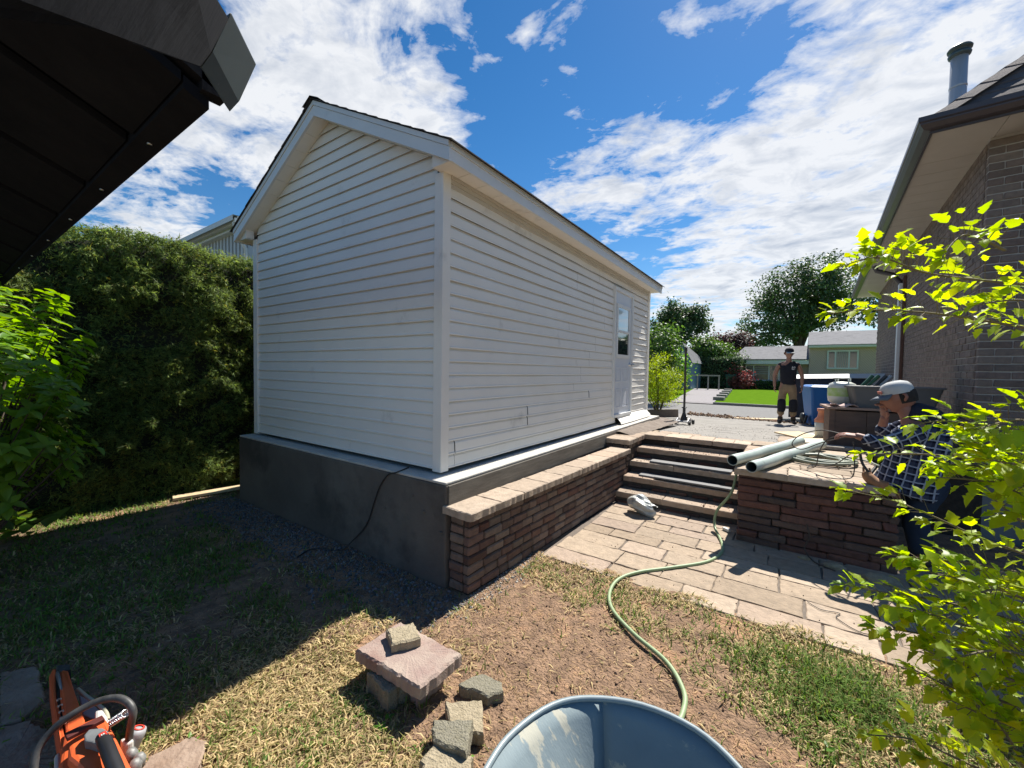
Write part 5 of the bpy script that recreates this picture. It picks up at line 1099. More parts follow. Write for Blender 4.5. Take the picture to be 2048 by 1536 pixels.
join_mb(body, hand_mb(Q(.272, .035, .92, 0)[:3], (0.02, -.15, -1), (-1, 0, 0), curl=.5)); join_mb(body, hand_mb(Q(-.268, .025, .92, 0)[:3], (-.02, -.15, -1), (1, 0, 0), curl=.5, s=-1))
blackc = mat('black_shirt', (.012,.013,.02), (.02,.02,.028), scale=12, rough=.9, bump=.3, bscale=20)
sh = dict(h=Q(0, .0, .90, .185, .135), a=Q(0, .0, 1.02, .175, .125), w=Q(0, .0, 1.14, .175, .125), c=Q(0, -.01, 1.34, .185, .135), n=Q(0, -.01, 1.485, .10, .085), l=Q(.165, -.01, 1.445, .078), l2=Q(.215, -.01, 1.40, .075), r=Q(-.165, -.01, 1.445, .078), r2=Q(-.215, -.01, 1.40, .075))
folds(skin('shirt', sh, [('h', 'a'), ('a', 'w'), ('w', 'c'), ('c', 'n'), ('c', 'l'), ('l', 'l2'), ('c', 'r'), ('r', 'r2')], blackc, pm))
tan = mat('tan_trousers', (.27,.19,.11), (.36,.26,.16), scale=14, rough=.9, bump=.8, bscale=18)
trs = dict(w=Q(0, 0, 1.0, .155, .12), p=Q(0, 0, .90, .15, .125), l0=Q(.095, 0, .84, .10), l1=Q(.115, .02, .52, .085), l15=Q(.12, 0, .36, .075), l2=Q(.125, 0, .20, .082), r0=Q(-.095, 0, .84, .10), r1=Q(-.12, .03, .52, .085), r15=Q(-.125, .01, .36, .075), r2=Q(-.13, .01, .20, .082))
folds(skin('trousers', trs, [('w', 'p'), ('p', 'l0'), ('l0', 'l1'), ('l1', 'l15'), ('l15', 'l2'), ('p', 'r0'), ('r0', 'r1'), ('r1', 'r15'), ('r15', 'r2')], tan, pm))
for s in (1, -1):
    kx = .117*s; b = MB(); base = Vector(Q(kx, .045+.01*(s < 0), .47, 0)[:3])
    b.lathe([(.060, -.17), (.082, -.12), (.088, 0), (.084, .09), (.058, .14)], base, 16, sy=.95); b.build('knee_pad', blackc, pm)
    f0 = Vector(Q(.13*s, .0, .0, 0)[:3]); boot = {'a': (*(f0+Vector((0, 0, .20))), .058, .062), 'b': (*(f0+Vector((0, 0, .075))), .058, .060), 'c': (*(f0+fwd*.10+Vector((.02*s, 0, .055))), .050, .048), 'd': (*(f0+fwd*.18+Vector((.03*s, 0, .05))), .045, .042)}
    skin('boot', boot, [('a', 'b'), ('b', 'c'), ('c', 'd')], mat('boot_brown', (.035,.025,.018), (.06,.045,.03), scale=20, rough=.7), pm)
def cap(parent, c, face, sd, up, m, mb_, R=.104, pitch=-.05, back=False):
    b = MB(); Mh = Matrix((face, sd, up)).transposed()
    prof = [(R*1.01, .0), (R*1.02, .028), (R*.96, .056), (R*.78, .083), (R*.42, .100), (0, .105)]
    b.lathe(prof, Vector(c)+up*.035, 24, Mh, sx=1.03, sy=.86); b.lathe([(0, .105), (.008, .106), (.006, .112), (0, .113)], Vector(c)+up*.035, 8, Mh)
    b.build('cap', m, parent)
    b = MB(); vs = []; n = 12
    for j, rr_ in enumerate((R*.95, R*1.45, R*1.78)):
        for i in range(n+1):
            a = -1.05+2.1*i/n; k = math.cos(a)**.5 if j else 1
            vs.append(Vector(c)+up*(.040+(-.012*j)-.018*(abs(a))**2*(j > 0))+face*(rr_*math.cos(a)*(1 if j == 0 else 1))+sd*(R*.86*math.sin(a)*(1+.02*j)))
    b.add(vs, [(j*(n+1)+i, j*(n+1)+i+1, (j+1)*(n+1)+i+1, (j+1)*(n+1)+i) for j in range(2) for i in range(n)], True)
    o = b.build('cap_brim', mb_, parent); s_ = o.modifiers.new('s', 'SOLIDIFY'); s_.thickness = .005
cap(pm, hc, ff, hs__, hu, blackc, mat('brim_pale', (.38,.40,.38), (.30,.32,.30), rough=.7))
def face_bits(parent, c, face, sd, up, R, lipc):
    dark = mat('eye_dark', (.015,.012,.01), rough=.3); brow = mat('brow_hair', (.04,.025,.018), rough=.9)
    b = MB()
    for s in (-1, 1):
        e = c+face*R*.86+sd*s*R*.27+up*R*.12; b.tube([e-sd*.011, e+face*.002, e+sd*.011], [.002, .0045, .002], 6)
    b.build('eyes', dark, parent)
    b = MB()
    for s in (-1, 1):
        e = c+face*R*.93+sd*s*R*.27+up*R*.30; b.tube([e-sd*.016, e+up*.003, e+sd*.016-face*.004], [.002, .004, .002], 5)
    b.build('eyebrows', brow, parent)
    e = c+face*R*.93-up*R*.60; b = MB(); b.tube([e-sd*.020-face*.004, e, e+sd*.020-face*.004], [.001, .0045, .001], 6); b.build('lips', lipc, parent)
face_bits(pm, hc, ff, hs__, hu, .104, mat('lip_skin', (.26,.10,.08), rough=.5))
b = MB(); bb_ = MB(); bb_.lathe([(.099, -.035), (.104, -.01), (.104, .04), (.10, .05)], hc-ff*.012, 24, Matrix((ff, hs__, hu)).transposed(), sx=1.0, sy=.80)
b.add(bb_.v, [f for f in bb_.f if all((Vector(bb_.v[i])-hc).dot(ff) < .0 for i in f)], True); b.build('hair', mat('dark_hair', (.02,.015,.012), (.04,.03,.025), scale=40, rough=.9), pm)
# small white print on the shirt
b = MB(); c0 = Vector(Q(.085, .150, 1.33, 0)[:3]); rt_ = Vector((1, .1, 0)).normalized()
for (x0, x1, z0, z1) in [(-.035, -.022, -.02, .045), (-.022, .035, .028, .042), (-.01, .03, -.002, .008), (-.022, .012, -.022, -.008), (-.030, -.015, .045, .060), (.0, .03, .046, .054)]:
    b.add([c0+rt_*x+fwd*y+Vector((0, 0, z)) for y in (0, .012) for z in (z0, z1) for x in (x0, x1)], [(0, 1, 3, 2), (4, 6, 7, 5), (0, 4, 5, 1), (2, 3, 7, 6), (0, 2, 6, 4), (1, 5, 7, 3)])
b.build('shirt_print', mat('print_white', (.7,.7,.68), rough=.8), pm)

# --- bending man in a plaid jacket
g2 = Vector((.90, 4.62, 0)); pb = thing('person', 'person in blue and white plaid jacket and white cap bending over the stone wall', 'person', g2)
def V_(x, y, z, r, r2=None): return (x, y, z, r, r2 or r)
J2 = dict(pel=V_(.96, 4.66, .80, .14, .13), waist=V_(.93, 4.63, .93, .11, .11), chest=V_(.87, 4.60, 1.10, .11, .10), neckb=V_(.83, 4.60, 1.23, .075), neck=V_(.80, 4.60, 1.29, .055), hd=V_(.77, 4.60, 1.36, .06),
  sN=V_(.85, 4.45, 1.16, .055), eN=V_(.645, 4.36, 1.03, .045), wN=V_(.485, 4.40, 1.075, .029), hN=V_(.46, 4.405, 1.08, .026), sF=V_(.86, 4.76, 1.16, .055), eF=V_(.68, 4.80, 1.06, .045), wF=V_(.68, 4.66, 1.22, .030), hF=V_(.68, 4.645, 1.24, .028),
  hipN=V_(.95, 4.57, .74, .09), kN=V_(.87, 4.56, .42, .062), aN=V_(.95, 4.56, .09, .045), tN=V_(.82, 4.55, .04, .035), hipF=V_(.97, 4.75, .74, .09), kF=V_(.90, 4.77, .42, .062), aF=V_(.98, 4.78, .09, .045), tF=V_(.85, 4.77, .04, .035))
ED2 = [(a.replace('L', 'N').replace('R', 'F'), c.replace('L', 'N').replace('R', 'F')) for a, c in ED]
body2 = skin('body', J2, ED2, skin_r, pb)
hc2 = Vector((.755, 4.60, 1.405)); h2_, f2, s2, u2 = head_mb(hc2, (-1, -.10, -.30), (-.25, 0, 1), .104); join_mb(body2, h2_)
join_mb(body2, hand_mb((.487, 4.40, 1.075), (-1, .05, .05), (0, .2, -1), curl=.55)); join_mb(body2, hand_mb((.68, 4.66, 1.215), (-.1, -.2, 1), (-1, -.5, 0), curl=.75, s=-1))
# plaid cloth
def plaid(name, rot=(0, 0, 0), sc=(1, 1, 1)):
    m = bpy.data.materials.new(name); m.use_nodes = True; t = m.node_tree; n = t.nodes; l = t.links; b = n['Principled BSDF']; b.inputs['Roughness'].default_value = .95; b.inputs['Specular IOR Level'].default_value = .1
    g_ = n.new('ShaderNodeNewGeometry'); mp_ = n.new('ShaderNodeMapping'); mp_.inputs['Rotation'].default_value = rot; mp_.inputs['Scale'].default_value = sc; l.new(g_.outputs['Position'], mp_.inputs[0])
    nz = n.new('ShaderNodeTexNoise'); nz.inputs['Scale'].default_value = 7; nz.inputs['Detail'].default_value = 3; l.new(mp_.outputs[0], nz.inputs['Vector']); va = n.new('ShaderNodeVectorMath'); va.operation = 'MULTIPLY_ADD'; va.inputs[1].default_value = (.02, .02, .02); l.new(nz.outputs['Color'], va.inputs[0]); l.new(mp_.outputs[0], va.inputs[2])
    sp = n.new('ShaderNodeSeparateXYZ'); l.new(va.outputs[0], sp.inputs[0])
    def stripe(src, per, duty, ofs=0):
        a = n.new('ShaderNodeMath'); a.operation = 'MULTIPLY_ADD'; a.inputs[1].default_value = 1/per; a.inputs[2].default_value = ofs; l.new(src, a.inputs[0]); f = n.new('ShaderNodeMath'); f.operation = 'FRACT'; l.new(a.outputs[0], f.inputs[0])
        c = n.new('ShaderNodeMath'); c.operation = 'LESS_THAN'; c.inputs[1].default_value = duty; l.new(f.outputs[0], c.inputs[0]); return c.outputs[0]
    col = None
    base = n.new('ShaderNodeMixRGB'); base.inputs[1].default_value = (.008, .010, .022, 1); base.inputs[2].default_value = (.05, .06, .10, 1)
    ad = n.new('ShaderNodeMath'); ad.operation = 'MULTIPLY_ADD'; l.new(stripe(sp.outputs[0], .058, .5), ad.inputs[0]); ad.inputs[1].default_value = .5
    a2 = n.new('ShaderNodeMath'); a2.operation = 'MULTIPLY'; a2.inputs[1].default_value = .5; l.new(stripe(sp.outputs[2], .058, .5), a2.inputs[0]); l.new(a2.outputs[0], ad.inputs[2]); l.new(ad.outputs[0], base.inputs[0])
    mx_ = n.new('ShaderNodeMixRGB'); l.new(base.outputs[0], mx_.inputs[1]); mx_.inputs[2].default_value = (.52, .56, .66, 1)
    mxn = n.new('ShaderNodeMath'); mxn.operation = 'MAXIMUM'; l.new(stripe(sp.outputs[0], .058, .17, .2), mxn.inputs[0]); l.new(stripe(sp.outputs[2], .058, .17, .2), mxn.inputs[1]); k_ = n.new('ShaderNodeMath'); k_.operation = 'MULTIPLY'; k_.inputs[1].default_value = .62; l.new(mxn.outputs[0], k_.inputs[0]); l.new(k_.outputs[0], mx_.inputs[0])
    l.new(mx_.outputs[0], b.inputs['Base Color']); nb = n.new('ShaderNodeTexNoise'); nb.inputs['Scale'].default_value = 16; bp = n.new('ShaderNodeBump'); bp.inputs['Strength'].default_value = .9; bp.inputs['Distance'].default_value = .02; l.new(nb.outputs[0], bp.inputs['Height']); l.new(bp.outputs[0], b.inputs['Normal']); return m
navyc = mat('navy_hood', (.014,.018,.032), (.022,.027,.045), scale=12, rough=.95, bump=.6, bscale=20)
jk_ = dict(h0=V_(.80, 4.62, .59, .27, .24), h=V_(.82, 4.62, .66, .25, .23), p=V_(.88, 4.63, .82, .225, .215), w=V_(.90, 4.62, .96, .20, .21), c=V_(.88, 4.60, 1.12, .19, .205), n=V_(.85, 4.60, 1.215, .11, .12))
folds(skin('jacket', jk_, [('h0', 'h'), ('h', 'p'), ('p', 'w'), ('w', 'c'), ('c', 'n')], plaid('plaid_cloth', (0, rad(-8), rad(20))), pb))
slv = dict(a=V_(.87, 4.47, 1.155, .095), b=V_(.80, 4.415, 1.115, .085), c=V_(.645, 4.36, 1.025, .068), d=V_(.56, 4.38, 1.05, .055), e=V_(.505, 4.395, 1.072, .045))
folds(skin('sleeve', slv, [('a', 'b'), ('b', 'c'), ('c', 'd'), ('d', 'e')], plaid('plaid_sleeve', (0, rad(30), rad(-10))), pb))
slv2 = dict(a=V_(.87, 4.75, 1.155, .095), b=V_(.80, 4.79, 1.12, .08), c=V_(.685, 4.80, 1.06, .068), d=V_(.68, 4.70, 1.16, .05))
folds(skin('sleeve', slv2, [('a', 'b'), ('b', 'c'), ('c', 'd')], plaid('plaid_sleeve_far', (0, rad(-35), 0)), pb))
hood = dict(a=V_(.79, 4.60, 1.265, .085, .10), b=V_(.88, 4.60, 1.265, .105, .13), c=V_(.965, 4.60, 1.22, .09, .12), d=V_(1.01, 4.60, 1.14, .06, .10))
folds(skin('hood', hood, [('a', 'b'), ('b', 'c'), ('c', 'd')], navyc, pb))
jeans = mat('dark_jeans', (.012,.022,.045), (.02,.034,.062), scale=10, rough=.9, bump=.4, bscale=20)
tr2 = dict(w=V_(.95, 4.65, .82, .16, .15), p=V_(.955, 4.65, .73, .16, .15), l0=V_(.95, 4.57, .66, .115), l1=V_(.87, 4.56, .42, .095), l2=V_(.94, 4.56, .12, .085), r0=V_(.97, 4.75, .66, .115), r1=V_(.90, 4.77, .42, .095), r2=V_(.97, 4.78, .12, .085))
folds(skin('trousers', tr2, [('w', 'p'), ('p', 'l0'), ('l0', 'l1'), ('l1', 'l2'), ('p', 'r0'), ('r0', 'r1'), ('r1', 'r2')], jeans, pb))
for y in (4.56, 4.78): skin('boot', {'a': V_(.96, y, .13, .058), 'b': V_(.95, y, .07, .056), 'c': V_(.82, y, .055, .046)}, [('a', 'b'), ('b', 'c')], MATS['boot_brown'], pb)
face_bits(pb, hc2, f2, s2, u2, .104, MATS['lip_skin'])
capw = mat('cap_white', (.55,.56,.54), (.46,.47,.46), scale=8, rough=.8)
cap(pb, hc2, f2, s2, u2, capw, mat('brim_grey', (.12,.14,.17), (.10,.12,.14), rough=.7))
b = MB(); p = hc2+f2*.100+u2*.065
for i in range(5): b.add([p+s2*(-.05+.02*i)+u2*z+f2*(fz) for (z, fz) in ((-.012, .004), (.012, .003), (.012, .012), (-.012, .012))]+[p+s2*(-.035+.02*i)+u2*z+f2*fz for (z, fz) in ((-.012, .004), (.012, .003), (.012, .012), (-.012, .012))], [(0, 1, 2, 3), (7, 6, 5, 4), (2, 6, 7, 3), (0, 4, 5, 1), (1, 5, 6, 2), (3, 7, 4, 0)])
b.build('cap_badge', mat('coral', (.65,.18,.12), (.6,.2,.14), rough=.7), pb)
b = MB(); b.lathe([(.110, .0), (.113, .01), (.113, .03), (.108, .035)], hc2+u2*.045, 24, Matrix((f2, s2, u2)).transposed(), sx=1.0, sy=.86); 
hair = mat('dark_hair', (.02,.015,.012), (.04,.03,.025), scale=40, rough=.9); bb_ = MB()
bb_.lathe([(.099, -.05), (.105, -.01), (.105, .04), (.10, .05)], hc2-f2*.012, 24, Matrix((f2, s2, u2)).transposed(), sx=1.0, sy=.80)
# keep only the back of the head for hair
keep = [f for f in bb_.f if all((Vector(bb_.v[i])-hc2).dot(f2) < .02 for i in f)]
hb2_ = MB(); hb2_.add(bb_.v, keep, True); o = hb2_.build('hair', hair, pb)
# ------------------------------------------------------------ vegetation
bark = mat('bark', (.10,.075,.055), (.06,.045,.035), scale=20, rough=.95, bump=.8, bscale=40, stretch=(1,1,.3))
def leafmat(name, c, c2, tr=.35, rough=.5, spec=.4): return mat(name, c, c2, scale=1.5, rough=rough, trans=tr, attr='tint', spec=spec)
cedar = leafmat('cedar_leaf', (.15,.20,.055), (.105,.165,.045), .38, .6, .25); lush = leafmat('lush_leaf', (.15,.31,.04), (.11,.26,.035), .45, .42); lime = leafmat('lime_leaf', (.25,.33,.02), (.20,.30,.02), .45, .5)
dkl = leafmat('dark_leaf', (.055,.10,.038), (.075,.13,.045), .25, .5); midl = leafmat('mid_leaf', (.07,.14,.03), (.09,.17,.035), .3, .5); redl = leafmat('red_leaf', (.17,.05,.045), (.22,.08,.06), .3, .6); purp = leafmat('purple_leaf', (.06,.03,.03), (.10,.05,.04), .25, .6); nine = leafmat('ninebark_leaf', (.29,.40,.028), (.20,.33,.025), .54, .42)
def tints(n, lo=.6, hi=1.3, warm=0):
    k = RNG.uniform(lo, hi, (n, 1)); t = np.ones((n, 3))*k; w_ = RNG.random(n) < warm; t[w_] *= np.array([1.6, 1.1, .9]); return t
def crown(center, radii, ncl, per, size, clr, seed, m, name, parent, spread=1.0, lo=.55, hi=1.35, warm=0, inner=.45, aspect=.45, shape='diamond', kind='stuff', flatten=1.0):
    r = np.random.default_rng(seed); c = np.array(center); R_ = np.array(radii)
    d = r.normal(size=(ncl, 3)); d /= np.linalg.norm(d, axis=1)[:, None]; rad_ = r.uniform(inner, 1.0, (ncl, 1))**.6
    lump = 1+.18*np.sin(d[:, :1]*5+seed)+.14*np.sin(d[:, 1:2]*7+seed*2)+.1*np.sin(d[:, 2:]*9)
    cc = c+d*R_*rad_*lump; pos = (cc[:, None, :]+r.normal(size=(ncl, per, 3))*clr*np.array([1, 1, .75])).reshape(-1, 3)
    nrm = np.repeat(d, per, axis=0)*.7+np.array([0, 0, .5]); ct = np.repeat(r.uniform(.75, 1.2, (ncl, 1)), per, axis=0)
    v, f, cl = leaf_cloud(pos, size, nrm, spread*.6, aspect, shape, tints(len(pos), lo, hi, warm)*ct)
    return link(name, np_mesh(name, v-np.array(org(parent)), f, cl), m, parent, kind=kind)
def tree(label, base, h, crowns, m, seed, size, trunk_r=.25, name='tree', lo=.55, hi=1.35, warm=0, cat='tree', group=None):
    t = thing(name, label, cat, base, 0, group); rr = random.Random(seed); b = MB(); B_ = Vector(base)
    top = Vector(crowns[0][0]); b.tube([B_-Vector((0, 0, .2)), B_.lerp(top, .4)+Vector((.1, 0, 0)), top], [trunk_r, trunk_r*.75, trunk_r*.3], 9)
    for c, R_, n, per, cr_ in crowns:
        for k in range(5):
            p = B_.lerp(top, rr.uniform(.3, .7)); q = Vector(c)+Vector([rr.uniform(-.7, .7)*R_[i] for i in range(3)]); b.tube([p, p.lerp(q, .5)+Vector((0, 0, .2)), q], [trunk_r*.4, trunk_r*.25, trunk_r*.08], 6)
    b.build('trunk', bark, t)
    for i, (c, R_, n, per, cr_) in enumerate(crowns): crown(c, R_, n, per, size, cr_, seed+i, m, 'crown', t, lo=lo, hi=hi, warm=warm)
    return t
P_ = lambda x, y, d: at_depth(x, y, d)
# big maple beyond the houses
c1 = P_(1600, 612, 46); c2 = P_(1535, 650, 46); c3 = P_(1685, 590, 47); c4 = P_(1615, 565, 46)
tree('large spreading dark green tree rising behind the grey roofed houses', (c1.x, c1.y, .5), 14, [(c1, (5.0, 3, 4.0), 190, 46, .48), (c2, (3.2, 3, 3.2), 90, 46, .42), (c3, (4.2, 3, 3.6), 130, 46, .48), (c4, (3.9, 3, 2.5), 100, 40, .42)], dkl, 3, .26, .45, warm=.04)
c1 = P_(1352, 650, 38); c2 = P_(1325, 680, 38); c3 = P_(1385, 640, 38)
tree('medium round tree in the distance just right of the shed roof corner', (c1.x, c1.y, .4), 8, [(c1, (1.9, 1.8, 1.9), 110, 55, .35), (c2, (1.5, 1.5, 1.6), 60, 55, .35), (c3, (1.1, 1, 1.3), 50, 50, .3)], dkl, 9, .22, .25)
c1 = P_(1315, 700, 17); tree('bushy green tree behind the yellow shrub', (c1.x, c1.y, .4), 4, [(c1, (.9, .8, 1.1), 60, 55, .22), (P_(1306, 735, 17), (.7, .6, .8), 40, 55, .2)], midl, 12, .11, .08)
c1 = P_(1425, 720, 34); tree('fresh green rounded tree between the blue house and the low house', (c1.x, c1.y, .4), 4, [(c1, (1.9, 1.4, 1.5), 130, 60, .32), (P_(1405, 700, 34), (1.1, 1, .9), 60, 60, .25)], midl, 15, .16, .12, warm=.05)
c1 = P_(1440, 700, 40); tree('purplish leaved tree behind the rounded green one', (c1.x, c1.y, .4), 4, [(P_(1470, 688, 40), (1.6, 1, .9), 70, 50, .3), (P_(1440, 684, 40), (1.0, 1, .7), 40, 40, .3)], purp, 17, .18, .1)
# clipped dark hedge in the distance
def hedge_box(name, label, lo, hi, M_, m, n, size, seed, spread=.8, cat='hedge'):
    t = thing(name, label, cat, M_ @ Vector(((lo[0]+hi[0])/2, (lo[1]+hi[1])/2, lo[2])))
    b = MB(); b.box(Vector(lo)+Vector((.12, .12, 0)), Vector(hi)-Vector((.12, .12, .12)), M_); b.build('branches', mat('hedge_core', (.012,.014,.007), (.02,.022,.012), rough=1), t)  # solid near-black box added behind the leaves, inner shade in its colour
    pos = RNG.random((n, 3)); L3 = np.array(hi)-np.array(lo); area = [L3[0]*L3[2], L3[1]*L3[2], L3[0]*L3[1]]; s = sum(area); face = RNG.choice(3, n, p=[a/s for a in area]); side = RNG.integers(0, 2, n)
    nr = np.zeros((n, 3))
    for k, ax in ((0, 1), (1, 0), (2, 2)):
        q = face == k; sd_ = side[q] if k < 2 else np.ones(q.sum()); pos[q, ax] = sd_; nr[q, ax] = sd_*2-1
    pos = np.array(lo)+pos*L3+RNG.normal(size=(n, 3))*.06+nr*(RNG.random((n, 1))*.1); A = np.array(M_)
    v, f, cl = leaf_cloud(pos, size, nr+np.array([0, 0, .5]), spread, .4, 'diamond', tints(n)); v = v@A[:3, :3].T+A[:3, 3]
    link('foliage', np_mesh('foliage', v-np.array(org(t)), f, cl), m, t, kind='stuff'); return t
Mh = Matrix.Translation(P_(1415, 770, 33)*Vector((1, 1, 0))+Vector((0, 0, .42)) if False else Vector((P_(1385, 770, 33).x, P_(1385, 770, 33).y, .42))) @ Matrix.Rotation(ang, 4, 'Z')
hedge_box('dark_hedge', 'tall dark clipped hedge left of the low house', (0, 0, 0), (3.3, 1.6, 2.3), Mh, dkl, 9000, .12, 5)
Mh2 = M1 @ Matrix.Translation((1.4, -.9, 0)); hedge_box('low_hedge', 'low hedge under the wide window of the low house', (0, 0, 0), (4.5, .6, .6), Mh2, midl, 3000, .1, 6)
# yellow shrub at the shed corner and others
def shrub(name, label, c, R_, ncl, per, size, clr, seed, m, cat='shrub', base=None, **k):
    t = thing(name, label, cat, base or (c[0], c[1], c[2]-R_[2])); b = MB(); rr = random.Random(seed); B_ = Vector(base or (c[0], c[1], c[2]-R_[2]))
    for i in range(9): q = Vector(c)+Vector([rr.uniform(-.75, .75)*R_[j] for j in range(3)]); b.tube([B_, B_.lerp(q, .5)+Vector((0, 0, .05)), q], [.02, .014, .005], 5)
    b.build('stem', bark, t); crown(c, R_, ncl, per, size, clr, seed, m, 'foliage', t, **k); return t
cy_ = P_(1318, 765, 10.2); shrub('yellow_shrub', 'yellow green feathery shrub beyond the far corner of the shed', tuple(cy_), (.50, .5, .62), 110, 70, .045, .10, 21, lime, base=(cy_.x, cy_.y, .45), aspect=.25, spread=1.2)
cr_ = P_(1478, 762, 31); shrub('red_shrub', 'red leaved shrub at the left corner of the low house', tuple(cr_), (.75, .6, .9), 60, 40, .12, .2, 23, redl, base=(cr_.x, cr_.y, .5)); 
cr_ = P_(1655, 735, 30); shrub('young_tree', 'small pale green young tree before the diagonal siding', tuple(cr_), (.65, .5, .8), 40, 35, .12, .18, 24, lush, cat='tree', base=(cr_.x, cr_.y, .5))
cr_ = P_(1345, 738, 24); shrub('green_shrub', 'bright green shrub on the lawn left of the jack handle', tuple(cr_), (.9, .6, 1.0), 70, 50, .12, .22, 26, lush, base=(cr_.x, cr_.y, .4))
t = hedge_box('far_hedge', 'long tree screen along the far properties', (-60, 62, 0), (-14, 66, 6), Matrix.Identity(4), dkl, 9000, .8, 7)
t = hedge_box('far_hedge', 'distant tree screen behind the brick house', (12, 66, 0), (70, 70, 7), Matrix.Identity(4), dkl, 9000, .8, 8)

# ------------------------------------------------------------ cedar hedge on the left
ch = thing('cedar_hedge', 'tall clipped cedar hedge along the left side of the yard', 'hedge', (-6.4, 2.5, 0))
def hx(y, z): return -5.98+.10*(fbm(np.asarray(y)*1.0, np.asarray(z)*1.0, .9, 31)-.5)*2+.07*(fbm(y, z, 2.8, 33)-.5)*2-.10*np.clip(z-2.4, 0, 1)-.12*np.clip(.6-z, 0, 1)
def hz(y): return 3.03-.02*np.clip((y-1.3)/.5, 0, 1)+.10*(fbm(y, y*0, 1.3, 35)-.5)*2-.35*np.clip(1.0-y, 0, 3)*.9+.0*y
ys = np.linspace(-3.5, 9.5, 100); zs = np.linspace(-.05, 1, 36); Yg, Tg = np.meshgrid(ys, zs); Hg = hz(Yg)-.10; Zg = Tg*Hg; Xg = hx(Yg, Zg)-.14
V = np.stack([Xg, Yg, Zg], -1).reshape(-1, 3); i = np.arange(99)[None]+np.arange(35)[:, None]*100; Fq = np.stack([i, i+1, i+101, i+100], -1).reshape(-1, 4)
V2 = np.stack([Xg[-1]-1.3, Yg[-1], Zg[-1]+.0], -1); V = np.concatenate([V, V2]); k0 = 36*100; j = np.arange(99); Fq = np.concatenate([Fq, np.stack([35*100+j, 35*100+j+1, k0+j+1, k0+j], -1)])
link('branches', np_mesh('branches', V-np.array([-6.4, 2.5, 0]), Fq, smooth=True), mat('hedge_core', (.012,.014,.007), (.02,.022,.012), rough=1), ch)  # added dark backing sheet that blocks the view through, coloured like deep shade
n = 230000; y = RNG.uniform(-2.0, 6.5, n); q = RNG.random(n); H_ = hz(y); z = q**.92*H_; x = hx(y, z)
# clumps: foliage pads that stand out, gaps between them
cl_ = fbm(y*1.0, z*1.0, 4.2, 41); x = x+(cl_-.5)*.34-RNG.random(n)*.08
top = RNG.random(n) < .16; z[top] = H_[top]+RNG.normal(size=top.sum())*.03; x[top] = x[top]-RNG.random(top.sum())*1.2
keep = (cl_ > .42) | (RNG.random(n) < .22) | top
pos = np.stack([x, y, z], -1)[keep]; top = top[keep]; nr = np.zeros_like(pos); nr[:, 0] = 1; nr[:, 2] = .35; nr[top] = (0.2, 0, 1)
tt = tints(len(pos), .35, 1.7, .08)*(.7+.6*fbm(pos[:, 1], pos[:, 2], 1.1, 44))[:, None]
v, f, cl = leaf_cloud(pos, .052, nr, .95, .30, 'spray', tt, droop=.2)
link('foliage', np_mesh('foliage', v-np.array([-6.4, 2.5, 0]), f, cl), cedar, ch, kind='stuff')
b = MB(); rr = random.Random(9)
for i in range(14): yy = -2.5+i*.85; b.tube([(-6.35, yy, -.05), (-6.33, yy+.05, .6), (-6.4, yy, 1.8)], [.05, .04, .02], 7)
b.build('trunk', bark, ch)

# ------------------------------------------------------------ leaf parts that can be told apart
def leaf_mesh(kind, L_, seed, m):
    r_ = random.Random(seed)
    if kind == 'ovate': prof = [(0, .04), (.18, .20), (.42, .27), (.68, .19), (.88, .07), (1, 0)]
    else: prof = [(0, .05), (.16, .26), (.30, .30), (.36, .22), (.48, .40), (.60, .24), (.72, .20), (.84, .13), (1, 0)]
    bn = r_.uniform(.0, .42); fold = r_.uniform(.15, .5); tw = r_.uniform(-.15, .15); vs = []
    for t_, w_ in prof:
        z0 = -bn*t_*t_
        for s in (-1, 0, 1): vs.append((t_*L_, s*w_*L_*r_.uniform(.92, 1.08), (z0+abs(s)*w_*fold+s*tw*t_*.3)*L_))
    fs = []
    for i in range(len(prof)-1):
        for s in (0, 1): a = i*3+s; fs.append((a, a+1, a+4, a+3))
    me = bpy.data.meshes.new('leaf'); me.from_pydata(vs, [], fs); me.polygons.foreach_set('use_smooth', [True]*len(fs)); me.update()
    a = me.color_attributes.new('tint', 'FLOAT_COLOR', 'POINT'); k = r_.uniform(.75, 1.25); wm = r_.uniform(.9, 1.25); a.data.foreach_set('color', np.tile([k*wm, k, k*.8, 1], len(vs)).astype(np.float32)); me.materials.append(m); return me
def basis_of(d, nrm):
    d = Vector(d).normalized(); n_ = Vector(nrm); n_ = (n_-d*n_.dot(d)).normalized(); s_ = n_.cross(d); return Matrix((d, s_, n_)).transposed()
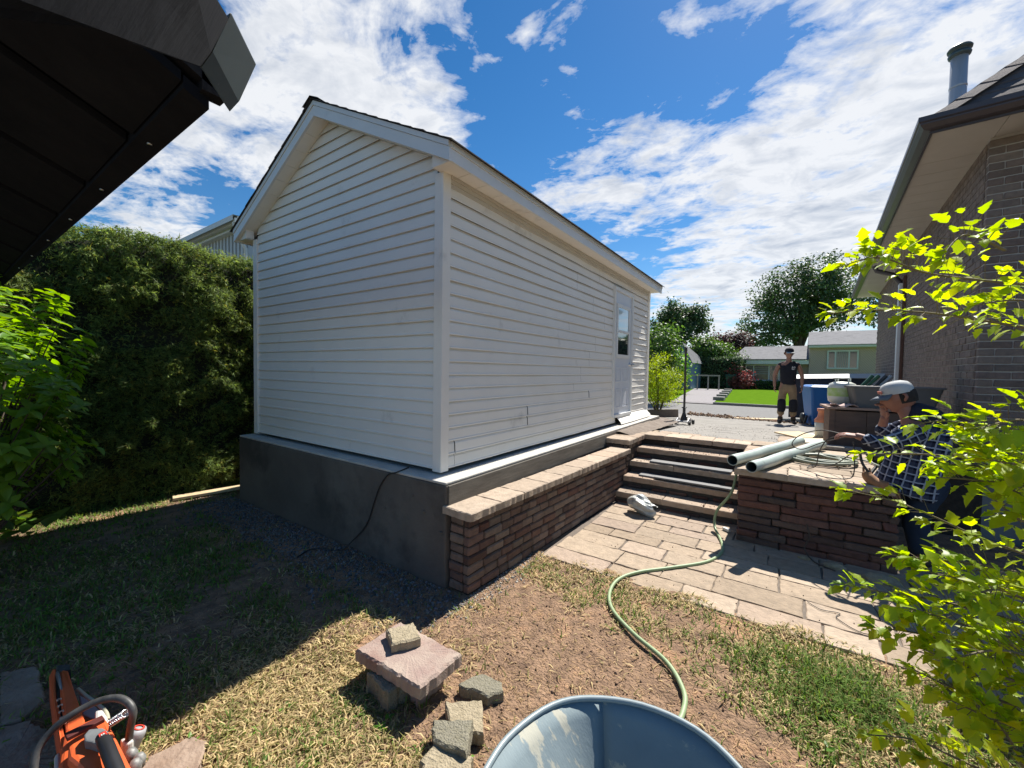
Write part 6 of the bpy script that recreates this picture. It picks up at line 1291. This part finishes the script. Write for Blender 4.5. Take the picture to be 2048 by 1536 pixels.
def place_leaves(spec, meshes, parent, limit=300):
    """spec: list of (pos, dir, normal, scale); the nearest ones become parts, the rest one joined part"""
    camp = Vector((0, 0, EYE)); spec = sorted(spec, key=lambda s: (s[0]-camp).length/s[3]); off = org(parent)
    for i, (p, d, n_, sc) in enumerate(spec[:limit]):
        o = bpy.data.objects.new('leaf', meshes[i % len(meshes)]); C.objects.link(o); o.parent = parent; M_ = basis_of(d, n_).to_4x4(); M_.translation = p-off; o.matrix_local = M_ @ Matrix.Scale(sc, 4)
    vs, fs, cs = [], [], []
    data = []
    for me in meshes:
        co = np.zeros(len(me.vertices)*3); me.vertices.foreach_get('co', co); fc = np.array([p.vertices[:] for p in me.polygons]); cc = np.zeros(len(me.vertices)*4); me.color_attributes['tint'].data.foreach_get('color', cc); data.append((co.reshape(-1, 3), fc, cc.reshape(-1, 4)[:, :3]))
    k = 0
    for i, (p, d, n_, sc) in enumerate(spec[limit:]):
        co, fc, cc = data[i % len(data)]; M_ = np.array(basis_of(d, n_)); vs.append(co*sc@M_.T+np.array(p-off)); fs.append(fc+k); cs.append(cc*random.uniform(.8, 1.2)); k += len(co)
    if vs: link('foliage', np_mesh('foliage', np.concatenate(vs), np.concatenate(fs), np.concatenate(cs), smooth=True), meshes[0].materials[0], parent, kind='stuff')

# glossy leafy bush at the left
lb = thing('leafy_bush', 'bright green broad leaved bush at the left edge before the hedge', 'bush', (-4.75, .05, 0)); r = random.Random(77)
ov = [leaf_mesh('ovate', .105, s, lush) for s in range(8)]; spec = []; b = MB(); Bc = Vector((-4.70, .14, 1.38))
for i in range(330):
    d = Vector((r.gauss(0, 1), r.gauss(0, 1), r.gauss(0, 1))).normalized(); rad_ = r.uniform(.55, 1.02)
    p = Bc+Vector((d.x*.80, d.y*.72, d.z*.95))*rad_
    if p.z < .1: p.z = .1+r.random()*.2
    sd_ = (p-Vector((-4.75, .05, .0))).normalized(); stem = (d*.6+Vector((0, 0, .7))).normalized()
    if i % 3 == 0: b.tube([(-4.75, .05, 0), Vector((-4.75, .05, 0)).lerp(p, .55)+Vector((0, 0, .06)), p], [.012, .008, .003], 5)
    for w in range(3):
        q = p-stem*w*.045
        for k in range(4 if w == 0 else 3):
            a = k*1.57+w*.8+r.uniform(-.3, .3); o1 = stem.orthogonal().normalized(); o2 = stem.cross(o1); dd = (o1*math.cos(a)+o2*math.sin(a))+stem*(.35-w*.15)+Vector((0, 0, -.1))
            spec.append((q, dd, stem+Vector((0, 0, .5))+Vector((r.uniform(-.3, .3), r.uniform(-.3, .3), 0)), r.uniform(.6, 1.15)))
b.build('stem', bark, lb); place_leaves(spec, ov, lb)
ho = thing('hosta', 'dark broad leaved plant at the foot of the cedar hedge', 'plant', (-5.75, .35, 0)); spec = []; om = [leaf_mesh('ovate', .20, s+40, midl) for s in range(5)]
for i in range(60):
    a = r.uniform(0, 6.28); rd = r.uniform(.0, .14); spec.append((Vector((-5.75+r.uniform(-.3, .3), .35+r.uniform(-.45, .3), .02+rd)), (math.cos(a), math.sin(a), r.uniform(.2, 1.1)), (0, 0, 1), r.uniform(.6, 1.1)))
place_leaves(spec, om, ho, 60)

# ninebark shrub leaning in from the right
nbk = thing('ninebark_bush', 'yellow green lobed leaf bush reaching in from the right edge', 'bush', (1.75, 1.9, 0)); lm = [leaf_mesh('lobed', .053, s+60, nine) for s in range(10)]; spec = []; b = MB(); r = random.Random(5)
branches = [  # pixel path on the photo plane with its depth in metres: tip first
 ([(1690,530),(1760,515),(1850,545),(1960,560),(2110,575)], 1.55, 1.35, .9), ([(1730,495),(1800,520)], 1.5, 1.5, .6), ([(1880,520),(1930,470),(2010,500)], 1.35, 1.3, .7),
 ([(1655,628),(1740,620),(1850,625),(1960,640),(2110,665)], 1.7, 1.4, 1.0), ([(1950,610),(2040,600),(2110,620)], 1.3, 1.2, .7),
 ([(1830,850),(1880,842),(1960,850),(2110,870)], 1.5, 1.2, .7), ([(1720,908),(1800,908),(1900,912),(2110,935)], 1.8, 1.3, .5), ([(1900,862),(1940,880),(2000,900),(2110,900)], 1.45, 1.15, 1.0), ([(1870,930),(1930,930),(2110,950)], 1.45, 1.1, .9), ([(1880,955),(1950,960),(2110,980)], 1.35, 1.1, .8),
 ([(1690,980),(1780,1000),(1860,1030),(1960,1075),(2110,1130)], 1.7, 1.25, .65), ([(1990,1000),(2040,1040),(2110,1060)], 1.2, 1.1, .8), ([(2000,960),(2060,1000),(2110,1010)], 1.2, 1.15, 1.0),
 ([(1785,1110),(1870,1120),(1960,1130),(2110,1160)], 1.5, 1.15, 1.2), ([(1840,1140),(1930,1160),(2110,1200)], 1.4, 1.1, 1.3),
 ([(1690,1170),(1770,1185),(1870,1200),(1990,1230),(2110,1270)], 1.55, 1.1, 1.1), ([(1800,1210),(1900,1240),(2000,1270),(2110,1290)], 1.35, 1.05, 1.4), ([(1750,1255),(1850,1270),(1960,1310),(2110,1340)], 1.4, 1.05, 1.3),
 ([(1850,1300),(1950,1340),(2110,1380)], 1.3, 1.0, 1.2), ([(1830,1340),(1920,1380),(2110,1430)], 1.35, 1.0, 1.0), ([(1900,1400),(1990,1440),(2110,1480)], 1.2, 1.0, 1.0),
 ([(1740,1470),(1830,1480),(1920,1520),(2050,1580)], 1.3, 1.05, .5), ([(1850,1515),(1920,1540),(2050,1600)], 1.2, 1.0, .7), ([(1960,1400),(2020,1480),(2060,1560)], 1.15, 1.0, 1.0), ([(1930,1200),(2000,1180),(2110,1230)], 1.2, 1.05, 1.3), ([(1900,1320),(2000,1300),(2110,1330)], 1.15, 1.0, 1.2), ([(1950,860),(2030,840),(2110,850)], 1.2, 1.1, 1.0), ([(1980,920),(2048,930),(2110,935)], 1.15, 1.1, 1.1)]
RU = Vector(UP)
for pix, d0, d1, dens in branches:
    d0 += .06; d1 += .22
    m_ = len(pix); pts = [at_depth(x, y, d0+(d1-d0)*i/(m_-1)) for i, (x, y) in enumerate(pix)]; sp_ = spline(pts, 14); b.tube(sp_, [.0018+.0035*i/len(sp_) for i in range(len(sp_))], 6)
    acc = 0; nxt = 0
    for i in range(len(sp_)-1):
        seg = sp_[i+1]-sp_[i]; acc += seg.length
        while acc > nxt:
            nxt += .0085/dens; dirv = -seg.normalized(); p = sp_[i]; a = r.uniform(0, 6.28); o1 = dirv.orthogonal().normalized(); o2 = dirv.cross(o1); rad_ = (o1*math.cos(a)+o2*math.sin(a)); 
            tw_ = p+(rad_*.8+dirv*.5+Vector((0, 0, .25))).normalized()*r.uniform(.005, .085)*min(1, nxt*4+.2); b.tube([p, tw_], .0011, 4, caps=False)
            dd = rad_*.8+dirv*.7+Vector((0, 0, r.uniform(-.35, .35))); spec.append((tw_, dd, Vector((r.uniform(-.5, .5), r.uniform(-.5, .5), 1)), r.uniform(.5, 1.3)))
    for q in range(3): spec.append((sp_[0], -(sp_[1]-sp_[0]).normalized()+Vector((r.uniform(-.5, .5), r.uniform(-.5, .5), r.uniform(-.2, .5))), (r.uniform(-.3, .3), 0, 1), r.uniform(.7, 1.0)))
for i in range(210):     # inner leaves filling the body of the bush
    x = r.uniform(1900, 2090); y = r.choice([r.uniform(1150, 1500), r.uniform(870, 960)]); p = at_depth(x, y, r.uniform(1.25, 1.75)); spec.append((p, (r.uniform(-1, 1), r.uniform(-1, 1), r.uniform(-.3, .5)), Vector((r.uniform(-.6, .6), r.uniform(-.6, .6), 1)), r.uniform(.6, 1.25)))
for i in range(14): p = at_depth(2110, 560+i*75, 1.3); b.tube([(1.75, 1.9, 0), Vector((1.75, 1.9, 0)).lerp(p, .5)+Vector((0, 0, .1)), p], [.012, .008, .005], 6)
b.build('twig', mat('twig', (.16,.12,.07), (.20,.16,.09), rough=.8), nbk); place_leaves(spec, lm, nbk)

# ------------------------------------------------------------ grass, gravel, clods
def hgt(X, Y): return yard_h(X, Y)
def in_patio(X, Y): return (Y > 3.0+.05*np.sin(X*9)+.03*np.sin(X*23)) & (X > -1.80) & (Y < 5)
n = 700000; X = RNG.uniform(-7.2, 2.4, n); Y = RNG.uniform(-.3, 3.4, n); dist = np.hypot(X, Y)+.35
keep = RNG.random(n) < np.clip(1.9/dist**1.25, 0, 1)
X, Y = X[keep], Y[keep]
ca = (X*fw[0]+Y*fw[1]); cr2 = X*RT[0]+Y*RT[1]; vis = (ca > .25) & (np.abs(cr2)/np.maximum(ca, .01) < 1.36); X, Y = X[vis], Y[vis]
def bump_(cx_, cy_, sx_, sy_): return np.exp(-(((X-cx_)/sx_)**2+((Y-cy_)/sy_)**2))
n1_ = fbm(X, Y, 1.6, 51); n2_ = fbm(X, Y, 6, 53); n3_ = fbm(X, Y, 2.6, 57)
dens = .62+1.1*(n2_-.5)+.4*(n1_-.5)
dens -= 1.25*bump_(-.75, 1.75, .62, .55)+.9*bump_(-1.25, 2.15, .5, .4)+.9*bump_(-.15, 1.75, .45, .35)+.7*bump_(-1.15, 1.35, .28, .25)+.5*bump_(-.35, 2.45, .3, .2)
dens += .7*bump_(-1.75, .85, .55, .5)+.8*bump_(.25, 2.55, .40, .28)+.5*bump_(.15, 2.15, .3, .3)+.35*bump_(-.95, 2.6, .35, .18)-.5*bump_(.05, 1.75, .5, .4)-.3*bump_(.55, 2.0, .3, .3)-.5*bump_(-.5, 2.75, .6, .1)
dens -= 1.5*np.clip((Y-1.62)/.18, 0, 1)*(X < -1.75)*(X > -5.45)        # gravel strip by the foundation
dens -= .55*bump_(-2.8, 1.45, .6, .2); dens -= .5*(X < -2.2)*np.clip((fbm(X, Y, 2.2, 91)-.5)*5, 0, 1)
m_ = (RNG.random(len(X)) < np.clip(dens, .015, 1)) & ~in_patio(X, Y) & ~((X > -5.4) & (X < -1.7) & (Y > 2.08)) & (X > -6.6)
for px_, z in (([(712, 1298), (801, 1241), (922, 1307), (841, 1375)], .0), ([(0, 1345), (75, 1330), (90, 1400), (40, 1440), (0, 1450)], 0), ([(-60, 1462), (60, 1440), (120, 1470), (100, 1600), (-80, 1600)], 0), ([(300, 1510), (385, 1470), (415, 1480), (400, 1540), (330, 1600), (230, 1600)], 0)):
    poly = zq(px_, z); ins = np.zeros(len(X), bool); j = len(poly)-1
    for i in range(len(poly)):
        a, c = poly[i], poly[j]; cond = ((a.y > Y) != (c.y > Y)) & (X < (c.x-a.x)*(Y-a.y)/(c.y-a.y+1e-12)+a.x); ins ^= cond; j = i
    m_ &= ~ins
X, Y, n1_, n2_, n3_ = X[m_], Y[m_], n1_[m_], n2_[m_], n3_[m_]; n = len(X)
green = np.clip(.24+1.5*(n3_-.5)+.75*bump_(.25, 2.55, .45, .3)+.5*bump_(.1, 2.1, .3, .3)+.35*bump_(-.95, 2.6, .4, .2)+.55*np.clip((-2.15-X)/.2, 0, 1)*(Y < 1.9)-.25*bump_(-1.6, .8, .6, .5)+.3*(X < -5.2)-.35*bump_(.6, 1.6, .4, .4), 0, 1)
isg = RNG.random(n) < green; col = np.where(isg[:, None], np.array([.15, .24, .05]), np.array([.52, .41, .21]))*RNG.uniform(.55, 1.35, (n, 1))
mid = RNG.random(n) < .25; col[mid] = np.array([.20, .19, .06])*RNG.uniform(.6, 1.2, (mid.sum(), 1))
lng = RNG.uniform(.022, .062, n)*(1+.7*isg*bump_(.25, 2.6, .4, .25)); lng[~isg] *= 1.15; w_ = RNG.uniform(.0013, .0027, n)*(1+.25*np.hypot(X, Y))
a = RNG.uniform(0, 6.28, n); lean = np.where(isg, RNG.uniform(.3, 1.9, n), RNG.uniform(.9, 3.2, n)); dx, dy = np.cos(a), np.sin(a); Z0 = hgt(X, Y)-.002
up1 = lng/np.sqrt(1+lean**2); ho1 = up1*lean; P0 = np.stack([X, Y, Z0], -1); dv = np.stack([dx, dy, 0*dx], -1); sv = np.stack([-dy, dx, 0*dx], -1)
z1 = np.array([0, 0, 1.]); bend = RNG.normal(size=(n, 1))*.15
P1 = P0+dv*(ho1*.42)[:, None]+z1*(up1*.62)[:, None]+sv*bend*lng[:, None]*.3; P2 = P0+dv*ho1[:, None]*1.1+z1*(up1*np.where(isg, .95, .55))[:, None]+sv*bend*lng[:, None]
W = w_[:, None]; V = np.stack([P0-sv*W, P0+sv*W, P1-sv*W*.8, P1+sv*W*.8, P2], 1).reshape(-1, 3)
base = np.arange(n)[:, None, None]*5; Fc = (base+np.array([(0, 1, 3), (0, 3, 2), (2, 3, 4)])[None]).reshape(-1, 3)
gm_ = mat('grass_blade', (1, 1, 1), (.85, .85, .85), rough=.7, trans=.25, attr='tint', spec=.2)
o = link('grass', np_mesh('grass', V, Fc, np.repeat(col, 5, axis=0)), gm_, kind='stuff')
# broad weeds
wn = 260; wp = np.stack([RNG.uniform(-6.2, 1.6, wn), RNG.uniform(.1, 2.7, wn), np.zeros(wn)], -1); ok = ~((wp[:, 0] > -1.7) & (wp[:, 0] < -.1) & (wp[:, 1] > 1.2)) & ~((wp[:, 1] > 1.5) & (wp[:, 0] < -1.7)); wp = wp[ok]
wp = np.repeat(wp, 9, axis=0)+RNG.normal(size=(len(wp)*9, 3))*np.array([.018, .018, 0])+np.array([0, 0, .012]); v, f, cl = leaf_cloud(wp, .026, np.array([0, 0, 1.5]), .6, .3, 'leaf', tints(len(wp), .6, 1.3))
link('weeds', np_mesh('weeds', v, f, cl), lush, kind='stuff')
# straw litter lying flat on the bare dirt
n = 60000; X = RNG.uniform(-3.2, 1.4, n); Y = RNG.uniform(.2, 3.05, n); k_ = RNG.random(n) < np.clip(.25+1.1*fbm(X, Y, 5, 81)-.25, 0, 1)*np.clip(2.2/(np.hypot(X, Y)+.3)**1.1, 0, 1); X, Y = X[k_], Y[k_]; k_ = ~in_patio(X, Y-.06); X, Y = X[k_], Y[k_]; n = len(X)
a = RNG.uniform(0, 6.28, n); L_ = RNG.uniform(.008, .04, n); dv = np.stack([np.cos(a), np.sin(a), RNG.uniform(-.1, .35, n)], -1)*L_[:, None]; sv = np.stack([-np.sin(a), np.cos(a), 0*a], -1)*RNG.uniform(.0007, .0015, n)[:, None]; P0 = np.stack([X, Y, yard_h(X, Y)+.003], -1); bd = sv*RNG.uniform(-6, 6, (n, 1))
V = np.stack([P0-sv, P0+sv, P0+dv*.5+bd-sv, P0+dv*.5+bd+sv, P0+dv*(1, 1, .4)-sv*.6, P0+dv*(1, 1, .4)+sv*.6], 1).reshape(-1, 3); Fc = (np.arange(n)[:, None, None]*6+np.array([(0, 1, 3, 2), (2, 3, 5, 4)])[None]).reshape(-1, 4)
cl = np.array([[.52, .36, .19]])*RNG.uniform(.35, 1.25, (n, 1)); dk_ = RNG.random(n) < .3; cl[dk_] = np.array([.12, .075, .045])*RNG.uniform(.5, 1.2, (dk_.sum(), 1))
link('straw_litter', np_mesh('straw_litter', V, Fc, np.repeat(cl, 6, axis=0)), gm_, kind='stuff')
# gravel
def pebbles(name, pts, smin, smax, m, flat=.65):
    base = ico(1, 1); co = np.zeros(len(base.vertices)*3); base.vertices.foreach_get('co', co); co = co.reshape(-1, 3); fc = np.array([p.vertices[:] for p in base.polygons]); n = len(pts); s = (smin+(smax-smin)*RNG.random(n)**2.2)[:, None, None]
    A = RNG.normal(size=(n, 3, 3)); Qm = np.linalg.qr(A)[0]; sc = np.stack([RNG.uniform(.8, 1.4, n), RNG.uniform(.6, 1, n), RNG.uniform(.4, .8, n)], -1)[:, None, :]
    v = co[None]*sc*(1+RNG.uniform(-.16, .16, (n, len(co), 1))); v = np.einsum('nij,njk->nik', v, Qm)*s+pts[:, None, :]; Fc = (fc[None]+np.arange(n)[:, None, None]*len(co)).reshape(-1, 3)
    tn = np.repeat(RNG.uniform(.45, 1.4, (n, 1))*np.array([[1, 1, 1]])*(1+RNG.normal(size=(n, 3))*.05), len(co), axis=0); return link(name, np_mesh(name, v.reshape(-1, 3), Fc, tn), m, kind='stuff')
grv = mat('gravel', (.17,.165,.16), (.12,.115,.115), scale=40, rough=.85, attr='tint'); lgr = mat('light_gravel', (.36,.33,.29), (.28,.255,.225), scale=40, rough=.9, attr='tint')
def scat(n, x0, x1, y0, y1, f): 
    X = RNG.uniform(x0, x1, n); Y = RNG.uniform(y0, y1, n); k = RNG.random(n) < f(X, Y); X, Y = X[k], Y[k]; return np.stack([X, Y, yard_h(X, Y)+.002], -1)
pebbles('gravel', scat(9000, -5.5, -1.75, 1.35, 2.09, lambda X, Y: np.clip(1.35-(2.09-Y)/(.28+.35*fbm(X, Y, 2, 61)), 0, 1)), .004, .016, grv)
pebbles('gravel', scat(2500, -1.80, -1.35, 1.9, 3.0, lambda X, Y: np.clip(1.1-(X+1.8)/(.10+.2*fbm(X, Y, 3, 62)), 0, 1)), .003, .011, lgr)
pebbles('gravel', scat(900, -6.1, -5.3, 1.6, 5.5, lambda X, Y: .6+0*X), .004, .014, lgr)
clod = mat('clod', (.20,.125,.08), (.28,.18,.11), scale=30, rough=1, bump=.8, attr='tint')
pebbles('soil_crumbs', scat(7000, -3.2, 1.0, .2, 2.9, lambda X, Y: np.clip(.15+1.2*np.exp(-(((X+.8)/.9)**2+((Y-1.8)/.8)**2)), 0, 1)), .0015, .010, clod)
pebbles('pale_chips', scat(500, -1.6, .8, .9, 2.9, lambda X, Y: .35+0*X), .001, .005, lgr)
# dirt heaved against the drive edge and litter on the steps and terrace
tr_ = np.stack([RNG.uniform(-2.6, 1.2, 900), RNG.normal(12.7, .25, 900), np.zeros(900)], -1); tr_[:, 1] -= .35*tr_[:, 0]; tr_[:, 2] = .32
pebbles('soil_crumbs', tr_, .01, .05, clod)
q = np.stack([RNG.uniform(-2.1, .3, 1600), RNG.uniform(5.8, 9.5, 1600), np.zeros(1600)], -1); q[:, 2] = .70-.0525*(q[:, 1]-5.8)-.012; pebbles('gravel', q, .002, .011, lgr)
q = np.concatenate([np.stack([RNG.uniform(-1.66, -.4, 90), RNG.uniform(fy[i]+.02, fy[i]+.24, 90), np.full(90, .14*i+.143)], -1) for i in range(4)]); pebbles('soil_crumbs', q, .002, .010, clod)
q = np.concatenate([np.stack([RNG.uniform(-1.66, 1.2, 500), RNG.uniform(3.0, 4.75, 500), np.full(500, .013)], -1)]); pebbles('soil_crumbs', q, .001, .006, clod)
# half buried rocks and roots at the foot of the dark wall
for i, (x, y, r_) in enumerate([(.35, 4.18, .05), (.62, 4.1, .08), (.75, 3.98, .06), (.15, 4.22, .03)]):
    o = link('rock', ico(r_, 2, .12, i, (1.5, .8, .6)), yst, None, (x, y, .02)); tag(o, ['small pale rock at the foot of the dark stone wall', 'largest pale rock in the shade at the foot of the stone wall', 'pale rock closest to the bush at the foot of the stone wall', 'tiny rock leftmost at the foot of the dark stone wall'][i], 'rock')
b = MB(); b.tube(spline([(.16, 4.27, .30), (.18, 4.24, .2), (.15, 4.22, .1), (.22, 4.18, .02), (.35, 4.1, .015)], 6), .006, 6); tag(b.build('root', bark), 'thin dry root hanging on the dark stone wall', 'root')
b = MB(); b.tube(spline([(.15, 3.42, .018), (.22, 3.36, .018), (.32, 3.38, .018), (.30, 3.30, .018), (.42, 3.20, .018), (.55, 3.3, .018)], 6), .0025, 5); tag(b.build('wire', black_rubber), 'thin black wire lying on the sunlit paving near the bush', 'wire')
